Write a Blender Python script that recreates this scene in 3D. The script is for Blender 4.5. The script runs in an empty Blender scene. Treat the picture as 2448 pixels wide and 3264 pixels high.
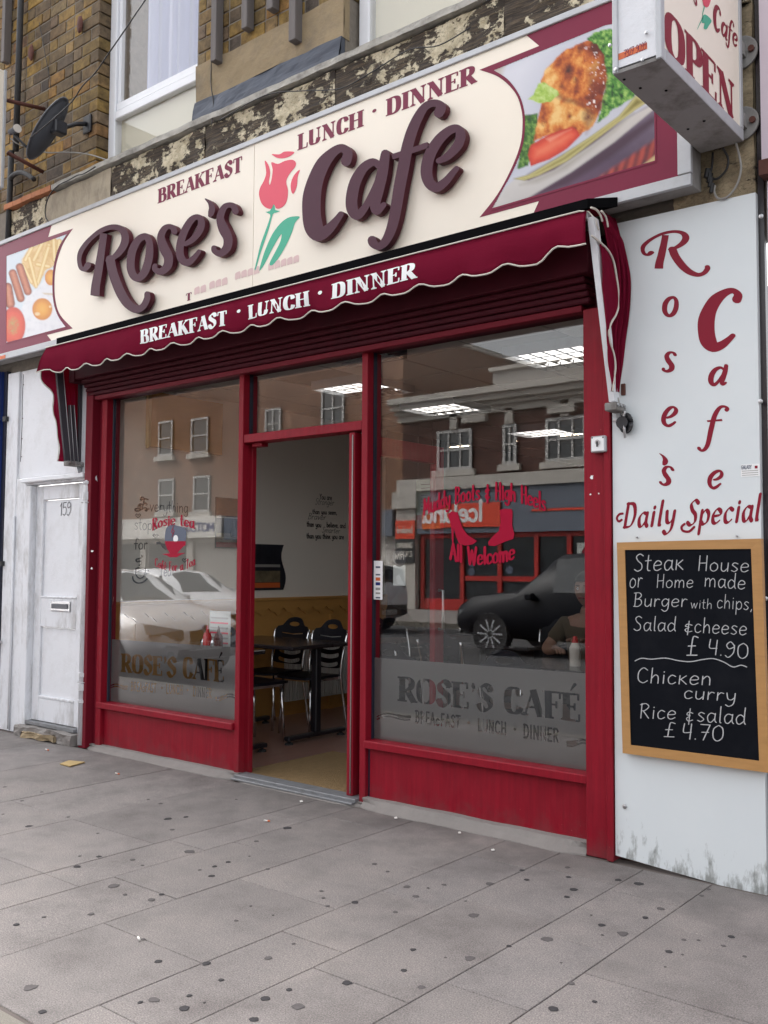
import bpy, bmesh, math, random
import numpy as np
from math import sin, cos, pi, radians, hypot
from mathutils import Vector, Matrix, noise
from mathutils.geometry import delaunay_2d_cdt
random.seed(7)
S = bpy.context.scene
COL = S.collection

# ------------------------------------------------------------------ camera
F_PX, YAW, PITCH, ROLL = 3049.687, radians(-39.281), radians(3.3296), radians(0.3305)
CAM = Vector((4.1, -4.2, 1.344))
_f = Vector((sin(YAW)*cos(PITCH), cos(YAW)*cos(PITCH), sin(PITCH)))
_r = Vector((cos(YAW), -sin(YAW), 0)); _u = _r.cross(_f)
_r2 = _r*cos(ROLL) + _u*sin(ROLL); _u2 = _u*cos(ROLL) - _r*sin(ROLL)
cd = bpy.data.cameras.new('camera'); cam = bpy.data.objects.new('camera', cd); COL.objects.link(cam)
cd.sensor_fit = 'VERTICAL'; cd.sensor_height = 32; cd.lens = 32*F_PX/3264
cd.clip_start = .05; cd.clip_end = 500
M = Matrix((_r2, _u2, -_f)).transposed().to_4x4(); M.translation = CAM
cam.matrix_world = M
S.camera = cam

# ------------------------------------------------------------------ light
W = bpy.data.worlds.new('World'); S.world = W; W.use_nodes = True
nt = W.node_tree; nt.nodes.clear()
sky = nt.nodes.new('ShaderNodeTexSky'); sky.sky_type = 'NISHITA'; sky.sun_disc = False
sky.sun_elevation = radians(48); sky.sun_rotation = radians(300); sky.air_density = 1.0; sky.dust_density = 6.0; sky.ozone_density = 1.0
bg = nt.nodes.new('ShaderNodeBackground'); bg.inputs[1].default_value = .15
wo = nt.nodes.new('ShaderNodeOutputWorld')
cloud = nt.nodes.new('ShaderNodeHueSaturation'); cloud.inputs['Saturation'].default_value = .16   # thin high cloud whitens the sky
nt.links.new(sky.outputs[0], cloud.inputs['Color']); nt.links.new(cloud.outputs[0], bg.inputs[0]); nt.links.new(bg.outputs[0], wo.inputs[0])
sd = bpy.data.lights.new('sun', 'SUN'); sd.energy = 1.5; sd.angle = radians(35); sd.color = (1, .97, .94)
sun = bpy.data.objects.new('sun', sd); COL.objects.link(sun)
_az = radians(300); _el = radians(48)
sun_dir = Vector((sin(_az)*cos(_el), cos(_az)*cos(_el), sin(_el)))
sun.rotation_euler = sun_dir.to_track_quat('Z', 'Y').to_euler()
S.view_settings.view_transform = 'Standard'; S.view_settings.look = 'None'
S.view_settings.gamma = 1; S.view_settings.exposure = 2.1; S.view_settings.use_curve_mapping = False
S.render.engine = 'CYCLES'
S.cycles.max_bounces = 10; S.cycles.transparent_max_bounces = 16; S.cycles.glossy_bounces = 5; S.cycles.diffuse_bounces = 5
S.cycles.caustics_reflective = False; S.cycles.caustics_refractive = False

# ------------------------------------------------------------------ measuring: a point of a known plane seen along a line of sight
def ray(u, v):
    return _r2*((u-1224)/F_PX) - _u2*((v-1632)/F_PX) + _f
def at(u, v, y=0.0):
    d = ray(u, v); return CAM + d*((y-CAM.y)/d.y)
def atx(u, v, x):
    d = ray(u, v); return CAM + d*((x-CAM.x)/d.x)
def atz(u, v, z):
    d = ray(u, v); return CAM + d*((z-CAM.z)/d.z)
GLASS_Y = .08
def mir(p):                     # seen as a reflection in the shop window: its place across the street
    return Vector((p.x, 2*GLASS_Y-p.y, p.z))
def mat_(u, v, y): return mir(at(u, v, y))

# ------------------------------------------------------------------ materials
MATS = {}
def rgb(h):
    c = [int(h[i:i+2], 16)/255 for i in (0, 2, 4)]
    return tuple((x/12.92 if x <= .04045 else ((x+.055)/1.055)**2.4) for x in c)
def nodes(name):
    m = bpy.data.materials.new(name); m.use_nodes = True; n = m.node_tree.nodes; n.clear()
    o = n.new('ShaderNodeOutputMaterial'); MATS[name] = m
    return m, n, m.node_tree.links, o
def ramp(n, stops, interp='LINEAR'):
    r = n.new('ShaderNodeValToRGB'); r.color_ramp.interpolation = interp
    e = r.color_ramp.elements
    while len(e) < len(stops): e.new(.5)
    for i, (p, c) in enumerate(stops):
        e[i].position = p; e[i].color = (*c, 1) if len(c) == 3 else c
    return r
def noi(n, l, co, scale, detail=4, rough=.55, dim=None):
    t = n.new('ShaderNodeTexNoise'); t.inputs['Scale'].default_value = scale; t.inputs['Detail'].default_value = detail
    t.inputs['Roughness'].default_value = rough
    l.new(co, t.inputs['Vector']); return t
def mix(n, l, a, b, f, mode='MIX'):
    m = n.new('ShaderNodeMix'); m.data_type = 'RGBA'; m.blend_type = mode
    for s, x in ((m.inputs[6], a), (m.inputs[7], b), (m.inputs[0], f)):
        if hasattr(x, 'links') or hasattr(x, 'is_linked'): l.new(x, s)
        elif isinstance(x, (int, float)): s.default_value = x
        else: s.default_value = (*x, 1)
    return m.outputs[2]
def mat(name, col, rough=.6, metal=0, var=.12, vs=6, bump=0, bs=40, dirt=0, dirtcol=(.06,.05,.045), ds=3, spec=.5, stretch=None, speck=0):
    """principled surface with slow colour variation, optional wear and fine relief"""
    m, n, l, o = nodes(name)
    p = n.new('ShaderNodeBsdfPrincipled'); l.new(p.outputs[0], o.inputs[0])
    p.inputs['Roughness'].default_value = rough; p.inputs['Metallic'].default_value = metal
    p.inputs['Specular IOR Level'].default_value = spec
    tc = n.new('ShaderNodeTexCoord'); co = tc.outputs['Object']
    if stretch:
        mp = n.new('ShaderNodeMapping'); mp.inputs['Scale'].default_value = stretch; l.new(co, mp.inputs[0]); co = mp.outputs[0]
    a = noi(n, l, co, vs, 5)
    c = mix(n, l, tuple(max(0, x*(1-var)) for x in col), tuple(min(1, x*(1+var)) for x in col), a.outputs[0])
    if speck:
        s = noi(n, l, tc.outputs['Object'], 260, 2); r = ramp(n, [(.35, (.6,.6,.6)), (.65, (1.35,1.35,1.35))]); l.new(s.outputs[0], r.inputs[0])
        c = mix(n, l, c, r.outputs[0], speck, 'MULTIPLY')
    if dirt:
        b = noi(n, l, co, ds, 8, .7); r = ramp(n, [(.48, (0,0,0)), (.72, (dirt,)*3)]); l.new(b.outputs[0], r.inputs[0])
        c = mix(n, l, c, dirtcol, r.outputs[0])
    l.new(c, p.inputs['Base Color'])
    if bump:
        b = noi(n, l, co, bs, 5, .6); bb = n.new('ShaderNodeBump'); bb.inputs['Strength'].default_value = bump; bb.inputs['Distance'].default_value = .01
        l.new(b.outputs[0], bb.inputs['Height']); l.new(bb.outputs[0], p.inputs['Normal'])
    return m
mat('dark_red_paint', (.15,.008,.018), .5, spec=.15, var=.15, bump=.05)
mat('shutter_paint', (.065,.007,.014), .6, spec=.15, var=.2, vs=8, dirt=.3, dirtcol=(.02,.008,.01))
mat('white_paint', (.72,.73,.76), .5, var=.06, vs=4, bump=.15, bs=50, dirt=.4, dirtcol=(.42,.41,.40), ds=4)
mat('worn_white_paint', (.70,.71,.74), .55, var=.07, vs=5, bump=.2, bs=40, dirt=.75, dirtcol=(.28,.26,.24), ds=7, stretch=(1,1,.35))
mat('white_panel', (.6,.64,.66), .35, var=.03, vs=2, dirt=.12, dirtcol=(.45,.46,.46), ds=2)
mat('cream_sign', (.88,.80,.68), .35, var=.025, vs=2)
mat('letter_side', (.075,.012,.022), .5, spec=.2, var=.1)
mat('print_maroon', (.20,.018,.05), .35, spec=.2, var=.05)
mat('print_purple', (.20,.03,.065), .5, spec=.2, var=.04)
mat('letter_face', (.078,.027,.044), .5, spec=.2, var=.08, vs=10)
mat('aluminium', (.46,.47,.49), .5, metal=.25, var=.08, dirt=.3, dirtcol=(.25,.24,.23), ds=8)
mat('dirty_aluminium', (.27,.26,.25), .7, spec=.15, var=.15, dirt=.8, dirtcol=(.07,.055,.045), ds=5)
mat('worn_sill', (.20,.205,.215), .5, metal=.2, var=.2, vs=20, dirt=.5, dirtcol=(.08,.075,.07), ds=14)
mat('chrome', (.75,.75,.77), .12, metal=1, var=.03)
mat('steel', (.45,.45,.46), .3, metal=.9, var=.1)
mat('black_plastic', (.012,.012,.016), .35, var=.2)
mat('arm_grey', (.06,.055,.065), .5, spec=.2, var=.1)
mat('black_matt', (.004,.004,.005), .9, spec=.05, var=.3)
mat('black_rubber', (.02,.02,.022), .7, var=.2)
mat('navy_gasket', (.012,.014,.030), .5, var=.2)
mat('dish_grey', (.085,.09,.105), .5, var=.1, dirt=.4, dirtcol=(.04,.04,.04))
mat('rust', (.10,.035,.025), .8, var=.4, vs=25, bump=.4)
mat('cast_iron', (.03,.03,.032), .7, var=.3, bump=.3)
mat('canopy_fabric', (.29,.013,.048), .9, spec=.1, var=.10, vs=4, bump=.12, bs=120, dirt=.2, dirtcol=(.11,.012,.03), ds=3)
mat('piping', (.62,.58,.52), .7, var=.1)
mat('vinyl_white', (.82,.82,.82), .5, var=.03)
mat('vinyl_red', (.34,.006,.032), .5, spec=.1, var=.04)
mat('vinyl_black', (.012,.012,.014), .5, var=.04)
mat('rose_red', (.72,.06,.11), .45, var=.06)
mat('rose_green', (.035,.40,.25), .45, var=.06)
mat('vinyl_darkred', (.23,.008,.025), .45, spec=.2, var=.06)
mat('grey_blue', (.08,.10,.15), .5, var=.1)
mat('chalk', (.42,.42,.43), .95, var=.5, vs=120)
mat('slate', (.006,.007,.010), .9, spec=.08, var=.35, vs=3, dirt=.15, dirtcol=(.05,.05,.055), ds=2)
mat('pine_frame', (.42,.22,.075), .45, var=.18, vs=9, stretch=(1,1,6), bump=.1, dirt=.3, dirtcol=(.28,.13,.04), ds=3)
mat('kerb_stone', (.17,.155,.13), .85, var=.15, vs=14, bump=.5, bs=70, speck=.5)
mat('cement', (.215,.198,.185), .9, var=.2, vs=7, bump=.6, bs=30, dirt=.4, dirtcol=(.19,.17,.16))
mat('asphalt', (.05,.05,.052), .9, var=.2, vs=20, bump=.6, bs=150)
mat('joint_sand', (.105,.086,.078), .95, var=.3, vs=12)
mat('gum_faint', (.095,.086,.085), .85, spec=.15, var=.3, vs=60)
mat('gum', (.045,.042,.044), .85, spec=.15, var=.35, vs=60)
mat('mortar', (.20,.175,.145), .95, var=.3, vs=20, bump=.5)
mat('render_tan', (.29,.22,.13), .9, var=.18, vs=3, bump=.5, bs=30, dirt=.6, dirtcol=(.13,.11,.09), ds=4)
mat('lead', (.085,.095,.12), .7, spec=.2, var=.25, vs=6, bump=.25, bs=10, dirt=.4, dirtcol=(.05,.05,.06))
mat('grey_timber', (.14,.125,.12), .85, var=.3, vs=10, stretch=(1,1,.15), bump=.5)
mat('ledge_stone', (.42,.40,.36), .9, var=.35, vs=9, bump=.7, bs=25, dirt=.7, dirtcol=(.09,.085,.08), ds=7)
mat('stucco_stained', (.42,.36,.27), .9, var=.25, vs=5, bump=.5, stretch=(1,1,.4), dirt=.8, dirtcol=(.14,.12,.10), ds=6)
mat('terracotta', (.42,.16,.07), .85, var=.3, vs=16, bump=.4)
mat('upvc', (.78,.79,.82), .3, var=.02, dirt=.15, dirtcol=(.5,.5,.5))
mat('blind_cream', (.70,.66,.52), .8, var=.08, vs=2)
mat('curtain', (.56,.58,.72), .9, var=.10, vs=3, stretch=(8,8,.5))
mat('blue_paint', (.01,.03,.16), .4, var=.15, dirt=.2, dirtcol=(.02,.03,.08))
mat('pink_panel', (.66,.57,.64), .45, var=.04)
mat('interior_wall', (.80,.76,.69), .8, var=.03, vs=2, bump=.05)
mat('shaded_wall', (.05,.035,.032), .6, spec=.2, var=.1)  # dimness of the deep room put into the wall colour
mat('interior_ceiling', (.50,.48,.45), .9, var=.05, vs=8)
mat('ceiling_grid', (.22,.21,.20), .6, var=.05)
mat('lino', (.26,.14,.11), .28, var=.22, vs=4, stretch=(6,1,1), bump=.04)
mat('coir', (.26,.17,.075), .95, var=.25, vs=30, bump=.8, bs=200)
mat('pine_panel', (.50,.26,.075), .42, var=.14, vs=5, stretch=(1,1,5))
mat('cabinet_yellow', (.55,.38,.15), .5, var=.08)
mat('radiator_white', (.62,.62,.60), .4, var=.03)
mat('dark_wood', (.022,.017,.020), .22, var=.3, vs=4)
mat('chair_black', (.008,.008,.013), .5, spec=.2, var=.2)
mat('poster_dark', (.020,.022,.030), .3, var=.9, vs=9)
mat('poster_band', (.16,.13,.08), .3, var=.8, vs=16)
mat('paper', (.50,.52,.50), .7, var=.05)
mat('paper_green', (.52,.62,.42), .6, var=.05)
mat('orange_print', (.62,.13,.03), .5, var=.1)
mat('red_gloss', (.55,.012,.012), .2, var=.1)
mat('ketchup_brown', (.10,.02,.015), .2, var=.1)
mat('skin', (.30,.17,.12), .55, var=.06, bump=.05)
mat('hair', (.015,.011,.009), .6, var=.3, vs=40)
mat('navy_cloth', (.02,.022,.04), .9, var=.2, vs=12, bump=.2)
mat('white_cloth', (.62,.64,.72), .9, var=.08, vs=8, bump=.2)
mat('khaki_cloth', (.09,.07,.045), .9, var=.15, bump=.2)
def farbrick(name, c1, c2, mort):
    m, n, l, o = nodes(name)
    p = n.new('ShaderNodeBsdfPrincipled'); l.new(p.outputs[0], o.inputs[0]); p.inputs['Roughness'].default_value = .9
    g = n.new('ShaderNodeNewGeometry'); sx = n.new('ShaderNodeSeparateXYZ'); l.new(g.outputs['Position'], sx.inputs[0])
    ad = n.new('ShaderNodeMath'); ad.operation = 'ADD'; l.new(sx.outputs[0], ad.inputs[0]); l.new(sx.outputs[1], ad.inputs[1])
    cb_ = n.new('ShaderNodeCombineXYZ'); l.new(ad.outputs[0], cb_.inputs[0]); l.new(sx.outputs[2], cb_.inputs[1])
    b = n.new('ShaderNodeTexBrick'); l.new(cb_.outputs[0], b.inputs['Vector']); b.inputs['Scale'].default_value = 1; b.inputs['Brick Width'].default_value = .24; b.inputs['Row Height'].default_value = .085; b.inputs['Mortar Size'].default_value = .008
    b.inputs['Color1'].default_value = (*c1, 1); b.inputs['Color2'].default_value = (*c2, 1); b.inputs['Mortar'].default_value = (*mort, 1)
    t = noi(n, l, g.outputs['Position'], 1.1, 7, .65); rr = ramp(n, [(.3, (.6,.58,.56)), (.65, (1.25,1.22,1.2))]); l.new(t.outputs[0], rr.inputs[0])
    l.new(mix(n, l, b.outputs[0], rr.outputs[0], .9, 'MULTIPLY'), p.inputs['Base Color'])
farbrick('opp_brick', (.17,.075,.045), (.25,.12,.065), (.22,.17,.13)); farbrick('opp_brick_dark', (.065,.026,.020), (.105,.042,.030), (.10,.075,.065))
mat('opp_frame', (.44,.43,.42), .5, var=.06)
mat('opp_stone', (.48,.45,.41), .85, var=.12, vs=3)
mat('opp_render', (.34,.32,.30), .9, var=.12, vs=2)
mat('opp_pale', (.70,.67,.63), .8, var=.08, vs=2)
mat('fascia_grey', (.13,.15,.19), .5, var=.06)
mat('sign_red', (.75,.07,.03), .4, var=.05)
mat('sign_orange', (.62,.12,.02), .4, var=.05)
mat('shop_red', (.42,.025,.02), .4, var=.08)
mat('shop_dark', (.03,.032,.035), .3, var=.3)
mat('car_white', (.80,.80,.82), .15, var=.01, spec=.7)
mat('car_black', (.006,.007,.011), .35, var=.05, spec=.2)
mat('car_glass', (.03,.035,.04), .05, var=.05, spec=.9)
mat('headlamp', (.45,.46,.48), .1, metal=.4, var=.3, vs=30)
mat('tail_red', (.35,.01,.01), .2, var=.1)
mat('plate_yellow', (.60,.60,.58), .5, var=.03)
mat('cardboard', (.42,.30,.13), .9, var=.15, vs=12)
mat('litter_white', (.72,.70,.66), .8, var=.08)
mat('cable_black', (.012,.012,.014), .5, var=.1)
mat('cable_grey', (.30,.29,.27), .6, var=.1)
mat('smudge', (.72,.52,.50), .6, var=.06)
# food print tones
mat('print_white', (.72,.74,.80), .35, var=.05)
def food(name, c1, c2, c3, scale, dist=1.5, lo=.35, hi=.65, stretch=None):
    m, n, l, o = nodes(name)
    p = n.new('ShaderNodeBsdfPrincipled'); l.new(p.outputs[0], o.inputs[0]); p.inputs['Roughness'].default_value = .35
    tc = n.new('ShaderNodeTexCoord'); co = tc.outputs['Object']
    if stretch:
        mp = n.new('ShaderNodeMapping'); mp.inputs['Scale'].default_value = stretch; l.new(co, mp.inputs[0]); co = mp.outputs[0]
    t = noi(n, l, co, scale, 8, .62); t.inputs['Distortion'].default_value = dist
    r = ramp(n, [(lo, c1), ((lo+hi)/2, c2), (hi, c3)]); l.new(t.outputs[0], r.inputs[0]); l.new(r.outputs[0], p.inputs['Base Color'])
food('food_chicken', (.20,.03,.008), (.62,.20,.035), (.90,.50,.14), 9)
food('food_lettuce', (.05,.16,.015), (.16,.36,.04), (.50,.68,.24), 18, 2.5)
food('food_tomato', (.62,.05,.02), (.80,.11,.05), (.90,.30,.18), 7)
food('food_plate', (.38,.33,.14), (.50,.45,.23), (.62,.58,.36), 5, .5, stretch=(1,1,.3))
food('food_cloth', (.02,.015,.02), (.12,.03,.04), (.35,.06,.05), 10, .6, stretch=(3.5,1,.5))
food('food_blue', (.03,.03,.05), (.09,.09,.14), (.20,.18,.24), 4, .8)
food('food_backdrop', (.55,.56,.60), (.68,.70,.76), (.78,.80,.86), 3, .5)
food('food_chips', (.72,.42,.10), (.85,.60,.22), (.92,.76,.42), 12, .8)
food('food_sausage', (.22,.06,.02), (.42,.14,.05), (.60,.28,.12), 10)
food('food_eggwhite', (.66,.66,.68), (.80,.80,.80), (.88,.88,.86), 9)
food('food_yolk', (.72,.30,.02), (.88,.46,.04), (.92,.62,.14), 6, .5)

def stone_peel(name='peeling_timber', thr=.50, paint_c=((.36,.30,.19), (.66,.58,.42)), zs=1.6):
    m, n, l, o = nodes(name)
    p = n.new('ShaderNodeBsdfPrincipled'); l.new(p.outputs[0], o.inputs[0]); p.inputs['Roughness'].default_value = .85
    tc = n.new('ShaderNodeTexCoord'); co = tc.outputs['Object']
    mp = n.new('ShaderNodeMapping'); mp.inputs['Scale'].default_value = (1, 1, zs); l.new(co, mp.inputs[0])
    fine = noi(n, l, mp.outputs[0], 9, 14, .72); fine.inputs['Distortion'].default_value = .25
    clus = noi(n, l, co, 1.7, 3, .5); ba = n.new('ShaderNodeMath'); ba.operation = 'MULTIPLY_ADD'; l.new(clus.outputs[0], ba.inputs[0]); ba.inputs[1].default_value = .75
    bb_ = n.new('ShaderNodeMath'); bb_.operation = 'ADD'; bb_.inputs[1].default_value = -.375; l.new(fine.outputs[0], bb_.inputs[0]); l.new(bb_.outputs[0], ba.inputs[2]); big = ba
    mask = ramp(n, [(thr, (0,0,0)), (thr+.02, (1,1,1))]); l.new(big.outputs[0], mask.inputs[0])
    mw = n.new('ShaderNodeMapping'); mw.inputs['Scale'].default_value = (1.2, 1, 22); l.new(co, mw.inputs[0])
    g = noi(n, l, mw.outputs[0], 5, 6, .7)
    wood = ramp(n, [(.3, (.018,.014,.012)), (.5, (.06,.045,.034)), (.72, (.20,.145,.085))]); l.new(g.outputs[0], wood.inputs[0])
    c = noi(n, l, co, 14, 6, .6)
    paint = ramp(n, [(.3, paint_c[0]), (.6, paint_c[1])]); l.new(c.outputs[0], paint.inputs[0])
    dn = noi(n, l, co, 9, 6, .7); dm = n.new('ShaderNodeVectorMath'); dm.operation = 'MULTIPLY_ADD'; l.new(dn.outputs['Color'], dm.inputs[0]); dm.inputs[1].default_value = (.22, .22, .22); l.new(mp.outputs[0], dm.inputs[2])
    v = n.new('ShaderNodeTexVoronoi'); v.feature = 'DISTANCE_TO_EDGE'; v.inputs['Scale'].default_value = 19; l.new(dm.outputs[0], v.inputs['Vector'])
    cr = ramp(n, [(0, (.12,.12,.12)), (.05, (1,1,1))]); l.new(v.outputs['Distance'], cr.inputs[0])
    pc = mix(n, l, paint.outputs[0], cr.outputs[0], .55, 'MULTIPLY')
    col = mix(n, l, wood.outputs[0], pc, mask.outputs[0]); l.new(col, p.inputs['Base Color'])
    hh = mix(n, l, g.outputs[0], (1.6,1.6,1.6), mask.outputs[0])
    b = n.new('ShaderNodeBump'); b.inputs['Strength'].default_value = .9; b.inputs['Distance'].default_value = .012
    l.new(hh, b.inputs['Height']); l.new(b.outputs[0], p.inputs['Normal'])
stone_peel(); stone_peel('cracked_tan', .36, ((.17,.13,.08), (.34,.27,.17)), 3.0)
def brickmat(name, src):
    m, n, l, o = nodes(name)
    p = n.new('ShaderNodeBsdfPrincipled'); l.new(p.outputs[0], o.inputs[0]); p.inputs['Roughness'].default_value = .9
    if src == 'obj': r0 = n.new('ShaderNodeObjectInfo').outputs['Random']
    else: r0 = n.new('ShaderNodeNewGeometry').outputs['Random Per Island']
    r = ramp(n, [(0, (.075,.060,.050)), (.16, (.12,.085,.048)), (.34, (.17,.115,.040)), (.52, (.23,.145,.038)), (.7, (.135,.095,.065)), (.84, (.19,.14,.07)), (.94, (.28,.155,.035)), (1, (.105,.06,.05))])
    l.new(r0, r.inputs[0])
    g = n.new('ShaderNodeNewGeometry'); t = noi(n, l, g.outputs['Position'], 16, 6, .7)
    rr = ramp(n, [(.3, (.42,.39,.36)), (.62, (1.5,1.48,1.42))]); l.new(t.outputs[0], rr.inputs[0])
    c = mix(n, l, r.outputs[0], rr.outputs[0], .9, 'MULTIPLY')
    t3 = noi(n, l, g.outputs['Position'], 2.2, 5, .6); r3 = ramp(n, [(.36, (.5,.47,.46)), (.6, (1.1,1.1,1.1))]); l.new(t3.outputs[0], r3.inputs[0])
    c = mix(n, l, c, r3.outputs[0], .8, 'MULTIPLY')
    l.new(c, p.inputs['Base Color'])
    t2 = noi(n, l, g.outputs['Position'], 90, 5, .7); b = n.new('ShaderNodeBump'); b.inputs['Strength'].default_value = .6; b.inputs['Distance'].default_value = .006
    l.new(t2.outputs[0], b.inputs['Height']); l.new(b.outputs[0], p.inputs['Normal'])
brickmat('brick_single', 'obj'); brickmat('brick_many', 'isl')
def slabmat():
    m, n, l, o = nodes('paving')
    p = n.new('ShaderNodeBsdfPrincipled'); l.new(p.outputs[0], o.inputs[0]); p.inputs['Roughness'].default_value = .82
    oi = n.new('ShaderNodeObjectInfo'); g = n.new('ShaderNodeNewGeometry'); P = g.outputs['Position']
    r = ramp(n, [(0, (.158,.143,.137)), (.35, (.174,.157,.150)), (.7, (.186,.168,.161)), (1, (.166,.152,.148))]); l.new(oi.outputs['Random'], r.inputs[0])
    t = noi(n, l, P, 2.1, 9, .70); rr = ramp(n, [(.3, (.62,.60,.60)), (.48, (1,1,1)), (.68, (1.25,1.23,1.20))]); l.new(t.outputs[0], rr.inputs[0])
    c = mix(n, l, r.outputs[0], rr.outputs[0], .85, 'MULTIPLY')
    s = noi(n, l, P, 190, 4, .75); rs = ramp(n, [(.34, (.40,.39,.39)), (.5, (1,1,1)), (.64, (1.9,1.82,1.76))]); l.new(s.outputs[0], rs.inputs[0])
    c = mix(n, l, c, rs.outputs[0], .75, 'MULTIPLY')
    st = noi(n, l, P, 9, 8, .75); r4 = ramp(n, [(.60, (0,0,0)), (.72, (.45,.45,.45))]); l.new(st.outputs[0], r4.inputs[0])
    c = mix(n, l, c, (.10,.085,.085), r4.outputs[0])
    sx = n.new('ShaderNodeSeparateXYZ'); l.new(P, sx.inputs[0])   # foot-worn grime along the shop wall
    nw = n.new('ShaderNodeMapRange'); nw.inputs[1].default_value = -.75; nw.inputs[2].default_value = -.05; nw.inputs[3].default_value = 0; nw.inputs[4].default_value = .22; l.new(sx.outputs[1], nw.inputs[0])
    gr = noi(n, l, P, 3.3, 8, .7); ga = n.new('ShaderNodeMath'); ga.operation = 'ADD'; l.new(gr.outputs[0], ga.inputs[0]); l.new(nw.outputs[0], ga.inputs[1])
    r5 = ramp(n, [(.54, (0,0,0)), (.80, (.55,.55,.55))]); l.new(ga.outputs[0], r5.inputs[0]); c = mix(n, l, c, (.075,.068,.064), r5.outputs[0])
    l.new(c, p.inputs['Base Color'])
    b = n.new('ShaderNodeBump'); b.inputs['Strength'].default_value = .5; b.inputs['Distance'].default_value = .004
    l.new(s.outputs[0], b.inputs['Height']); l.new(b.outputs[0], p.inputs['Normal'])
slabmat()
def redmat():
    """gloss red joinery paint: uneven fading, brushy streaks, splashed dirt by the ground, small chips"""
    m, n, l, o = nodes('red_paint')
    p = n.new('ShaderNodeBsdfPrincipled'); l.new(p.outputs[0], o.inputs[0]); p.inputs['Specular IOR Level'].default_value = .2
    g = n.new('ShaderNodeNewGeometry'); P = g.outputs['Position']
    a = noi(n, l, P, 2.3, 8, .65); c = mix(n, l, (.185,.004,.013), (.275,.008,.021), a.outputs[0])
    mp = n.new('ShaderNodeMapping'); mp.inputs['Scale'].default_value = (9, 9, .5); l.new(P, mp.inputs[0]); st_ = noi(n, l, mp.outputs[0], 6, 6, .7)
    rs = ramp(n, [(.35, (.80,.80,.82)), (.65, (1.12,1.1,1.1))]); l.new(st_.outputs[0], rs.inputs[0]); c = mix(n, l, c, rs.outputs[0], .7, 'MULTIPLY')
    sx = n.new('ShaderNodeSeparateXYZ'); l.new(P, sx.inputs[0])
    low = n.new('ShaderNodeMapRange'); low.inputs[1].default_value = .20; low.inputs[2].default_value = .0; low.inputs[3].default_value = 0; low.inputs[4].default_value = .36; l.new(sx.outputs[2], low.inputs[0])
    t = noi(n, l, P, 11, 9, .75); ad = n.new('ShaderNodeMath'); ad.operation = 'ADD'; l.new(t.outputs[0], ad.inputs[0]); l.new(low.outputs[0], ad.inputs[1])
    r1 = ramp(n, [(.64, (0,0,0)), (1.0, (.45,.45,.45))]); l.new(ad.outputs[0], r1.inputs[0]); c = mix(n, l, c, (.10,.06,.058), r1.outputs[0])
    ch = noi(n, l, P, 55, 4, .6); r2 = ramp(n, [(.735, (0,0,0)), (.75, (.8,.8,.8))]); l.new(ch.outputs[0], r2.inputs[0]); c = mix(n, l, c, (.45,.16,.15), r2.outputs[0])
    l.new(c, p.inputs['Base Color'])
    rr = ramp(n, [(.3, (.34,.34,.34)), (.7, (.62,.62,.62))]); l.new(t.outputs[0], rr.inputs[0]); l.new(rr.outputs[0], p.inputs['Roughness'])
    b = n.new('ShaderNodeBump'); b.inputs['Strength'].default_value = .15; b.inputs['Distance'].default_value = .006; l.new(st_.outputs[0], b.inputs['Height']); l.new(b.outputs[0], p.inputs['Normal'])
redmat()
def panel_side():
    """white side panel with scuffs near the ground"""
    m, n, l, o = nodes('panel_scuffed')
    p = n.new('ShaderNodeBsdfPrincipled'); l.new(p.outputs[0], o.inputs[0]); p.inputs['Roughness'].default_value = .33
    g = n.new('ShaderNodeNewGeometry'); P = g.outputs['Position']
    sx = n.new('ShaderNodeSeparateXYZ'); l.new(P, sx.inputs[0])
    low = n.new('ShaderNodeMapRange'); low.inputs[1].default_value = .30; low.inputs[2].default_value = .0; low.inputs[3].default_value = 0; low.inputs[4].default_value = .33
    l.new(sx.outputs[2], low.inputs[0])
    mp = n.new('ShaderNodeMapping'); mp.inputs['Scale'].default_value = (1, 1, .3); l.new(P, mp.inputs[0])
    t = noi(n, l, mp.outputs[0], 26, 7, .7)
    ad = n.new('ShaderNodeMath'); ad.operation = 'ADD'; l.new(t.outputs[0], ad.inputs[0]); l.new(low.outputs[0], ad.inputs[1])
    r = ramp(n, [(.76, (0,0,0)), (.92, (.7,.7,.7))]); l.new(ad.outputs[0], r.inputs[0])
    c = mix(n, l, (.69,.725,.735), (.12,.12,.10), r.outputs[0])
    t2 = noi(n, l, P, 1.7, 5, .6); r2 = ramp(n, [(.3, (.93,.94,.95)), (.7, (1,1,1))]); l.new(t2.outputs[0], r2.inputs[0])
    c = mix(n, l, c, r2.outputs[0], 1.0, 'MULTIPLY'); l.new(c, p.inputs['Base Color'])
panel_side()
def paintmat():
    m, n, l, o = nodes('picture_print')
    p = n.new('ShaderNodeBsdfPrincipled'); l.new(p.outputs[0], o.inputs[0]); p.inputs['Roughness'].default_value = .35; p.inputs['Specular IOR Level'].default_value = .3
    a = n.new('ShaderNodeVertexColor'); a.layer_name = 'print'; l.new(a.outputs[0], p.inputs['Base Color'])
paintmat()
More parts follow.
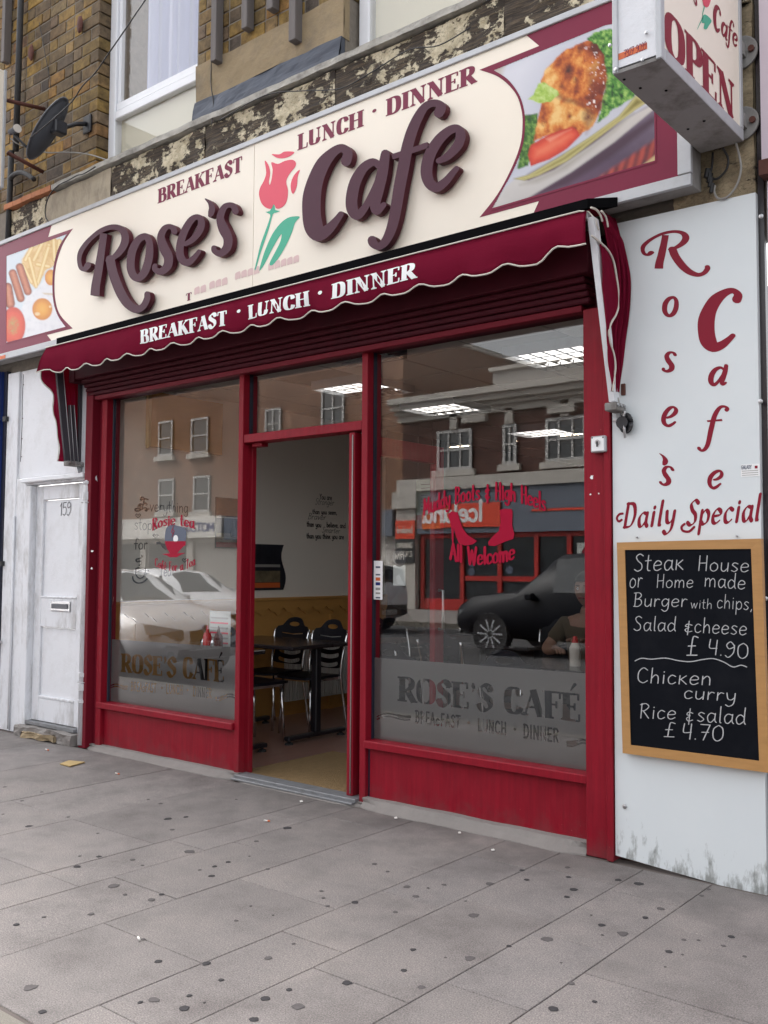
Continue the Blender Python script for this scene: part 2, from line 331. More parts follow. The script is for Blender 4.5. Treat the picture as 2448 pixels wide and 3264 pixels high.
def glassmat(name, boost, tint=(1,1,1)):
    m, n, l, o = nodes(name)
    f = n.new('ShaderNodeLayerWeight'); f.inputs[0].default_value = .5
    pw = n.new('ShaderNodeMath'); pw.operation = 'POWER'; pw.inputs[1].default_value = 5; l.new(f.outputs['Facing'], pw.inputs[0])
    k = n.new('ShaderNodeMath'); k.operation = 'MULTIPLY_ADD'; k.use_clamp = True; k.inputs[1].default_value = 1-.04*boost; k.inputs[2].default_value = .04*boost; l.new(pw.outputs[0], k.inputs[0])
    t = n.new('ShaderNodeBsdfTransparent'); t.inputs[0].default_value = (*tint, 1)
    g = n.new('ShaderNodeBsdfGlossy'); g.inputs['Roughness'].default_value = 0.0
    x = n.new('ShaderNodeMixShader'); l.new(k.outputs[0], x.inputs[0]); l.new(t.outputs[0], x.inputs[1]); l.new(g.outputs[0], x.inputs[2]); l.new(x.outputs[0], o.inputs[0])
glassmat('shop_glass', 1.9, (.95,.955,.95)); glassmat('clear_glass', 1.2, (.98,.98,.98))
def frostmat():
    m, n, l, o = nodes('frosted_film')
    d = n.new('ShaderNodeBsdfDiffuse'); d.inputs[0].default_value = (.22,.21,.21,1)
    t = n.new('ShaderNodeBsdfTranslucent'); t.inputs[0].default_value = (.36,.34,.33,1)
    x = n.new('ShaderNodeMixShader'); x.inputs[0].default_value = .5; l.new(d.outputs[0], x.inputs[1]); l.new(t.outputs[0], x.inputs[2]); l.new(x.outputs[0], o.inputs[0])
frostmat()
def emit(name, col, st):
    m, n, l, o = nodes(name)
    e = n.new('ShaderNodeEmission'); e.inputs[0].default_value = (*col, 1); e.inputs[1].default_value = st; l.new(e.outputs[0], o.inputs[0])
emit('tube_light', (1, .82, .62), 14); emit('lamp_panel', (1, .95, .88), .75)

# ------------------------------------------------------------------ building blocks
def thing(name, label, cat, loc=(0,0,0), group=None, kind=None):
    o = bpy.data.objects.new(name, None); COL.objects.link(o); o.location = loc; o.empty_display_size = .1
    if label: o['label'] = label
    if cat: o['category'] = cat
    if group: o['group'] = group
    if kind: o['kind'] = kind
    return o
def tag(o, label, cat, group=None, kind=None):
    if label: o['label'] = label
    if cat: o['category'] = cat
    if group: o['group'] = group
    if kind: o['kind'] = kind
    return o
def wloc(o):
    p = Vector(o.location)
    while o.parent: o = o.parent; p = p + Vector(o.location)
    return p
def link(name, me, mt, par=None, label=None, smooth=False, kind=None):
    """mesh data is in world coordinates; the origin goes to the middle of its foot"""
    o = bpy.data.objects.new(name, me); COL.objects.link(o)
    if mt:
        for x in (mt if isinstance(mt, (list, tuple)) else [mt]): me.materials.append(MATS[x])
    if len(me.vertices):
        xs = [v.co for v in me.vertices]
        c = Vector(((min(v.x for v in xs)+max(v.x for v in xs))/2, (min(v.y for v in xs)+max(v.y for v in xs))/2, min(v.z for v in xs)))
        me.transform(Matrix.Translation(-c)); o.location = c
    if par:
        o.location = Vector(o.location) - wloc(par); o.parent = par
    if label: o['label'] = label
    if kind: o['kind'] = kind
    if smooth:
        for f in me.polygons: f.use_smooth = True
    return o
def data(vs, fs, name='m'):
    me = bpy.data.meshes.new(name); me.from_pydata([tuple(v) for v in vs], [], fs); me.update(); return me
def bmdata(bm, name='m', recalc=True):
    if recalc: bmesh.ops.recalc_face_normals(bm, faces=bm.faces)
    me = bpy.data.meshes.new(name); bm.to_mesh(me); bm.free(); return me
def bx(bm, x0, x1, y0, y1, z0, z1, bev=0):
    vs = [bm.verts.new((x, y, z)) for x in (x0, x1) for y in (y0, y1) for z in (z0, z1)]
    fs = [bm.faces.new([vs[i] for i in q]) for q in ((0,1,3,2), (4,6,7,5), (0,4,5,1), (2,3,7,6), (0,2,6,4), (1,5,7,3))]
    if bev:
        es = list({e for f in fs for e in f.edges})
        bmesh.ops.bevel(bm, geom=es, offset=bev, segments=1, affect='EDGES')
    return vs
def box(name, x0, x1, y0, y1, z0, z1, mt, par=None, bev=0, label=None, kind=None):
    bm = bmesh.new(); bx(bm, x0, x1, y0, y1, z0, z1, bev); return link(name, bmdata(bm), mt, par, label, kind=kind)
def prism(pts, d):
    """closed polygon of 3-d points pushed by vector d"""
    n = len(pts); vs = [Vector(p) for p in pts] + [Vector(p)+Vector(d) for p in pts]
    fs = [list(range(n)), list(range(2*n-1, n-1, -1))] + [[i, (i+1) % n, n+(i+1) % n, n+i] for i in range(n)]
    return vs, fs
def prismo(name, pts, d, mt, par=None, label=None):
    vs, fs = prism(pts, d); bm = bmesh.new(); bv = [bm.verts.new(v) for v in vs]
    for f in fs: bm.faces.new([bv[i] for i in f])
    bmesh.ops.triangulate(bm, faces=[f for f in bm.faces if len(f.verts) > 4])
    return link(name, bmdata(bm), mt, par, label)
def tube_bm(bm, pts, r, seg=8, caps=True):
    pts = [Vector(p) for p in pts]; rs = r if isinstance(r, (list, tuple)) else [r]*len(pts)
    rings = []; prev = None
    for i, p in enumerate(pts):
        t = (pts[min(i+1, len(pts)-1)] - pts[max(i-1, 0)]).normalized()
        if prev is None:
            a = Vector((0, 0, 1)) if abs(t.z) < .9 else Vector((1, 0, 0)); n = t.cross(a).normalized()
        else: n = (prev - t*prev.dot(t)).normalized()
        prev = n; b = t.cross(n)
        rings.append([bm.verts.new(p + (n*cos(2*pi*k/seg) + b*sin(2*pi*k/seg))*rs[i]) for k in range(seg)])
    for i in range(len(rings)-1):
        for k in range(seg): bm.faces.new((rings[i][k], rings[i][(k+1) % seg], rings[i+1][(k+1) % seg], rings[i+1][k]))
    if caps: bm.faces.new(rings[0][::-1]); bm.faces.new(rings[-1])
def tube(name, pts, r, mt, par=None, seg=8, label=None):
    bm = bmesh.new(); tube_bm(bm, pts, r, seg); o = link(name, bmdata(bm), mt, par, label, smooth=True); return o
def cyl(name, p0, p1, r, mt, par=None, seg=16, label=None):
    bm = bmesh.new(); tube_bm(bm, [p0, p1], r, seg); return link(name, bmdata(bm), mt, par, label)
def lathe_bm(bm, c, prof, seg=16, axis='z'):
    rings = []
    for r, h in prof:
        ring = []
        for k in range(seg):
            a = 2*pi*k/seg; q = (r*cos(a), r*sin(a), h)
            if axis == 'y': q = (q[0], q[2], q[1])
            if axis == 'x': q = (q[2], q[0], q[1])
            ring.append(bm.verts.new(Vector(c)+Vector(q)))
        rings.append(ring)
    for i in range(len(rings)-1):
        for k in range(seg): bm.faces.new((rings[i][k], rings[i][(k+1) % seg], rings[i+1][(k+1) % seg], rings[i+1][k]))
    bm.faces.new(rings[0][::-1]); bm.faces.new(rings[-1])
def lathe(name, c, prof, mt, par=None, seg=16, axis='z', label=None):
    bm = bmesh.new(); lathe_bm(bm, c, prof, seg, axis); return link(name, bmdata(bm), mt, par, label, smooth=False)
def catmull(pts, k=6, closed=False):
    if len(pts) < 3: return [tuple(p) for p in pts]
    n = len(pts); out = []
    rng = range(n if closed else n-1)
    for i in rng:
        p0 = pts[(i-1) % n] if closed or i > 0 else pts[0]; p1 = pts[i]; p2 = pts[(i+1) % n]; p3 = pts[(i+2) % n] if closed or i+2 < n else pts[-1]
        for j in range(k):
            t = j/k
            out.append(tuple(.5*((2*b)+(-a+c)*t+(2*a-5*b+4*c-d)*t*t+(-a+3*b-3*c+d)*t**3) for a, b, c, d in zip(p0, p1, p2, p3)))
    if not closed: out.append(tuple(pts[-1]))
    return out

# ---- strokes and unions of flat shapes
def stroke(pts, rad, cap=True, closed=False):
    """ribbon of quads along 2-d points; rad is a number, a list, or a function of the normal"""
    n = len(pts); L = []; R = []; rr = []
    for i, p in enumerate(pts):
        a = pts[i-1] if (i > 0 or closed) else pts[0]; b = pts[(i+1) % n] if (i+1 < n or closed) else pts[-1]
        dx, dy = b[0]-a[0], b[1]-a[1]; d = hypot(dx, dy) or 1e-9; nx, ny = -dy/d, dx/d
        r = rad(nx, ny) if callable(rad) else (rad[i] if isinstance(rad, (list, tuple)) else rad)
        L.append((p[0]+nx*r, p[1]+ny*r)); R.append((p[0]-nx*r, p[1]-ny*r)); rr.append(r)
    out = []
    for i in range(n if closed else n-1):
        j = (i+1) % n; out += [[L[i], L[j], R[j]], [L[i], R[j], R[i]]]
    if cap and not closed:
        for i in (0, n-1):
            out.append([(pts[i][0]+rr[i]*cos(2*pi*k/10), pts[i][1]+rr[i]*sin(2*pi*k/10)) for k in range(10)])
    return out
def union(polys, base=None, eps=1e-5):
    """union of overlapping polygons -> (verts2d, faces); with a base polygon: the base minus the others"""
    sa = lambda p: sum(p[i-1][0]*p[i][1]-p[i][0]*p[i-1][1] for i in range(len(p)))/2
    polys = [p for p in polys if abs(sa(p)) > eps*eps]
    vs = []; es = []
    for p in ([base] if base else []) + polys:
        k = len(vs); es += [(k+i, k+(i+1) % len(p)) for i in range(len(p))]; vs += [Vector(q) for q in p]
    r = delaunay_2d_cdt(vs, es, [], 0, eps); V, T = r[0], r[2]
    if not T: return V, []
    C3 = np.array([[sum(V[i][c] for i in f)/len(f) for c in (0, 1)] for f in T]); ins = np.zeros(len(T), bool)
    def inside(p, idx):
        x, y = C3[idx, 0], C3[idx, 1]; res = np.zeros(len(idx), bool)
        for i in range(len(p)):
            (xa, ya), (xb, yb) = p[i-1][:2], p[i][:2]
            if ya == yb: continue
            res ^= ((ya > y) != (yb > y)) & (x < (xb-xa)*(y-ya)/(yb-ya)+xa)
        return res
    for p in polys:
        xs = [q[0] for q in p]; ys = [q[1] for q in p]
        idx = np.nonzero(~ins & (C3[:, 0] > min(xs)) & (C3[:, 0] < max(xs)) & (C3[:, 1] > min(ys)) & (C3[:, 1] < max(ys)))[0]
        if len(idx): ins[idx] |= inside(p, idx)
    if base: keep = inside(base, np.arange(len(T))) & ~ins
    else: keep = ins
    return V, [T[i] for i in np.nonzero(keep)[0]]
def merged(parts):
    V, Fc = [], []
    for v, f in parts: Fc += [tuple(i+len(V) for i in q) for q in f]; V += list(v)
    return V, Fc
def flat(name, V, Fc, mp, mt, par=None, depth=None, label=None, side=False):
    """map the flat union into the world with mp; depth (vector) makes it solid"""
    P = [mp(v) for v in V]
    if depth is None: return link(name, data(P, [tuple(f) for f in Fc]), mt, par, label)
    n = len(P); d = Vector(depth); cnt = {}
    for f in Fc:
        for i in range(len(f)):
            e = (f[i], f[(i+1) % len(f)]); k = (min(e), max(e)); cnt.setdefault(k, []).append(e)
    fs = [tuple(f) for f in Fc] + [tuple(i+n for i in reversed(f)) for f in Fc]
    fs += [(e[0][1], e[0][0], e[0][0]+n, e[0][1]+n) for e in cnt.values() if len(e) == 1]
    bm = bmesh.new(); bv = [bm.verts.new(p) for p in P+[p+d for p in P]]
    for f in fs:
        try: bm.faces.new([bv[i] for i in f])
        except ValueError: pass
    for v in [v for v in bm.verts if not v.link_faces]: bm.verts.remove(v)
    if side:
        bm.normal_update()
        for f in bm.faces: f.material_index = 0 if abs(f.normal.y) > .7 else 1
    return link(name, bmdata(bm), mt, par, label)

# ---- single-line alphabet (cap height 1, x height .55)
def _p(s): return [[tuple(float(c) for c in q.split(',')) for q in st.split()] for st in s.split(';')]
MONO = {
'a': (.5, '.42,.5 .2,.56 .05,.35 .1,.05 .25,0 .42,.25;.43,.55 .42,.15 .5,0'),
'b': (.5, '.08,1 .07,0;.07,.3 .25,.55 .44,.4 .42,.1 .22,-.02 .07,.12'),
'c': (.45, '.4,.48 .22,.56 .06,.36 .1,.06 .26,-.01 .42,.1'),
'd': (.52, '.42,.42 .22,.56 .05,.34 .1,.04 .25,0 .43,.2;.44,1 .43,.2 .5,0'),
'e': (.48, '.06,.28 .4,.32 .4,.48 .22,.56 .06,.36 .08,.08 .24,-.01 .43,.1'),
'f': (.36, '.38,.92 .26,1 .17,.8 .15,0;.0,.5 .33,.52'),
'g': (.5, '.42,.45 .22,.56 .05,.34 .12,.06 .28,.05 .42,.3;.43,.55 .42,-.15 .25,-.35 .06,-.22'),
'h': (.5, '.08,1 .07,0;.07,.3 .25,.55 .4,.42 .42,0'),
'i': (.2, '.1,.55 .1,0;.1,.74 .1,.77'),
'k': (.46, '.08,.55 .07,0;.38,.54 .08,.26;.14,.3 .42,0'),
'l': (.2, '.1,1 .1,.1 .16,0'),
'm': (.75, '.07,.55 .07,0;.07,.35 .22,.55 .34,.42 .35,0;.35,.35 .5,.55 .64,.42 .66,0'),
'n': (.5, '.07,.55 .07,0;.07,.33 .25,.55 .4,.42 .42,0'),
'o': (.5, '.24,.56 .06,.38 .08,.08 .26,-.01 .43,.15 .42,.42 .24,.56'),
'p': (.5, '.07,.55 .07,-.38;.07,.35 .26,.56 .44,.4 .42,.1 .24,-.01 .07,.12'),
'r': (.36, '.07,.55 .07,0;.07,.32 .2,.54 .34,.5'),
's': (.42, '.37,.5 .2,.57 .08,.44 .22,.3 .36,.15 .22,0 .05,.06'),
't': (.34, '.15,.9 .14,.1 .28,0;.0,.58 .3,.6'),
'u': (.5, '.07,.55 .08,.1 .24,0 .42,.22;.43,.55 .42,0'),
'v': (.45, '.04,.55 .22,0;.22,0 .42,.55'),
'w': (.66, '.04,.55 .18,0;.18,0 .32,.5;.32,.5 .46,0;.46,0 .6,.55'),
'y': (.48, '.05,.55 .12,.15 .28,.08 .42,.25;.43,.55 .4,-.15 .2,-.38 .04,-.28'),
'B': (.55, '.1,1 .09,0;.0,.98 .3,1 .44,.8 .28,.56 .1,.54;.1,.54 .4,.5 .48,.22 .3,.0 .02,.0'),
'C': (.6, '.52,.85 .3,1 .08,.7 .1,.2 .34,0 .56,.15'),
'D': (.6, '.1,1 .1,0;.05,1 .4,.95 .54,.5 .4,.05 .05,0'),
'E': (.5, '.45,1 .1,1;.1,1 .1,0;.1,0 .45,0;.1,.52 .38,.52'),
'F': (.48, '.45,1 .1,1;.1,1 .1,0;.1,.52 .38,.52'),
'H': (.6, '.1,1 .1,0;.5,1 .5,0;.1,.5 .5,.52'),
'M': (.7, '.06,0 .1,1;.1,1 .34,.3;.34,.3 .58,1;.58,1 .62,0'),
'R': (.58, '.1,1 .1,0;.02,.92 .3,1 .48,.8 .3,.54 .1,.5;.2,.5 .52,0'),
'S': (.52, '.46,.88 .28,1 .1,.85 .2,.6 .4,.4 .42,.12 .22,-.01 .04,.1'),
'T': (.55, '.02,1 .52,1;.27,1 .26,0'),
'W': (.8, '.04,1 .2,0;.2,0 .38,.8;.38,.8 .56,0;.56,0 .74,1'),
'Y': (.55, '.04,1 .27,.5;.5,1 .27,.5;.27,.5 .27,0'),
'I': (.2, '.1,1 .1,0'), 'A': (.6, '.04,0 .3,1;.3,1 .56,0;.14,.34 .46,.34'),
'G': (.62, '.52,.85 .3,1 .08,.7 .1,.2 .34,0 .54,.12;.54,.12 .54,.45;.54,.45 .34,.45'),
'L': (.48, '.1,1 .1,0;.1,0 .44,0'), 'N': (.62, '.1,0 .1,1;.1,1 .52,0;.52,0 .52,1'), 'O': (.66, '.33,1 .08,.75 .08,.25 .33,0 .58,.25 .58,.75 .33,1'),
'P': (.54, '.1,1 .1,0;.1,1 .38,.98 .48,.76 .36,.52 .1,.5'), 'U': (.6, '.08,1 .08,.3 .3,0 .52,.3 .52,1'), 'V': (.55, '.04,1 .27,0;.27,0 .5,1'),
'X': (.55, '.04,1 .5,0;.5,1 .04,0'), 'Z': (.55, '.06,1 .48,1;.48,1 .06,0;.06,0 .5,0'),
'0': (.56, '.28,1 .06,.75 .08,.2 .28,0 .5,.25 .48,.8 .28,1'), '1': (.3, '.04,.75 .2,1;.2,1 .16,0'),
'2': (.5, '.05,.8 .24,1 .44,.8 .3,.4 .05,.02;.05,.02 .46,.02'),
'4': (.5, '.1,1 .08,.45 .3,.42;.3,.42 .46,.46;.44,1 .42,0'), '5': (.48, '.42,1 .1,.98;.1,.98 .08,.6;.08,.6 .34,.62 .42,.3 .26,0 .04,.1'),
'6': (.5, '.4,.98 .12,.6 .1,.15 .28,0 .44,.2 .34,.48 .12,.4'), '8': (.5, '.25,.52 .08,.75 .25,1 .42,.76 .25,.52 .06,.24 .25,0 .45,.24 .25,.52'),
'7': (.5, '.02,1 .46,1;.46,1 .2,0;.1,.5 .42,.52'), '9': (.5, '.44,.75 .24,1 .06,.75 .2,.52 .44,.7;.44,.8 .42,.3 .2,-.05 .04,.05'),
'\u00a3': (.5, '.45,.95 .25,1 .2,.6 .18,.05;.02,.02 .46,.04;.05,.5 .36,.52'),
'&': (.5, '.44,.55 .2,.62 .1,.45 .3,.38 .1,.2 .22,.02 .46,.1;.27,.85 .25,-.2'),
'+': (.5, '.25,.8 .25,.2;.05,.5 .45,.5'),
'.': (.2, '.1,.02 .1,.05'), ',': (.2, '.12,.06 .06,-.12'), "'": (.2, '.12,1 .06,.78'), '-': (.4, '.05,.35 .35,.35'), ' ': (.38, ''),
'\u00e9': (.48, '.06,.28 .4,.32 .4,.48 .22,.56 .06,.36 .08,.08 .24,-.01 .43,.1;.2,.7 .34,.88'),
}
def glyph_mono(ch, pen, k=4):
    w, s = MONO.get(ch, MONO['o']); out = []
    if s:
        for st in _p(s): out += stroke(catmull(st, k) if len(st) > 2 else st, pen)
    return w, out
# ---- bold serif capitals drawn with a flat nib
SW, ST = .125, .036
SER = {
'A': (.74, 't .08,.02 .37,.98;v .37,.98 .64,.02;t .18,.33 .52,.33;s .08,.02;s .64,.02'),
'B': (.70, 'V .17;c .17,.97 .38,.97 .51,.86 .5,.64 .36,.54 .17,.53;c .17,.53 .42,.52 .57,.40 .57,.15 .42,.03 .17,.03'),
'C': (.70, 'c .60,.70 .53,.90 .36,.97 .19,.84 .14,.5 .19,.16 .36,.03 .53,.10 .61,.28;t .6,.68 .6,.97;t .61,.05 .61,.28'),
'D': (.76, 'V .17;c .17,.97 .40,.97 .58,.82 .62,.5 .58,.18 .40,.03 .17,.03'),
'E': (.66, 'V .17;t .17,.97 .57,.97;t .17,.52 .44,.52;t .17,.03 .59,.03;t .57,.99 .57,.76;t .59,.01 .6,.27;t .45,.65 .45,.39'),
'F': (.62, 'V .17;t .17,.97 .57,.97;t .17,.52 .44,.52;t .57,.99 .57,.74;t .45,.65 .45,.39'),
'H': (.82, 'V .17;V .65;t .17,.52 .65,.52'),
'I': (.38, 'V .19'),
'K': (.76, 'V .17;t .22,.44 .60,.97;v .34,.60 .64,.02;s .62,.98;s .66,.02'),
'L': (.62, 'V .17;t .17,.03 .56,.03;t .56,.01 .58,.30'),
'N': (.82, 't .15,.02 .15,.98;v .17,.96 .64,.03;t .66,0 .66,.98;s .13,.98;s .15,.02;s .66,.98'),
'O': (.78, 'o .39,.97 .18,.84 .13,.5 .18,.16 .39,.03 .60,.16 .65,.5 .60,.84'),
'P': (.66, 'V .17;c .17,.97 .40,.97 .56,.84 .56,.6 .40,.46 .17,.45'),
'R': (.74, 'V .17;c .17,.97 .38,.97 .54,.85 .53,.62 .38,.50 .17,.49;v .36,.50 .64,.02;s .66,.02'),
'S': (.60, 'x .50,.74 .44,.90 .29,.96 .15,.86 .15,.68 .30,.54 .46,.40 .48,.18 .34,.04 .18,.08 .09,.26;t .50,.72 .51,.96;t .08,.04 .09,.28'),
'T': (.66, 'V .33;t .06,.97 .60,.97;t .06,.99 .05,.74;t .60,.99 .61,.74'),
'U': (.80, 'v .17,.98 .17,.35;c .17,.36 .21,.12 .38,.04 .55,.12 .62,.36;t .62,.34 .62,.98;s .17,.98;s .62,.98'),
' ': (.36, ''),
}
def glyph_ser(ch):
    if ch == '\u2022': return .5, [[(.25+.11*cos(2*pi*k/16), .45+.13*sin(2*pi*k/16)) for k in range(16)]]
    if ch == "'": return .26, stroke([(.13, .97), (.13, .9), (.16, .8), (.10, .66)], [.05, .075, .05, .012])
    if ch == '\u00c9':
        w, o = glyph_ser('E'); return w, o + stroke([(.32, 1.1), (.46, 1.32)], [.02, .06])
    w, s = SER[ch]; out = []
    nib = lambda nx, ny: hypot(SW*abs(nx), ST)
    def serif(x, y, hw=.16):
        yy = ST if y < .5 else 1-ST; sg = 1 if y < .5 else -1
        return [[(x-hw, yy-ST), (x+hw, yy-ST), (x+hw, yy+ST), (x-hw, yy+ST)], [(x-.10, yy), (x+.10, yy), (x+.06, yy+sg*.09), (x-.06, yy+sg*.09)]]
    for st in s.split(';'):
        if not st: continue
        k, *r = st.split(); P = [tuple(float(c) for c in q.split(',')) for q in r] if k != 'V' else None
        if k == 'V':
            x = float(r[0]); out += [[(x-SW, .0), (x+SW, .0), (x+SW, 1), (x-SW, 1)]] + serif(x, 0, .19) + serif(x, 1, .19)
        elif k == 'v': out += stroke(P, SW*.98, cap=False)
        elif k == 't': out += stroke(P, ST, cap=False)
        elif k == 's': out += serif(*P[0], hw=.13)
        elif k == 'c': out += stroke(catmull(P, 4), nib, cap=False)
        elif k == 'x': out += stroke(catmull(P, 4), lambda nx, ny: hypot(SW*.95*abs(nx*.75+ny*.66), .045), cap=False)
        elif k == 'o': out += stroke(catmull(P, 4, True), nib, closed=True)
    return w, out
def layout(txt, glyph, track=.0, slant=0, groups=False):
    x = 0; out = []
    for ch in txt:
        w, ps = glyph(ch); ps = [[(q[0]+x+slant*q[1], q[1]) for q in p] for p in ps]; x += w+track
        if groups: out.append(ps)
        else: out += ps
    return x-track, out
def along(base, upv, total, hh):
    """(x,y) of a laid out text -> world, along a polyline of baseline points"""
    ds = [0]
    for a, b in zip(base, base[1:]): ds.append(ds[-1]+(b-a).length)
    L = ds[-1]
    def f(p):
        s = p[0]/total*L
        i = 0
        while i < len(base)-2 and s > ds[i+1]: i += 1
        t = (s-ds[i])/(ds[i+1]-ds[i]); b = base[i].lerp(base[i+1], t)
        return b + upv*(p[1]*hh)
    return f
def writing(name, txt, base, hh, mt, par, glyph, track=.0, slant=0, depth=None, upv=Vector((0,0,1)), label=None):
    tot, gs = layout(txt, glyph, track, slant, True)
    if len(base) > 2:
        base = [Vector(b) for b in catmull([tuple(b) for b in base], 5)]
    V, Fc = merged([union(ps, eps=1e-4) for ps in gs if ps])
    return flat(name, V, Fc, along(base, upv, tot, hh), mt, par, depth, label)
def crop(u0, v0, s): return lambda x, y: (u0+x*s, v0+y*s)
def mono(r): return lambda ch: glyph_mono(ch, r)
def nibpen(w, ang, t):
    d = (cos(radians(ang)), sin(radians(ang)))
    return lambda ch: glyph_mono(ch, lambda nx, ny: hypot(w*abs(nx*d[0]+ny*d[1]), t), 5)
def poly(name, pts, cr, pl, mt, par, smooth=0, label=None, depth=None):
    """a flat outline read off a plane"""
    P = catmull(pts, smooth, True) if smooth else pts
    V, Fc = union([P], eps=1e-4)
    return flat(name, V, Fc, lambda v: pl(*cr(v[0], v[1])), mt, par, depth, label)
# ================================================================== THE SETTING
def sheet(name, x0, x1, y0, y1, z, mt):
    o = link(name, data([(x0,y0,z),(x1,y0,z),(x1,y1,z),(x0,y1,z)], [(0,1,2,3)]), mt); o['kind'] = 'structure'; return o
sheet('ground', -220, 220, -220, 220, -.16, 'asphalt')
sheet('road', -60, 60, -14.8, -2.76, -.12, 'asphalt')
pav = box('pavement', -40, 30, -2.62, .02, -.15, -.004, 'joint_sand'); pav['kind'] = 'structure'
edges = [-6.6, -5.9, -5.2, -4.5, -3.85, -3.2, -2.55, -1.85, -1.07, -.45, .25, .52, .95, 1.52, 1.83, 2.24, 2.55, 3.15, 3.8, 4.5, 5.2]
cross = {8: [-1.24, -1.83], 9: [-1.24, -1.83], 10: [-.49, -1.15, -1.83], 11: [-.32, -.97, -1.66], 12: [-.735, -1.33, -2.005], 13: [-.40, -1.05, -1.63, -2.41], 14: [-.35, -.905, -1.79], 15: [-.42, -1.03, -1.60, -2.2], 16: [-.66, -1.24, -1.9], 17: [-.35, -.95, -1.6, -2.2]}
rnd = random.Random(3)
for i in range(len(edges)-1):
    ys = sorted(cross.get(i, [-.4-.55*rnd.random()-.62*k for k in range(3)]), reverse=True)
    ys = [-.075] + ys + [-2.605]
    for a, b in zip(ys, ys[1:]):
        g = .0018; dz = rnd.uniform(-.0007, .0007); tx = rnd.uniform(-.0003, .0003)
        bm = bmesh.new(); vs = bx(bm, edges[i]+g, edges[i+1]-g, b+g, a-g, -.05, dz, .0018)
        for v in bm.verts:
            if v.co.z > -.02: v.co.z += tx*(v.co.x-edges[i])*4
        link('paving_slab', bmdata(bm), 'paving', pav)
# gum trodden into the slabs: irregular thin discs, some read off the photograph
spots = [(130,1150,34),(185,1255,22),(490,710,28),(395,832,17),(655,770,18),(697,748,14),(665,1203,28),(605,1215,15),(795,1240,26),(817,1185,15),(955,1117,15),(890,1047,24),(685,1037,20),(1160,1022,20),(1145,1198,26),(1250,1160,16),(1290,1232,34),(1098,1288,24),(1500,1130,26),(915,668,18),(927,627,15),(985,608,14),(863,642,11),(820,563,26),(573,598,14),(333,627,18),(428,584,15),(725,421,22),(803,413,14),(743,468,13),(693,355,11),(640,337,9),(1240,461,24),(1107,518,13),(1020,337,8),(1157,638,11),(1388,733,12),(1397,763,10),(1415,798,12),(1533,782,18),(1618,616,14),(1020,861,11),(1083,798,8),(1268,961,9),(615,622,9),(540,748,12),(190,845,11),(70,878,16),(125,453,18),(95,343,10),(12,401,8),(180,305,8),(295,413,9),(345,582,9),(620,942,13),(882,1215,8),(1180,838,7),(1078,583,7),(422,484,9),(20,283,10)]
spots = [(x*.7378, 2300+y*.7378, r*.7378) for x, y, r in spots] + [(1224+x*.7378, 2500+y*.7378, r*.7378) for x, y, r in [(98,444,20),(138,485,17),(387,568,30),(370,753,28),(162,878,21),(87,805,16),(50,553,13),(705,670,30),(730,971,26),(808,861,18),(540,700,14),(596,372,14),(617,413,14),(797,402,14),(820,455,20),(790,487,15),(792,360,15),(940,609,19),(1031,646,28),(943,652,8),(1013,414,18),(1195,538,20),(1128,577,16),(1402,454,13),(1372,482,12),(1500,660,17),(1467,699,12),(1558,745,11),(1295,673,13),(1358,675,11),(1232,724,18),(1289,737,9),(455,430,22),(260,435,12),(190,449,8),(15,378,10),(352,506,8),(765,772,7),(895,566,6),(1215,790,7),(910,940,14),(1100,430,24),(265,750,7),(125,716,16)]]
for u, v, r in spots:
    c = atz(u, v, 0.0); e = atz(u+r*.72, v, 0.0); R = (e-c).length*1.3
    bm = bmesh.new(); n = 20; ph = rnd.uniform(0, 9)
    f = lambda k: R*(.92+.30*noise.noise(Vector((cos(2*pi*k/n)*1.1+ph, sin(2*pi*k/n)*1.1, ph))) + .16*noise.noise(Vector((cos(2*pi*k/n)*3+ph, sin(2*pi*k/n)*3, ph))))
    ring = [(c.x+cos(2*pi*k/n)*f(k), c.y+sin(2*pi*k/n)*f(k)) for k in range(n)]
    top = bm.verts.new((c.x, c.y, .0026)); vs = [bm.verts.new((c.x+(x-c.x)*.85, c.y+(y-c.y)*.85, .0024)) for x, y in ring]; lo = [bm.verts.new((x, y, .0009)) for x, y in ring]
    for k in range(n): bm.faces.new((vs[k], vs[(k+1) % n], top)); bm.faces.new((lo[k], lo[(k+1) % n], vs[(k+1) % n], vs[k]))
    link('gum_stain', bmdata(bm), 'gum' if r > 10 and rnd.random() < .6 else 'gum_faint', pav)
k = box('kerb', -40, 30, -2.76, -2.622, -.15, .0, 'kerb_stone'); k['kind'] = 'structure'
fp = box('far_pavement', -60, 40, -21.2, -14.9, -.15, -.005, 'cement'); fp['kind'] = 'structure'
k = box('far_kerb', -60, 40, -14.898, -14.75, -.15, .0, 'kerb_stone'); k['kind'] = 'structure'

# ---- the building over the shop
B = thing('brick_building', 'yellow stock brick building with peeling timber fascia above the cafe', 'building', (0, .3, 0))
def lbox(name, *a, **k): return box(name, *a, par=B, **k)
lbox('wall', -8.0, -2.265, .0065, .6, 2.96, 9.0, mt='mortar'); lbox('wall', -1.055, .335, .0065, .6, 4.3, 9.0, mt='mortar'); lbox('wall', 1.95, 4.5, .0065, .6, 2.96, 9.0, mt='mortar')
lbox('wall', -2.265, -1.055, .2, .6, 6.75, 9.0, mt='mortar'); lbox('wall', .335, 1.95, .2, .6, 6.75, 9.0, mt='mortar')
lbox('wall', -2.265, 1.95, .0065, .6, 2.96, 4.3, mt='mortar')
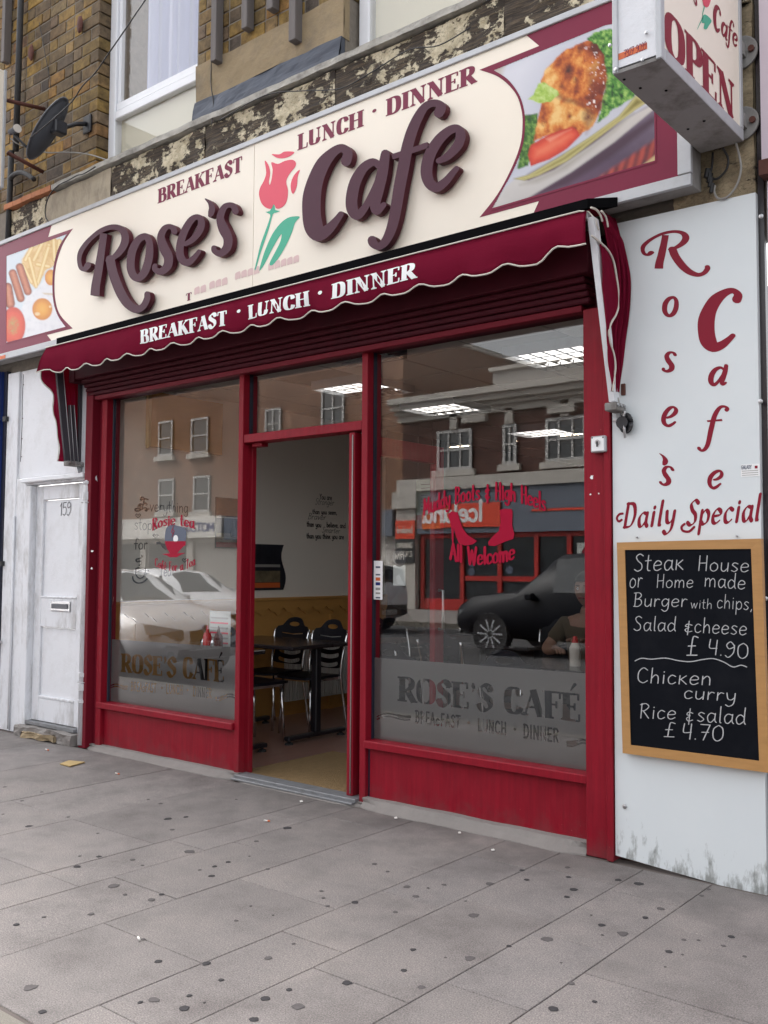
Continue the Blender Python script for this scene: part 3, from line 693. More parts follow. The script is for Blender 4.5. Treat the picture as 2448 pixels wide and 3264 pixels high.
# bricks: Flemish bond
single = []; many = bmesh.new()
def lay(x0, x1, z0, z1, vis):
    row = 0; z = z0
    while z < z1:
        x = x1; i = row % 2; first = True
        while x > x0 + .02:
            w = .228 if i % 2 == 0 else .11
            if first and row % 2 == 1: w = .11
            xa = max(x-w, x0); j = rnd.uniform(-.004, .004)
            c = ((xa+x)/2, z+.045)
            ok = vis(*c)
            if ok == 1: single.append((xa, x, z, j, x1-x < .01))
            elif ok == 2: bx(many, xa, x, j, .10, z, z+.088)
            x = xa - .010; i += 1; first = False
        z += .0995; row += 1
lay(-4.35, -2.246, 4.405, 7.0, lambda x, z: (1 if x > -3.75 and z < 6.35 and z > 4.40 else 2))
lay(-1.04, .345, 4.83, 7.0, lambda x, z: (1 if z < 5.12+(-x+.4)*.42 else 2))
lay(-8.0, -4.36, 4.405, 6.0, lambda x, z: 2)
meshes = {}
single = sorted(single, key=lambda s: s[2])
for n_, (xa, xb, z, j, cor) in enumerate(single):
    if n_ >= 298: bx(many, xa, xb, j, .10, z, z+.088); continue
    kk = (round(xb-xa, 3), cor)
    if kk not in meshes:
        bm = bmesh.new(); w = xb-xa; bx(bm, -w/2, w/2, 0, .185 if cor else .09, 0, .088, .004); meshes[kk] = bmdata(bm); meshes[kk].materials.append(MATS['brick_single'])
    o = bpy.data.objects.new('brick', meshes[kk]); COL.objects.link(o); o.location = Vector(((xa+xb)/2, j, z)) - Vector(B.location); o.parent = B
link('brickwork', bmdata(many), 'brick_many', B, kind='stuff')
# render band, lead flashing under it
def lump(name, x0, x1, y, z0, z1, mt, amp=.006, nx=40, nz=8, d=.05, fr=3.0, par=B, slope=0, label=None, seed=0):
    """an uneven worn face with thickness"""
    bm = bmesh.new(); g = []
    for i in range(nx+1):
        r = []
        for j_ in range(nz+1):
            x = x0+(x1-x0)*i/nx; z = z0+(z1-z0)*j_/nz
            dy = noise.fractal(Vector((x*fr+seed, 1.3, z*fr*2)), 1, 2, 4)*amp
            ez = noise.noise(Vector((x*5+seed, z, 3)))*amp*1.2 if j_ in (0, nz) else 0
            r.append(bm.verts.new((x, y-dy - slope*(1-j_/nz), z+ez)))
        g.append(r)
    for i in range(nx):
        for j_ in range(nz): bm.faces.new((g[i][j_], g[i+1][j_], g[i+1][j_+1], g[i][j_+1]))
    bk = [bm.verts.new((x, y+d, z)) for x, z in ((x0, z0), (x1, z0), (x1, z1), (x0, z1))]
    bm.faces.new([g[i][0] for i in range(nx, -1, -1)] + [bk[0], bk[1]]); bm.faces.new([g[i][nz] for i in range(nx+1)] + [bk[2], bk[3]])
    bm.faces.new([g[0][j_] for j_ in range(nz+1)] + [bk[3], bk[0]]); bm.faces.new([g[nx][j_] for j_ in range(nz, -1, -1)] + [bk[1], bk[2]])
    bmesh.ops.triangulate(bm, faces=[f for f in bm.faces if len(f.verts) > 4])
    return link(name, bmdata(bm), mt, par, label)
lump('render_band', -1.045, .34, -.012, 4.55, 4.83, 'render_tan', .008)
lump('lead_flashing', -1.04, .335, -.028, 4.41, 4.555, 'lead', .012, slope=.03, d=.03, fr=5)
lump('ledge', -2.75, 2.76, -.080, 4.362, 4.402, 'ledge_stone', .006, nx=140, nz=3, d=.2, fr=9)
for i in range(5): lump('ledge_tile', -3.46+i*.142, -3.462+i*.142+.139, -.085, 4.36, 4.40+rnd.uniform(0, .008), 'terracotta', .006, nx=4, nz=2, d=.15)
lump('timber_fascia', -3.44, -2.87, -.045, 3.85, 4.345, 'peeling_timber', .012, nx=40, nz=14, fr=7, seed=5)
lump('fascia_panel', -2.868, -1.98, -.045, 3.85, 4.345, 'stucco_stained', .008, nx=30, nz=12, fr=5)
for a, b, s_ in ((-1.978, -.9, 1), (-.898, .3, 2), (.302, 1.5, 3), (1.502, 2.76, 4)):
    lump('timber_fascia', a, b, -.045, 3.85, 4.345, 'peeling_timber', .014, nx=60, nz=14, fr=7, seed=s_*3)
lump('fascia_end_block', 2.40, 2.765, -.03, 2.985, 3.84, 'cracked_tan', .014, nx=14, nz=30, fr=7, seed=20)
lump('fascia_end_block', 2.40, 2.765, -.03, 4.41, 6.4, 'cracked_tan', .014, nx=14, nz=40, fr=7, seed=24)
# grey timber battens hanging over the brickwork
for u, v, w in ((687, 198, .055), (786, 94, .055), (867, 33, .055), (938, 133, .06), (15, 200, .05)):
    p = at(u, v, -.05); box('timber_batten', p.x-w/2, p.x+w/2, -.075, -.008, p.z, 6.9, 'grey_timber', B, bev=.004)
for u, v in ((255, 78), (99, 168)):
    p = at(u, v, -.03); bm = bmesh.new(); bmesh.ops.create_icosphere(bm, subdivisions=2, radius=1)
    for w in bm.verts:
        q = w.co.copy(); s_ = 1+.35*noise.noise(q*2+p*3); w.co = p + Vector((q.x*.032*s_, q.y*.02, q.z*.072*s_))
    link('wall_anchor', bmdata(bm), 'rust', B)
# upper sash windows
def sash(x0, x1, z0, z1, mid, lower, upper, y=.10):
    w = thing('x', None, None); w.name = 'window'; w.location = Vector((x0, y, z0)) - Vector(B.location); w.parent = B
    def fr(name, a, b, c, d, y0=y, y1=y+.07): return box(name, a, b, y0, y1, c, d, 'upvc', w, bev=.006)
    t = .085
    fr('frame', x0, x0+t, z0, z1); fr('frame', x1-t, x1, z0, z1); fr('frame', x0+t+.002, x1-t-.002, z1-t, z1)
    fr('sash_rail', x0+t+.002, x1-t-.002, mid-.035, mid+.03, y+.01, y+.06); fr('sash_rail', x0+t+.002, x1-t-.002, mid-.105, mid-.04, y-.004, y+.05)
    fr('sash_stile', x0+t+.002, x0+t+.035, mid+.032, z1-t-.002, y+.02, y+.06)
    box('pane', x0+t, x1-t, y+.045, y+.05, mid+.03, z1-t, 'clear_glass', w); box('pane', x0+t, x1-t, y+.03, y+.035, z0, mid-.1, 'clear_glass', w)
    return w
w1 = sash(-2.244, -1.02, 4.40, 6.75, 4.93, 0, 0)
w2 = sash(.36, 1.94, 4.40, 6.75, 6.6, 0, 0)
box('blind', -2.15, -1.05, .160, .165, 4.38, 4.91, 'blind_cream', w1); box('blind', .42, 1.9, .160, .165, 4.38, 6.5, 'blind_cream', w2)
bm = bmesh.new(); N_ = 60
vs = [[bm.verts.new((-1.92+.9*i/N_, .22+.045*sin(i*.8)+.015*sin(i*2.1), z)) for z in (4.9, 6.7)] for i in range(N_+1)]
for i in range(N_): bm.faces.new((vs[i][0], vs[i+1][0], vs[i+1][1], vs[i][1]))
link('curtain', bmdata(bm), 'curtain', w1, smooth=True)
box('room_back', -2.3, 2.0, 1.2, 1.25, 4.3, 6.8, 'interior_wall', B)

# ---- neighbours left and right
n_ = thing('neighbour_shopfront', 'blue painted shopfront at the far left edge beyond the white timber wall', 'shopfront', (-4, 0, 0))
box('panel', -8, -3.475, -.05, .02, 0, 2.98, 'blue_paint', n_); box('edge_trim', -3.473, -3.43, -.03, .02, 0, 2.98, 'navy_gasket', n_); box('downpipe_clip', -3.43, -3.38, -.06, -.02, 2.55, 2.59, 'cast_iron', n_); box('downpipe_clip', -3.43, -3.38, -.06, -.02, 1.34, 1.38, 'cast_iron', n_)
box('corner_bead', -3.50, -3.476, -.075, -.051, 0, 2.98, 'blue_paint', n_, bev=.006)
n_ = thing('neighbour_panelling', 'pink panelled shopfront at the right edge beside the white board', 'shopfront', (3.2, 0, 0))
box('panel', 2.80, 5.2, -.05, .0, 3.10, 7.5, 'pink_panel', n_); box('panel', 2.815, 5.2, -.03, .0, .0, 3.02, 'pink_panel', n_); box('trim', 2.80, 5.2, -.09, -.002, 3.03, 3.095, 'rust', n_)
box('edge_strip', 2.772, 2.797, -.02, .012, 0, 6.0, 'dark_wood', n_)

# ---- timber wall with the white door of number 159
D = thing('timber_wall', 'white painted boarded wall around the door left of the cafe', 'wall', (-2.8, 0, 0))
box('board', -3.41, -3.235, -.03, .012, .0, 2.955, 'worn_white_paint', D, bev=.004)
box('board', -3.228, -2.215, -.012, .012, 2.06, 2.955, 'white_paint', D, bev=.003)
box('board', -3.228, -3.075, -.03, .012, .0, 2.05, 'worn_white_paint', D, bev=.004)
box('door_frame', -3.07, -2.985, -.045, .06, .0, 1.99, 'worn_white_paint', D, bev=.005)
box('door_frame', -3.07, -2.215, -.045, .06, 1.995, 2.045, 'worn_white_paint', D, bev=.005)
box('cornice', -3.09, -2.215, -.075, -.046, 2.012, 2.05, 'white_paint', D, bev=.006)
box('board', -2.30, -2.215, -.012, .06, .0, 1.99, 'worn_white_paint', D)
tube('cover_strip', [(-3.232, -.04, 1.75), (-3.232, -.04, .02)], .012, 'worn_white_paint', D, 6)
for z in (2.9, 2.62, 2.45, 2.3): cyl('nail', (-3.19, -.012, z-.06), (-3.19, -.016, z-.06), .004, 'rust', D, 6)
cyl('bracket_hook', (-3.41, -.06, .72), (-3.36, -.06, .715), .012, 'steel', D, 8)
tube('wall_crack', [(-3.2, -.0135, 2.93), (-3.205, -.0135, 2.7), (-3.198, -.0135, 2.5), (-3.206, -.0135, 2.2)], .0025, 'black_matt', D, 4)
d = thing('front_door', 'white panelled door with letterbox and handwritten 159', 'door', (-2.64, .03, .12))
Xa, Xb, y0 = -2.975, -2.30, .005
for a, b, c, e in ((Xa, Xa+.10, .12, 1.985), (Xb-.08, Xb, .12, 1.985)): box('stile', a, b, y0, y0+.045, c, e, 'worn_white_paint', d, bev=.004)
for c, e in ((.12, .30), (.86, 1.09), (1.87, 1.985)): box('rail', Xa+.101, Xb-.081, y0, y0+.045, c, e, 'worn_white_paint', d, bev=.004)
for c, e in ((.305, .855), (1.095, 1.865)): box('panel', Xa+.101, Xb-.081, y0+.018, y0+.04, c, e, 'white_paint', d)
for z, h in ((.30, .018), (1.09, .014)): box('bead', Xa+.101, Xb-.081, y0-.004, y0+.016, z, z+h, 'worn_white_paint', d, bev=.003)
p = crop(0, 1750, .4822)
a, b = at(*p(342, 342), y0), at(*p(468, 415), y0)
lb = box('letterbox', a.x, b.x, y0-.012, y0-.002, b.z-.0, a.z, 'steel', d, bev=.004); box('flap', a.x+.022, b.x-.022, y0-.018, y0-.013, b.z+.02, a.z-.02, 'dish_grey', lb, bev=.003)
p = crop(0, 1100, .4822)
writing('door_number', '159', [at(*p(395, 1128), y0+.015), at(*p(470, 1118), y0+.015)], .10, 'dish_grey', d, mono(.035))
lump('doorstep', -3.05, -2.25, -.10, .004, .085, 'cement', .02, nx=20, nz=4, d=.2, fr=8, par=D); box('threshold', -2.98, -2.30, -.045, .05, .092, .115, 'worn_sill', D)
lump('step_patch', -2.9, -2.45, -.118, .006, .05, 'render_tan', .02, nx=10, nz=3, d=.03, fr=9, par=D)
# painted waste pipe
P_ = thing('waste_pipe', 'white painted waste pipe running down beside the cafe front', 'pipe', (-2.262, -.05, 0))
px = at(273, 1823, -.05).x
tube('pipe', [(px, -.05, .02), (px, -.05, 1.93), (px, -.045, 1.97), (px+.03, -.02, 2.0), (px+.05, .0, 2.005)], .030, 'worn_white_paint', P_, 12)
for z, h in ((1.84, .06), (1.96, .02), (.42, .05), (.52, .03), (.33, .02)): cyl('collar', (px, -.05, z), (px, -.05, z+h), .037, 'worn_white_paint', P_, 12)
for z in (1.82, .48): tube('strap', [(px-.04, -.03, z), (px-.036, -.075, z), (px+.036, -.075, z), (px+.05, -.02, z)], .004, 'steel', P_, 5)

# ---- the room inside
def st(name, *a): o = box(name, *a); o['kind'] = 'structure'; return o
st('cafe_floor', -2.1, 2.2, .10, 8.0, -.06, .012, 'lino')
mt_ = box('door_mat', -.60, .50, .04, .98, .013, .022, 'coir'); tag(mt_, 'brown coir mat inside the open cafe doorway', 'door mat')
st('cafe_wall_left', -2.3, -2.1, .10, 3.4, 0, 2.80, 'interior_wall'); st('cafe_wall_rear_left', -2.3, -2.1, 3.401, 8.0, 0, 2.80, 'shaded_wall'); st('cafe_wall_back', -2.3, 2.4, 8.0, 8.2, 0, 2.80, 'shaded_wall'); st('cafe_wall_right', 2.15, 2.35, .10, 8.0, 0, 2.80, 'interior_wall')
ce = st('cafe_ceiling', -2.3, 2.4, .02, 8.2, 2.775, 2.95, 'ceiling_grid')
LIGHTS = ((-.72, 2.53), (1.09, 1.31), (-.68, 1.38), (-.76, 4.30), (1.17, 2.9), (1.17, 4.7))  # last two are added out of view to brighten the room
gx = [-2.1+.6*i-.18 for i in range(9)]; gy = [.12+.6*i-.5 for i in range(15)]
for i in range(8):
    for j in range(14):
        x0, x1, y0, y1 = max(gx[i], -2.1)+.01, min(gx[i+1], 2.15)-.01, max(gy[j], .12)+.01, min(gy[j+1], 8)-.01
        if x1-x0 < .05 or y1-y0 < .05: continue
        if any(x0 < lx < x1 and y0 < ly < y1 for lx, ly in LIGHTS): continue
        box('ceiling_tile', x0, x1, y0, y1, 2.760, 2.774, 'interior_ceiling', ce)
hd = lbox('header', -2.22, 2.1, .0, .10, 2.60, 2.96, mt='shutter_paint')
# ================================================================== SHOPFRONT
SF = thing('shopfront', 'red framed cafe shopfront with two big windows and a stall riser', 'shopfront', (0, .05, 0))
def sb(name, *a, bev=.003, m='red_paint', **k): return box(name, *a, m, SF, bev=bev, **k)
sb('pillar', 1.942, 2.085, -.045, .10, 0.0, 2.60); sb('guide_rail', 2.055, 2.088, -.065, -.047, 0.0, 2.60)
sb('pillar', -2.205, -2.118, -.065, .10, .0, 2.70, m='dark_red_paint'); sb('guide_channel', -2.116, -2.064, .0, .10, .0, 2.60, m='dark_red_paint')
sb('jamb', -2.062, -2.0, -.02, .035, .0, 2.60); sb('jamb', -2.062, -2.0, .060, .10, .0, 2.60); sb('gasket', -2.062, -1.996, .0352, .0598, .30, 2.60, m='navy_gasket')
for x0, x1 in ((-.556, -.512), (.500, .545)):
    sb('post', x0, x1, -.01, .045, .0, 2.60); sb('post', x0, x1, .0752, .115, .0, 2.60)
    sb('gasket', x0, x1+.002, .0452, .075, .0 if x0 < 0 else .32, 2.60, bev=0, m='red_paint' if x0 < -9 else 'navy_gasket') if x0 > 0 else sb('gasket', x0, x1+.002, .0452, .075, 2.2, 2.60, bev=0, m='navy_gasket')
sb('post_web', -.555, -.514, .0451, .0751, .0, 2.19, bev=0)
sb('transom', -.510, .498, -.005, .10, 2.145, 2.200)
sb('door_closer', -.47, -.38, .03, .09, 2.12, 2.143, bev=.002)
sb('sill', -2.05, -.558, -.030, .10, .300, .345, bev=.005); sb('sill', .547, 1.940, -.030, .10, .323, .367, bev=.005)
sb('stall_riser', -2.0, -.558, .012, .06, .0, .299); sb('stall_riser', .56, 1.940, .012, .06, .0, .322)
sb('riser_joint', -2.05, -2.003, .016, .06, .0, .299, m='navy_gasket', bev=0); sb('riser_joint', .547, .558, .016, .06, .0, .322, m='navy_gasket', bev=0)
GL = []
def pane(x0, x1, z0, z1, name='pane'): return box(name, x0, x1, .058, .064, z0, z1, 'shop_glass', SF)
PL = pane(-1.998, -.558, .346, 2.60); PR = pane(.547, 1.940, .368, 2.60); PT = pane(-.510, .498, 2.201, 2.60)
# concrete skirt along the foot
def skirt(x0, x1, h0, h1, name='kerb_fillet'):
    bm = bmesh.new(); n = 36; R = []
    for i in range(n+1):
        x = x0+(x1-x0)*i/n; t = i/n; h = h0+(h1-h0)*t + .006*noise.noise(Vector((x*4, 2, 0))); w = (.062 + .02*noise.noise(Vector((x*3, 9, 0))))*min(1, .35+(x-x0)*5, .35+(x1-x)*5)
        R.append([bm.verts.new((x, y, z)) for y, z in ((.011, h), (-.03, h*.93), (-w*.8, h*.5), (-w-.02, .004), (-w-.03, -.03), (.011, -.03))])
    for i in range(n):
        for j in range(5): bm.faces.new((R[i][j], R[i+1][j], R[i+1][j+1], R[i][j+1]))
    return link(name, bmdata(bm), 'cement', SF, smooth=False)
skirt(-2.12, -.50, .035, .04); skirt(-.50, .54, .022, .02); skirt(.54, 1.94, .052, .055)
sb('door_sill', -.515, .50, -.045, .06, .012, .034, m='worn_sill'); sb('door_sill', -.515, .50, -.075, -.047, .006, .018, m='worn_sill')
# paint chips: filler white and bright red
for u, v, r, m_ in ((1886, 1521, 9, 'vinyl_white'), (1882, 1576, 4, 'vinyl_white'), (1908, 1573, 3, 'vinyl_white'), (1935, 1571, 4, 'vinyl_white'), (1932, 1587, 6, 'vinyl_white'), (1942, 2505, 8, 'red_gloss'), (1951, 2620, 5, 'red_gloss'), (294, 1757, 5, 'vinyl_white'), (292, 1812, 5, 'vinyl_white')):
    yy = -.046 if u > 1000 else -.0665
    n = 9; P = [(u+cos(6.28*k/n)*r*rnd.uniform(.35, 1), v+sin(6.28*k/n)*r*(2.4 if m_ == 'red_gloss' and v > 2550 else 1.2)*rnd.uniform(.35, 1)) for k in range(n)]
    V, Fc = union([P], eps=1e-4); flat('paint_chip', V, Fc, lambda q: at(q[0], q[1], yy), m_, SF, depth=(0, .002, 0))
# roller shutter box and its bottom bar above the glass
RS = thing('roller_shutter', 'dark maroon roller shutter box rolled up above the windows', 'roller shutter', (0, -.1, 2.6))
box('housing', -2.215, 2.03, -.16, .0, 2.745, 2.94, 'shutter_paint', RS, bev=.004)
box('end_plate', -2.29, -2.216, -.165, .0, 2.725, 2.94, 'shutter_paint', RS, bev=.004)
for z0, z1, y in ((2.715, 2.742, -.125), (2.685, 2.712, -.10), (2.655, 2.682, -.085), (2.625, 2.652, -.070)): box('slat', -2.19, 1.99, y, -.0, z0, z1, 'shutter_paint', RS, bev=.006)
box('bottom_bar', -2.11, 1.94, -.055, -.001, 2.590, 2.622, 'dark_red_paint', RS, bev=.003)
# door leaf opened into the room
DR = thing('shop_door', 'red framed glass cafe door folded back inside the doorway', 'door', (.42, .05, .03))
X0, X1 = .395, .440
def db(name, y0, y1, z0, z1, m='red_paint'): return box(name, X0, X1, y0, y1, z0, z1, m, DR, bev=.003)
db('stile', .0, .095, .035, 2.135); db('stile', .80, .895, .035, 2.135); db('rail', .097, .798, 2.02, 2.135); db('rail', .097, .798, .035, .26)
box('pane', .414, .420, .096, .799, .261, 2.02, 'shop_glass', DR); tube('brush_seal', [(.428, -.004, .05), (.428, -.004, 2.12)], .004, 'cable_grey', DR, 5)
cyl('lock', (.394, .05, 1.05), (.385, .05, 1.05), .018, 'steel', DR); tube('handle', [(.44, .84, .95), (.475, .84, .95), (.475, .84, 1.2), (.44, .84, 1.2)], .009, 'steel', DR)
box('gap_strip', .441, .499, .062, .068, .035, 2.143, 'dark_red_paint', SF)

# ---- frosted film with clear lettering
def film(name, corners, texts, label):
    pl_, pr_, pb = corners
    x0, x1 = pl_.x, pr_.x; zt0, zt1, zb = pl_.z, pr_.z, pb
    polys = []
    for txt, a, b, h, tr in texts:
        big_ = txt[0] in 'RC\u2022'; tot, ps = layout(txt, glyph_ser if big_ else mono(.085), tr if big_ else .12) if txt != '~' else (1, None)
        if ps is None:
            L_ = catmull([(a.x+(b.x-a.x)*t, a.z+(b.z-a.z)*t + h*sin(t*5.2)) for t in (0, .2, .4, .6, .8, 1)], 3)
            for dz in (0, .016): polys += stroke([(q[0], q[1]-dz) for q in L_], [.0045 if i < len(L_)*.6 else .009-dz*.3 for i in range(len(L_))])
            continue
        for p in ps: polys.append([(a.x+(b.x-a.x)*q[0]/tot, a.z+(b.z-a.z)*q[0]/tot+h*q[1]) for q in p])
    base = [(x0, zb), (x1, zb), (x1, zt1), (x0, zt0)]
    V, Fc = union(polys, base, 1e-5)
    return flat(name, V, Fc, lambda q: Vector((q[0], .0665, q[1])), 'frosted_film', SF, label=label)
G = .066
c = crop(1150, 1650, .4972); A = lambda x, y: at(*c(x, y), G)
film('frosted_film', (Vector((.547, G, A(75, 895).z)), Vector((1.940, G, A(1475, 1000).z)), .368),
     [("ROSE'S", A(238, 1175), A(850, 1245), (A(245, 1020)-A(245, 1178)).z, .0), ("CAF\u00c9", A(915, 1250), A(1412, 1312), (A(915, 1080)-A(915, 1250)).z, .0),
      ('BREAKFAST', A(350, 1312), A(638, 1348), .062, .05), ('\u2022', A(670, 1345), A(712, 1350), .06, 0), ('LUNCH', A(750, 1366), A(932, 1392), .062, .05), ('\u2022', A(965, 1388), A(1010, 1393), .06, 0), ('DINNER', A(1042, 1408), A(1270, 1440), .064, .05),
      ('~', A(105, 1275), A(315, 1262), .014, 0), ('~', A(1475, 1445), A(1322, 1428), .012, 0)], 'grey frosted film with clear lettering')
c2 = crop(0, 1750, .4822); A2 = lambda x, y: at(*c2(x, y), G)
film('frosted_film', (Vector((-1.998, G, A2(740, 597).z)), Vector((-.558, G, A2(1568, 650).z)), .346),
     [("ROSE'S", A2(798, 812), A2(1165, 848), (A2(800, 690)-A2(800, 812)).z, .0), ("CAF\u00c9", A2(1205, 852), A2(1482, 882), (A2(1210, 715)-A2(1210, 855)).z, .0),
      ('BREAKFAST', A2(865, 935), A2(1032, 948), .06, .05), ('\u2022', A2(1058, 940), A2(1082, 942), .055, 0), ('LUNCH', A2(1098, 952), A2(1206, 962), .06, .05), ('\u2022', A2(1228, 955), A2(1252, 958), .055, 0), ('DINNER', A2(1275, 970), A2(1398, 984), .06, .05),
      ('~', A2(730, 905), A2(840, 900), .012, 0), ('~', A2(1558, 970), A2(1428, 975), .012, 0)], 'grey frosted film with clear lettering')

# ---- coloured vinyl on the glass
YG = .0555
K = lambda x, y: at(1150+x*.4822, 950+y*.4822, YG)
curl = lambda r: nibpen(r, 10, r*.45)
vb = thing('window_decal', 'red Muddy Boots and High Heels vinyl on the right window', 'decal', (1.3, YG, 1.2))
V1 = [K(*q) for q in ((415, 1432), (520, 1392), (640, 1352), (770, 1332), (900, 1328), (1020, 1340), (1120, 1368), (1222, 1408))]
writing('lettering', 'Muddy Boots & High Heels', V1, .083, 'vinyl_red', vb, nibpen(.10, 5, .04), .08)
W1 = [at(1150+x*.4972, 1650+y*.4972, YG) for x, y in ((572, 262), (660, 288), (760, 298), (870, 286), (985, 262))]
writing('lettering', 'All Welcome', W1, .085, 'vinyl_red', vb, nibpen(.11, 5, .045), .06)
ck = crop(1150, 950, .4822)
poly('high_heel', [(578, 1432), (598, 1410), (640, 1418), (655, 1470), (672, 1520), (705, 1565), (768, 1606), (742, 1628), (690, 1636), (648, 1622), (625, 1560), (614, 1520), (613, 1612), (603, 1612), (598, 1520), (588, 1470)], ck, lambda u, v: at(u, v, YG), 'vinyl_red', vb)
poly('boot', [(918, 1402), (945, 1393), (995, 1394), (1003, 1412), (1000, 1500), (1015, 1560), (1008, 1592), (960, 1608), (885, 1640), (845, 1636), (842, 1612), (875, 1572), (912, 1540), (925, 1480)], ck, lambda u, v: at(u, v, YG), 'vinyl_red', vb)
vt = thing('window_decal', 'red Rosie tea cup and grey teapot vinyl on the left window', 'decal', (-1.3, YG, 1.2))
ct = crop(400, 1560, .1808); T = lambda x, y: at(*ct(x, y), YG); pt = lambda u, v: at(u, v, YG)
poly('teapot', [(705, 735), (720, 680), (760, 640), (830, 620), (900, 640), (990, 660), (1060, 700), (1075, 760), (1068, 860), (1062, 912), (692, 912), (690, 830)], ct, pt, 'grey_blue', vt)
poly('teapot', [(540, 925), (600, 918), (640, 950), (700, 955), (745, 1068), (700, 1066), (650, 1030), (610, 970), (545, 970)], ct, pt, 'vinyl_black', vt)
poly('cup', [(692, 913), (1062, 913), (1058, 985), (1015, 1010), (950, 1080), (912, 1125), (1062, 1118), (960, 1160), (905, 1196), (782, 1196), (728, 1165), (640, 1138), (782, 1126), (735, 1050), (705, 975)], ct, lambda u, v: at(u, v, YG-.001), 'vinyl_red', vt)
writing('lettering', 'Rosie tea', [T(470, 718), T(640, 652), T(820, 625), T(1000, 640), T(1210, 682)], .077, 'vinyl_red', vt, nibpen(.085, 5, .035), .08)
writing('lettering', 'Caf\u00e9 For a Tea', [T(520, 1350), T(680, 1408), T(860, 1428), T(1030, 1408), T(1225, 1322)], .058, 'vinyl_red', vt, nibpen(.08, 5, .035), .08)
for q in ((850, 665), (830, 720)): tube('steam', [T(q[0], q[1]-15), T(q[0]-22, q[1]+30), T(q[0]+12, q[1]+70), T(q[0]-10, q[1]+120)], .003, 'vinyl_red', vt, 5)
lathe('rose_ring', T(885, 870), [(.021, -.001), (.026, -.001), (.026, .001), (.021, .001)], 'vinyl_white', vt, 16, 'y')
cs = thing('card_sticker', 'white card payments sticker strip on the right window edge', 'sticker', (.6, YG, 1.1))
q = lambda x, y: at(750+x*.407, 1700+y*.407, YG)
a, b = q(1085, 215), q(1153, 520); box('strip', a.x, b.x, YG-.0015, YG, b.z, a.z, 'vinyl_white', cs)
for y_, h_, m_ in ((258, 14, 'grey_blue'), (318, 12, 'grey_blue'), (345, 26, 'orange_print'), (383, 24, 'blue_paint'), (425, 20, 'cable_grey'), (462, 14, 'cable_grey'), (498, 12, 'grey_blue')):
    a_, b_ = q(1102, y_), q(1136, y_+h_); box('logo', a_.x, b_.x, YG-.0028, YG-.0016, b_.z, a_.z, m_, cs)
for y_, t_ in ((335, 'VISA'), (515, 'VISA')): writing('lettering', t_, [q(1100, y_+4), q(1136, y_+4)], .012, 'grey_blue', cs, mono(.06))

# ---- key switch
ks = thing('key_switch', 'square steel shutter key switch on the red right pillar', 'switch', (2.0, -.05, 1.93))
kq = crop(1750, 600, .4069); KK = lambda x, y: at(*kq(x, y), -.085)
a, b = KK(325, 1945), KK(440, 2062)
box('housing', a.x, b.x, -.085, -.047, b.z, a.z, 'aluminium', ks, bev=.004); box('plate', a.x+.006, b.x-.006, -.087, -.0855, b.z+.006, a.z-.006, 'vinyl_white', ks)
cx_ = (a.x+b.x)/2; cyl('lock', (cx_, -.087, (a.z+b.z)/2+.008), (cx_, -.092, (a.z+b.z)/2+.008), .012, 'steel', ks); box('keyway', cx_-.004, cx_+.004, -.0935, -.0925, (a.z+b.z)/2-.014, (a.z+b.z)/2+.012, 'black_plastic', ks)
for sx, s in ((-.028, 1), (.028, -1)): prismo('arrow', [(cx_+sx-.005, -.088, (a.z+b.z)/2+.03+s*.004), (cx_+sx+.005, -.088, (a.z+b.z)/2+.03+s*.004), (cx_+sx, -.088, (a.z+b.z)/2+.03-s*.005)], (0, .0005, 0), 'black_plastic', ks)

# ================================================================== WHITE SIDE PANEL AND CHALKBOARD
SP = thing('sign_panel', "tall white panel lettered Rose's Cafe and Daily Special in dark red", 'sign', (2.43, -.03, 0))
YP = -.05
vs, fs = prism([(2.093, YP, .03), (2.770, YP, -.018), (2.772, YP, 2.975), (2.095, YP, 2.985)], (0, .035, 0))
link('panel', data(vs, fs), 'panel_scuffed', SP)
for u, v in ((2427, 690), (2425, 1280), (1992, 2570), (2441, 1908)): q_ = at(u, v, YP); lathe('screw', q_, [(.010, -.001), (.010, -.006), (.004, -.008)], 'steel', SP, 10, 'y')
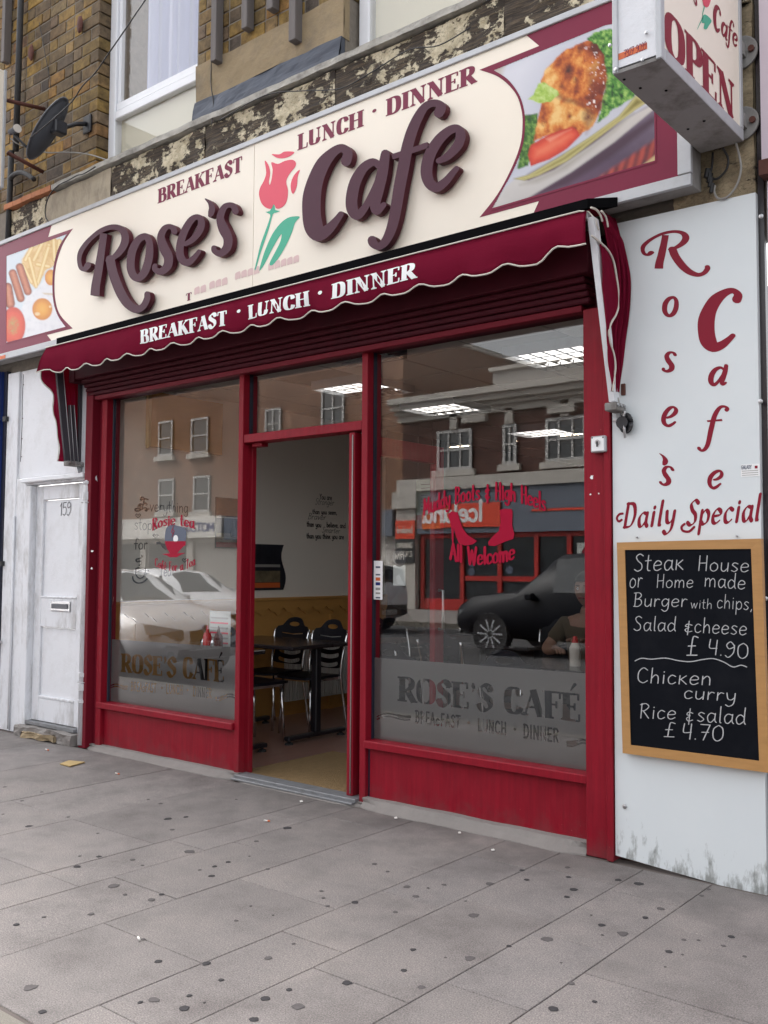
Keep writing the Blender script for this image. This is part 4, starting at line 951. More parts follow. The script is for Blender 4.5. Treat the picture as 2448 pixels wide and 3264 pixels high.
# traced lettering of the sign: centre lines with half widths
TR = {
'R': ((240, 560, .33756), [[(118,845,30),(90,880,24),(52,868,20),(36,800,20),(48,725,23),(98,645,22),(165,575,20),(240,520,22),(330,487,24),(405,492,28),(458,535,34),(470,610,37),(438,690,34),(370,765,26),(300,800,16)],[(268,545,34),(250,680,34),(232,800,37),(213,920,39),(192,1040,41),(185,1130,43)],[(330,790,42),(350,900,44),(390,1020,45),(440,1130,45),(500,1215,42),(575,1262,36),(638,1235,30),(676,1165,30),(678,1118,27)]], {1: 'flat'}),
'o': ((240, 560, .33756), [[(655,572,30),(590,610,34),(535,720,38),(522,860,38),(550,945,36),(600,965,34),(655,905,38),(692,790,38),(702,670,34),(688,600,30)]], {0: 'ring'}),
's': ((240, 560, .33756), [[(935,528,30),(920,492,26),(880,480,24),(838,505,30),(808,580,36),(835,680,46),(878,770,44),(868,855,40),(808,905,32),(752,885,26),(752,852,24)]], {}),
'e': ((240, 560, .33756), [[(1040,645,22),(1110,600,28),(1175,510,35),(1190,430,32),(1150,388,25),(1085,430,32),(1015,560,36),(985,700,37),(1005,790,37),(1060,820,32),(1120,775,26),(1168,715,20)]], {}),
"'": ((240, 560, .33756), [[(1228,220,6),(1268,255,18),(1290,305,29),(1282,350,29),(1272,375,20)]], {}),
's2': ((240, 560, .33756), [[(1512,335,32),(1490,285,27),(1440,278,25),(1398,310,30),(1368,400,36),(1398,500,48),(1440,590,44),(1430,680,40),(1370,735,32),(1315,712,26),(1308,682,25)]], {}),
'C': ((920, 300, .36166), [[(505,590,46),(520,520,42),(470,475,36),(395,510,42),(305,610,60),(240,750,68),(205,900,80),(202,1050,82),(222,1175,82),(262,1235,62),(345,1195,46),(418,1115,32),(460,1058,26)]], {}),
'a': ((920, 300, .36166), [[(800,640,26),(745,598,34),(655,655,42),(585,780,50),(555,920,52),(562,1020,50),(605,1068,40),(668,1005,32),(728,890,26),(790,740,20)],[(852,528,40),(828,680,48),(790,840,50),(762,960,46),(775,1030,38),(838,975,24)]], {}),
'f': ((920, 300, .36166), [[(1322,165,44),(1345,112,42),(1290,78,32),(1210,105,34),(1145,195,42),(1085,330,48),(1042,480,50),(1012,640,52),(980,800,52),(955,950,50),(932,1080,48),(900,1200,44),(850,1300,38),(792,1342,32),(745,1315,38),(735,1288,40)],[(912,552,24),(1060,505,24),(1228,447,26)]], {1: 'flat'}),
'e2': ((920, 300, .36166), [[(1322,588,25),(1400,548,34),(1490,450,42),(1515,362,44),(1488,305,36),(1420,318,38),(1322,405,45),(1242,540,50),(1214,680,52),(1240,782,48),(1302,822,42),(1380,772,35),(1448,692,28),(1480,655,24)]], {}),
}
YS, YL = -.16, -.215
def traced(ch):
    (u0, v0, s), sts, fl = TR[ch]; out = []
    for i, st in enumerate(sts):
        P = catmull(st, 5, fl.get(i) == 'ring')
        out += stroke([(p[0], p[1]) for p in P], [p[2] for p in P], cap=fl.get(i) != 'flat', closed=fl.get(i) == 'ring')
    return [[(lambda w: (w.x, w.z))(at(u0+x*s, v0+y*s, YL)) for x, y in p] for p in out]
def fitted(ch, rect, eps=1e-5):
    """the traced letter squeezed into a box (x0,x1,z0,z1)"""
    ps = traced(ch); xs = [q[0] for p in ps for q in p]; zs = [q[1] for p in ps for q in p]
    x0, x1, z0, z1 = min(xs), max(xs), min(zs), max(zs); a, b, c, d = rect
    return union([[(a+(q[0]-x0)/(x1-x0)*(b-a), c+(q[1]-z0)/(z1-z0)*(d-c)) for q in p] for p in ps], eps=eps)
cp = crop(1850, 650, .4746)
for ch, (x0, y0, x1, y1) in (('R', (405,170,872,520)), ('o', (548,620,662,762)), ('s', (545,990,650,1133)), ('e', (542,1358,658,1500)), ("'", (530,1672,590,1758)), ('s2', (528,1758,633,1895)), ('C', (787,575,1092,990)), ('a', (857,1082,995,1225)), ('f', (782,1358,1003,1660)), ('e2', (852,1785,963,1918))):
    ps = [at(*cp(x0, (y0+y1)/2), YP), at(*cp(x1, (y0+y1)/2), YP), at(*cp((x0+x1)/2, y0), YP), at(*cp((x0+x1)/2, y1), YP)]
    V, Fc = fitted(ch, (ps[0].x, ps[1].x, ps[3].z, ps[2].z)); flat('letter', V, Fc, lambda q: Vector((q[0], YP-.001, q[1])), 'vinyl_darkred', SP)
chan = nibpen(.085, 35, .032)
writing('lettering', 'Daily', [at(*cp(285, 2172), YP-.001), at(*cp(625, 2152), YP-.001)], .108, 'vinyl_darkred', SP, chan, .16, .22)
writing('lettering', 'Special', [at(*cp(712, 2158), YP-.001), at(*cp(1195, 2122), YP-.001)], .108, 'vinyl_darkred', SP, chan, .14, .22)
for pts in ([(285, 2080), (262, 2085), (246, 2110), (258, 2132), (278, 2122)], [(700, 2150), (680, 2170), (690, 2195), (730, 2200), (765, 2170)]):
    P = catmull([(w.x, w.z) for w in (at(*cp(*q), YP) for q in pts)], 5); V, Fc = union(stroke(P, .0055), eps=1e-5); flat('swash', V, Fc, lambda q: Vector((q[0], YP-.0015, q[1])), 'vinyl_darkred', SP)
sk = thing('small_sticker', 'small white signmaker sticker on the white side panel', 'sticker', (2.7, YP, 2.0))
a, b = at(*cp(1078, 1752), YP), at(*cp(1205, 1828), YP); box('label', a.x, b.x, YP-.0012, YP-.0001, b.z, a.z, 'vinyl_white', sk)
writing('lettering', 'GALAXY', [at(*cp(1080, 1782), YP-.002), at(*cp(1150, 1778), YP-.002)], .016, 'grey_blue', sk, mono(.08))
for k in range(3): box('print_line', a.x+.004, b.x-.006, YP-.0018, YP-.0013, b.z+.006+k*.009, b.z+.0085+k*.009, 'cable_grey', sk)
box('logo', b.x-.02, b.x-.008, YP-.0018, YP-.0013, a.z-.02, a.z-.008, 'vinyl_darkred', sk)
CB = thing('chalkboard', 'chalk menu board in a pine frame on the white panel', 'chalkboard', (2.45, YP, .5))
cb = crop(1850, 1650, .5652); YB = -.08
co_ = [at(*cb(*q), YB-.012) for q in ((205, 140), (1020, 118), (1062, 1440), (238, 1328))]
ci = [at(*cb(*q), YB-.012) for q in ((250, 182), (962, 176), (1008, 1372), (283, 1282))]
for i in range(4):
    j = (i+1) % 4; prismo('frame', [co_[i], co_[j], ci[j], ci[i]], (0, .028, 0), 'pine_frame', CB)
prismo('slate', ci, (0, .012, 0), 'slate', CB).location.y += .004
YC = YB-.0095
CP = lambda x, y: at(*cb(x, y), YC)
for t_, x0, y0, x1, y1, h in (('Steak', 300, 302, 582, 292, 95), ('House', 658, 298, 950, 306, 84), ('or', 275, 395, 348, 390, 92), ('Home', 425, 394, 636, 394, 74), ('made', 697, 386, 930, 404, 84), ('Burger', 298, 500, 600, 502, 76), ('with', 620, 510, 742, 514, 55), ('chips,', 768, 508, 972, 522, 78), ('Salad', 298, 636, 538, 640, 80), ('&', 578, 645, 632, 648, 74), ('cheese', 640, 646, 938, 662, 84),
    ('\u00a3', 598, 778, 662, 780, 108), ('4.90', 715, 768, 945, 798, 84), ('Chicken', 315, 930, 738, 944, 84), ('curry', 580, 1018, 875, 1036, 78), ('Rice', 330, 1130, 538, 1136, 82), ('&', 588, 1148, 636, 1150, 84), ('salad', 655, 1148, 932, 1166, 90), ('\u00a3', 470, 1236, 532, 1240, 82), ('4.70', 568, 1246, 806, 1262, 86)):
    a, b = CP(x0, y0), CP(x1, y1); hh = (CP(x0, y0-h)-a).length
    writing('chalk_writing', t_, [a, b], hh, 'chalk', CB, mono(.027), .08, .08)
P = catmull([(w.x, w.z) for w in (CP(*q) for q in ((308, 808), (345, 793), (400, 798), (480, 792), (550, 806), (620, 812), (690, 800), (750, 795), (810, 815), (860, 842), (905, 832), (938, 842)))], 4)
V, Fc = union(stroke(P, .0021), eps=1e-5); flat('chalk_line', V, Fc, lambda q: Vector((q[0], YC, q[1])), 'chalk', CB)
for x_, y_ in ((322, 112), (885, 105)): q_ = at(*cb(x_, y_), YP); cyl('hook', (q_.x, YP-.001, q_.z), (q_.x, YP-.012, q_.z), .004, 'steel', CB, 6)

# ================================================================== FASCIA SIGN
FS = thing('fascia_sign', "long cream and maroon fascia sign reading Rose's Cafe", 'shop sign', (-.4, YS, 3.03))
XL, XR, ZB, ZT = -4.2, 2.535, 3.035, 4.04
box('casing', XL, XR, YS+.012, -.048, ZB, ZT, 'dirty_aluminium', FS, bev=.003)
for a in ((XL, XR, ZT-.03, ZT+.003), (XL, XR, ZB-.003, ZB+.05)): box('trim', a[0], a[1], YS-.012, YS+.010, a[2], a[3], 'aluminium', FS, bev=.003)
box('trim', XR-.06, XR+.003, YS-.014, YS+.010, ZB+.052, ZT-.032, 'aluminium', FS, bev=.003)
xj = at(810, 560, YS).x
box('panel', XL, xj-.002, YS, YS+.008, ZB+.04, ZT-.02, 'cream_sign', FS); box('panel', xj+.002, XR-.05, YS, YS+.008, ZB+.04, ZT-.02, 'cream_sign', FS)
cr3 = crop(1450, 0, .6016); cl4 = crop(0, 600, .6028)
def SFp(k): return lambda u, v: at(u, v, YS-.0012*k)
def clipz(pts): return pts
# right maroon field; the straight ends follow the trim
def wp(cr, x, y, k=1): return at(*cr(x, y), YS-.0012*k)
def wpoly(name, P, mt, k, par=FS, depth=(0, .0008, 0)):
    P2 = [(min(max(p.x, XL), XR-.058), min(max(p.z, ZB+.048), ZT-.031)) for p in P]
    V, Fc = union([P2], eps=1e-5); return flat(name, V, Fc, lambda q: Vector((q[0], YS-.0012*k, q[1])), mt, par, depth)
arc = lambda pts: catmull(pts, 5)
fieldR = [(380, 172), (447, 243), (130, 370)] + arc([(130, 370), (235, 410), (318, 490), (352, 580), (358, 670), (345, 770), (300, 890), (225, 1030), (130, 1152)]) + [(445, 1065), (412, 1140)]
P = [wp(cr3, *q) for q in fieldR]; P = P[:] + [Vector((XR, 0, ZB)), Vector((XR, 0, ZT))]
wpoly('maroon_field', P, 'print_maroon', 1)
pic = [(192, 372)] + arc([(192, 372), (275, 425), (335, 505), (362, 590), (366, 680), (352, 780), (305, 900), (250, 1000), (188, 1112)])
P = [wp(cr3, *q, 2) for q in pic]; xr = wp(cr3, 1064, 855, 2); P += [Vector((xr.x, 0, xr.z)), Vector((xr.x, 0, 3.86)), wp(cr3, 795, 128, 2)]
PICR = [(p.x, p.z) for p in P]
# left field and picture
fieldL = [(272, 196), (254, 259), (386, 213)] + arc([(386, 213), (335, 290), (300, 390), (288, 480), (292, 590), (318, 670), (384, 741)]) + [(248, 776), (273, 822)]
P = [wp(cl4, *q) for q in fieldL] + [Vector((XL, 0, ZB)), Vector((XL, 0, ZT))]
wpoly('maroon_field', P, 'print_maroon', 1)
P = [wp(cl4, 33, 356, 2), wp(cl4, 362, 236, 2)] + [wp(cl4, *q, 2) for q in arc([(362, 236), (315, 310), (290, 395), (280, 480), (284, 590), (308, 670), (352, 735)])] + [wp(cl4, 33, 820, 2)]
PICL = [(p.x, p.z) for p in P]
def fbm(X, Y, sc, seed, oc=5, g=.55):
    out = 0; a = 1; tot = 0
    for o in range(oc):
        rs = np.random.RandomState(seed+o*17); G = rs.rand(64, 64); x = X/sc*2**o + seed*3.7; y = Y/sc*2**o + seed*1.9
        xi, yi = np.floor(x).astype(int), np.floor(y).astype(int); fx, fy = x-xi, y-yi; fx, fy = fx*fx*(3-2*fx), fy*fy*(3-2*fy)
        g_ = lambda i, j: G[i % 64, j % 64]
        out = out + a*((g_(xi, yi)*(1-fx)+g_(xi+1, yi)*fx)*(1-fy)+(g_(xi, yi+1)*(1-fx)+g_(xi+1, yi+1)*fx)*fy); tot += a; a *= g
    return out/tot
def lin(c): c = np.array(c, float)/255; return np.where(c <= .04045, c/12.92, ((c+.055)/1.055)**2.4)
def pmask(X, Y, poly, soft=5, wob=0, seed=1):
    """soft inside mask of a polygon"""
    if wob: X = X+(fbm(X, Y, 30, seed)-.5)*wob; Y = Y+(fbm(X, Y, 30, seed+5)-.5)*wob
    ins = np.zeros(X.shape, bool); d = np.full(X.shape, 1e9)
    for i in range(len(poly)):
        (x0, y0), (x1, y1) = poly[i-1], poly[i]
        if y0 != y1: ins ^= ((y0 > Y) != (y1 > Y)) & (X < (x1-x0)*(Y-y0)/(y1-y0)+x0)
        t = np.clip(((X-x0)*(x1-x0)+(Y-y0)*(y1-y0))/max(1e-9, (x1-x0)**2+(y1-y0)**2), 0, 1); d = np.minimum(d, np.hypot(X-x0-t*(x1-x0), Y-y0-t*(y1-y0)))
    return np.clip(.5+np.where(ins, d, -d)/(2*soft), 0, 1), np.where(ins, d, -d)
def capsule(X, Y, a, b, r0, soft=4):
    t = np.clip(((X-a[0])*(b[0]-a[0])+(Y-a[1])*(b[1]-a[1]))/((b[0]-a[0])**2+(b[1]-a[1])**2), 0, 1); d = np.hypot(X-a[0]-t*(b[0]-a[0]), Y-a[1]-t*(b[1]-a[1])); return np.clip(.5+(r0-d)/(2*soft), 0, 1), d/r0
class Paint:
    def __init__(s_, X, Y, c): s_.X, s_.Y = X, Y; s_.C = np.ones(X.shape+(3,))*lin(c)
    def put(s_, m, c): c = c if isinstance(c, np.ndarray) and c.ndim > 1 else lin(c); s_.C = s_.C*(1-m[..., None]) + c*m[..., None]
def ramp3(t, cs):
    t = np.clip(t, 0, 1)[..., None]*(len(cs)-1); out = 0
    for i, c in enumerate(cs): out = out + np.clip(1-abs(t-i), 0, 1)*lin(c)
    return out
def picture(u0, v0, s_, w, h, step, painter, clip, k=2):
    nx, ny = int(w/step), int(h/step); X, Y = np.meshgrid(np.arange(nx+1)*step, np.arange(ny+1)*step, indexing='ij')
    col = painter(X, Y); V = [at(u0+x*s_, v0+y*s_, YS-.0012*k) for x, y in zip(X.ravel(), Y.ravel())]
    WX = np.array([p.x for p in V]).reshape(X.shape); WZ = np.array([p.z for p in V]).reshape(X.shape); m = pmask(WX, WZ, clip, 1e-4)[0] > .5
    keep = m[:-1, :-1] & m[1:, :-1] & m[:-1, 1:] & m[1:, 1:]; idx = np.arange(X.size).reshape(X.shape)
    fs = [(int(idx[i, j]), int(idx[i, j+1]), int(idx[i+1, j+1]), int(idx[i+1, j])) for i, j in zip(*np.nonzero(keep))]
    used = sorted({i for f in fs for i in f}); mp = {o_: n_ for n_, o_ in enumerate(used)}
    me = data([V[i] for i in used], [tuple(mp[i] for i in f) for f in fs]); ca = me.color_attributes.new('print', 'FLOAT_COLOR', 'POINT'); cc = col.reshape(-1, 3)[used]*.87
    ca.data.foreach_set('color', np.concatenate([cc, np.ones((len(cc), 1))], 1).astype(np.float32).ravel())
    link('picture', me, 'picture_print', FS)
    Q_ = clip + [clip[0]]; V_, F_ = union(stroke(Q_, .006, cap=False), eps=1e-5); flat('picture_edge', V_, F_, lambda q: Vector((q[0], YS-.0012*(k+1), q[1])), 'print_maroon', FS)
def dinner(X, Y):
    P = Paint(X, Y, (206, 208, 220)); n1, n2, n3 = fbm(X, Y, 90, 3), fbm(X, Y, 30, 9), fbm(X, Y, 14, 5)
    P.put(pmask(X, Y, [(120, 250), (230, 190), (420, 110), (300, 330), (280, 460)], 60)[0]*.8, (228, 228, 236)); P.put(pmask(X, Y, [(120, 245), (190, 225), (170, 290)], 14)[0]*.6, (190, 170, 140))
    P.put(pmask(X, Y, [(100, 950), (300, 740), (900, 400), (930, 900)], 10)[0], ramp3((Y-500)/400+.2*n2, [(120, 105, 125), (88, 70, 92), (110, 80, 105)]))
    P.put(pmask(X, Y, [(520, 830), (620, 760), (893, 575), (910, 650), (830, 700), (700, 760)], 10)[0], ramp3(.5+.5*np.sin((X+Y*.25)/6.5)*.6+.5*(n2-.5), [(88, 40, 50), (150, 60, 58), (196, 82, 66)]))
    P.put(pmask(X, Y, [(300, 850), (520, 720), (700, 590), (893, 460), (893, 500), (700, 650), (480, 790)], 12)[0]*.8, (70, 40, 58)); P.put(pmask(X, Y, [(835, 695), (893, 650), (893, 690)], 4)[0], (214, 190, 140))
    P.put(pmask(X, Y, [(110, 915), (190, 800), (235, 765), (300, 770), (420, 720), (600, 600), (760, 480), (880, 415), (893, 430), (700, 590), (500, 730), (300, 850)], 5)[0], ramp3((X*.55+Y)/1100+.1*n1, [(200, 196, 190), (232, 230, 226), (205, 200, 196)]))
    P.put(pmask(X, Y, [(260, 790), (420, 722), (600, 605), (790, 455), (700, 545), (480, 715), (340, 780)], 12)[0]*.55, (150, 140, 125))
    m, d = pmask(X, Y, [(225, 762), (300, 742), (450, 655), (600, 555), (720, 468), (800, 372), (862, 400), (800, 440), (640, 560), (480, 680), (350, 745), (280, 770)], 3); P.put(m, ramp3(d/26+.15*n2, [(150, 138, 72), (205, 195, 130), (160, 150, 84), (130, 118, 58)]))
    m, d = pmask(X, Y, [(270, 462), (345, 455), (348, 520), (325, 600), (300, 700), (245, 716), (262, 600)], 3, 16, 2); P.put(m, ramp3(n3*1.7-.35, [(30, 62, 18), (70, 120, 40), (140, 180, 82)]))
    m, d = pmask(X, Y, [(570, 108), (600, 80), (655, 62), (720, 60), (800, 200), (800, 370), (700, 440), (620, 500), (640, 420), (660, 330), (610, 200)], 3, 26, 8); P.put(m, ramp3(n3*1.9-.45, [(28, 66, 22), (80, 145, 52), (165, 205, 105)]))
    m, d = pmask(X, Y, [(322, 585), (345, 470), (360, 400), (358, 300), (375, 255), (420, 205), (480, 155), (570, 116), (622, 130), (652, 180), (668, 300), (650, 360), (635, 440), (600, 520), (540, 560), (470, 545), (400, 555)], 3, 14, 4)
    w_ = fbm(X*.9+Y*.5, Y*.6-X*.4, 55, 21, 6, .62); sh = w_*1.9-.45 - .45*np.clip((X-480)/170, 0, 1)*np.clip(1-(Y-150)/600, .4, 1) + .18*np.clip(d/60, 0, 1)
    P.put(m, ramp3(sh, [(96, 34, 12), (168, 74, 24), (214, 118, 44), (238, 168, 84), (250, 205, 130)]))
    P.put(pmask(X, Y, [(365, 312), (410, 345), (470, 380), (560, 400), (575, 450), (540, 420), (460, 400), (400, 365)], 8, 14)[0]*.65, (120, 48, 18))
    for c_, rr_ in (((487, 255), 26), ((455, 330), 12), ((520, 300), 14), ((372, 500), 14), ((490, 470), 14), ((580, 470), 30), ((600, 330), 24), ((540, 160), 14)):
        P.put(np.clip(1.2-np.hypot((X-c_[0]), (Y-c_[1])*.7)/rr_, 0, 1)*np.clip(n3*2.2-.5, 0, 1), (74, 28, 14))
    P.put(pmask(X, Y, [(575, 260), (640, 180), (668, 300), (640, 430), (570, 550), (556, 470), (590, 380)], 14)[0]*.5, (128, 44, 20))
    P.put(np.clip((fbm(X, Y, 9, 31, 3)-.66)*12, 0, 1)*pmask(X, Y, [(560, 150), (640, 150), (665, 300), (620, 440), (570, 420), (600, 300)], 10)[0], (250, 236, 232))
    m, d = pmask(X, Y, [(296, 388), (325, 368), (342, 320), (372, 310), (436, 352), (442, 372), (400, 402), (350, 406)], 2.5, 12, 7); P.put(m, ramp3(n3*1.4-.1, [(120, 165, 50), (176, 208, 92), (214, 230, 150)]))
    m, d = pmask(X, Y, [(297, 650), (308, 605), (400, 552), (500, 517), (532, 538), (540, 562), (480, 622), (400, 670), (310, 702)], 3, 4); P.put(m, ramp3(d/46+.25*(n2-.5), [(200, 52, 34), (232, 86, 58), (240, 120, 86)])); P.put(pmask(X, Y, [(380, 575), (500, 530), (470, 545), (400, 590)], 6)[0]*.5, (250, 180, 150))
    return P.C
def breakfast(X, Y):
    P = Paint(X, Y, (222, 232, 240)); n1, n2, n3 = fbm(X, Y, 90, 13), fbm(X, Y, 36, 19), fbm(X, Y, 16, 15)
    m, d = pmask(X, Y, [(200, 390), (260, 290), (400, 205), (500, 172), (600, 205), (560, 330), (520, 430), (430, 480), (370, 610), (330, 645), (280, 590)], 8, 12); P.put(m, ramp3(n2, [(205, 150, 70), (236, 196, 128), (248, 222, 170)]))
    for a_, b_, r_ in (((300, 260), (240, 380), 20), ((400, 215), (320, 380), 20), ((460, 240), (420, 330), 18), ((560, 200), (545, 330), 20), ((505, 180), (512, 380), 20), ((350, 420), (460, 440), 20), ((455, 265), (355, 600), 19), ((275, 360), (342, 628), 18), ((215, 425), (298, 590), 16)):
        m, t = capsule(X, Y, a_, b_, r_, 3); P.put(m, ramp3(t+.15*(n3-.5), [(252, 232, 178), (246, 214, 146), (214, 164, 84)]))
    m, d = pmask(X, Y, [(205, 830), (250, 720), (330, 655), (400, 590), (470, 470), (540, 440), (560, 700), (560, 850), (660, 1000), (640, 1040), (240, 1120), (236, 950)], 10, 24); P.put(m, ramp3(n2*.8+.2, [(206, 206, 214), (238, 237, 241), (247, 246, 248)])); P.put(pmask(X, Y, [(400, 690), (510, 695), (510, 712), (420, 705)], 6)[0]*.7, (205, 170, 110))
    for c_, rx_, ry_ in (((478, 545), 58, 78), ((398, 843), 98, 108)):
        q = np.hypot((X-c_[0])/rx_, (Y-c_[1])/ry_); P.put(np.clip((1-q)*12, 0, 1), ramp3(q, [(246, 184, 78), (240, 166, 60), (214, 128, 34)]))
    for c_, rx_, ry_ in (((352, 888), 30, 20), ((472, 820), 12, 14)): P.put(np.clip((1-np.hypot((X-c_[0])/rx_, (Y-c_[1])/ry_))*3, 0, 1)*.8, (252, 226, 180))
    for a_, b_, r_ in (((70, 640), (95, 790), 46), ((120, 505), (195, 740), 38), ((186, 448), (262, 675), 38)):
        m, t = capsule(X, Y, a_, b_, r_, 4); P.put(m, ramp3(t+.4*(n3-.5), [(214, 140, 104), (190, 104, 70), (126, 62, 38)]))
    q = np.hypot((X-125)/118, (Y-1000)/185); P.put(np.clip((1-q)*14, 0, 1), ramp3(q+.25*(n2-.5), [(206, 128, 78), (228, 104, 66), (232, 86, 56), (204, 62, 40)])); P.put(np.clip((.55-q)*4, 0, 1)*np.clip(n3*2-.6, 0, 1), (190, 160, 90))
    return P.C
picture(1480, 50, .6828, 960, 960, 5.2, dinner, PICR)
picture(0, 700, .3385, 709, 1270, 7.5, breakfast, PICL)
# printed words
def px_write(txt, a, b, h, mt, par=FS, y=YS-.0014, gl=glyph_ser, tr=.02, sl=.0, nm='lettering', upv=Vector((0,0,1))):
    A_, B_ = at(*a, y), at(*b, y); hh = (at(a[0], a[1]-h, y)-A_).length
    return writing(nm, txt, [A_, B_], hh, mt, par, gl, tr, sl, upv=upv)
px_write('BREAKFAST', (503, 649), (772, 546), 45, 'print_purple')
px_write('LUNCH', (949, 480), (1158, 402), 50, 'print_purple'); px_write('\u2022', (1178, 378), (1208, 366), 42, 'print_purple'); px_write('DINNER', (1231, 371), (1518, 262), 54, 'print_purple')
wq = at(600, 960, YS)
px_write('T', (592, 961), (611, 955), 24, 'print_purple')
for u0, u1, v_ in ((620, 650, 940), (668, 728, 922), (750, 836, 892), (856, 950, 862)):   # the phone number, faded past reading
    x_ = u0
    while x_ < u1-8:
        yy = v_-(x_-u0)*.28; P = catmull([(x_, yy), (x_+9, yy-4), (x_+16, yy-5), (x_+17, yy-16), (x_+15, yy-27), (x_+7, yy-25), (x_, yy-20), (x_-1, yy-10)], 3, True)
        V, Fc = union([P], eps=1e-4); flat('faded_print', V, Fc, lambda q: at(q[0], q[1], YS-.0013), 'smudge', FS); x_ += 20
# rose emblem
cz = crop(700, 0, .4822); em = lambda P, m_, sm=4: poly('rose_emblem', P, cz, SFp(1.2), m_, FS, smooth=sm)
em([(298,1062),(322,1090),(334,1140),(326,1200),(332,1222),(344,1180),(350,1120),(342,1072),(385,1084),(430,1064),(480,1056),(504,1075),(498,1105),(462,1150),(440,1200),(452,1260),(445,1325),(420,1365),(378,1380),(358,1350),(343,1380),(305,1372),(275,1340),(260,1285),(268,1240),(292,1195),(308,1140)], 'rose_red', 3)
em([(345,1018),(395,1020),(430,1002),(492,1004),(472,1028),(430,1045),(385,1045),(360,1032)], 'rose_red'); em([(530,1122),(516,1170),(510,1230),(490,1278),(475,1268),(470,1215),(492,1158)], 'rose_red')
em([(303,1400),(332,1394),(360,1348),(368,1388),(400,1394),(372,1406),(352,1416),(332,1490),(306,1570),(282,1640),(262,1700),(240,1780),(232,1778),(252,1690),(272,1610),(305,1520),(335,1430),(325,1412)], 'rose_green', 2)
em([(530,1434),(495,1430),(450,1440),(400,1478),(350,1545),(312,1625),(285,1700),(262,1790),(300,1740),(345,1650),(385,1580),(410,1548),(400,1600),(365,1670),(330,1740),(350,1752),(400,1690),(450,1600),(480,1530),(500,1470)], 'rose_green', 3)
# built-up letters standing off the panel
for ch, nm in (('R', 0), ('o', 0), ('s', 0), ('e', 0), ("'", 0), ('s2', 0), ('C', 0), ('a', 0), ('f', 0), ('e2', 0)):
    V, Fc = union(traced(ch), eps=1e-5); flat('letter', V, Fc, lambda q: Vector((q[0], YL, q[1])), ('letter_face', 'letter_side'), FS, depth=(0, .040, 0), side=True)
a = at(0, 1133, YS-.013); box('makers_strip', -3.6, at(22, 1133, YS).x, YS-.0145, YS-.0125, ZB+.002, ZB+.03, 'orange_print', FS)

# ================================================================== PROJECTING SIGN
PS = thing('projecting_sign', 'projecting box sign with OPEN on its cream side', 'sign', (2.64, -.5, 3.2))
x0, x1, ya, yb, z0, z1 = 2.545, 2.738, -.955, -.085, 3.2, 4.12
box('end_panel', x0+.012, x1-.012, ya+.004, ya+.012, z0+.02, z1-.02, 'white_paint', PS)
for xx in (x0, x1-.022): box('frame', xx, xx+.022, ya-.004, ya+.03, z0, z1, 'aluminium', PS, bev=.003)
box('underside', x0+.002, x1-.002, ya+.002, yb, z0-.002, z0+.012, 'dirty_aluminium', PS); box('top', x0, x1, ya, yb, z1-.012, z1, 'dirty_aluminium', PS)
for xx in (x0, x1-.010): box('frame', xx, xx+.010, ya+.031, yb, z0, z0+.05, 'aluminium', PS, bev=.002); box('frame', xx, xx+.010, yb-.03, yb, z0+.05, z1, 'aluminium', PS, bev=.002)
box('face', x1-.011, x1-.006, ya+.031, yb-.03, z0+.05, z1-.012, 'cream_sign', PS); box('face', x0+.006, x0+.011, ya+.031, yb-.03, z0+.05, z1-.012, 'cream_sign', PS)
box('back', x0+.012, x1-.012, yb-.008, yb, z0+.012, z1-.012, 'dirty_aluminium', PS)
for yy, xx in ((-.80, x0+.04), (-.72, x0+.11), (-.35, x0+.05), (-.38, x0+.13), (-.90, x0+.02)): cyl('hole', (xx, yy, z0-.0015), (xx, yy, z0-.0045), .006, 'black_matt', PS, 8)
XF = x1-.0045
pc = crop(1850, 0, .3605); AX = lambda x, y: atx(*pc(x, y), XF)
def side_write(txt, a, b, ha, mt, gl, tr=0.02, sl=0):
    A_, B_ = AX(*a), AX(*b); B_.z = A_.z
    return writing('lettering', txt, [A_, B_], ha, mt, PS, gl, tr, sl)
zo = AX(880, 578).z; zt = AX(790, 105).z
A_, B_ = AX(745, 470), AX(1368, 985); A_.z = B_.z = zo
writing('lettering', 'OPEN', [A_, B_], zt-zo, 'vinyl_darkred', PS, glyph_ser, .0)
A_, B_ = AX(1178, 260), AX(1392, 420)
for ch, (a_, b_, c_, d_) in (('C', (1175, 1245, 40, 290)), ('a', (1245, 1305, 190, 340)), ('f', (1285, 1362, 155, 450)), ('e2', (1345, 1392, 285, 415))):
    p0, p1 = AX(a_, (c_+d_)/2), AX(b_, (c_+d_)/2); q0, q1 = AX((a_+b_)/2, d_), AX((a_+b_)/2, c_)
    V, Fc = fitted(ch, (p0.y, p1.y, q0.z, q1.z)); flat('lettering', V, Fc, lambda q: Vector((XF, q[0], q[1])), 'vinyl_darkred', PS)
p0, p1, q0, q1 = AX(1002, 20), AX(1042, 20), AX(1020, 50), AX(1020, -110)
V, Fc = fitted('s2', (p0.y, p1.y, q0.z, q1.z)); flat('lettering', V, Fc, lambda q: Vector((XF, q[0], q[1])), 'vinyl_darkred', PS)
pe = lambda P, m_: poly('rose_emblem', P, pc, lambda u, v: atx(u, v, XF), m_, PS, smooth=3)
pe([(1078, -30), (1100, -40), (1150, -20), (1148, 20), (1130, 60), (1105, 62), (1088, 40)], 'rose_red'); pe([(1085, 140), (1110, 130), (1160, 180), (1140, 220), (1115, 258), (1090, 248), (1100, 205), (1075, 200)], 'rose_green')
pe([(1096, 55), (1102, 60), (1085, 120), (1085, 160), (1060, 210), (1036, 258), (1034, 254), (1055, 205), (1078, 150), (1080, 115)], 'rose_green')
pn = thing('x', None, None); pn.name = 'sticker'; pn.parent = PS
bpy.data.objects.remove(pn)
E_ = lambda x, y: at(*pc(x, y), ya+.003)
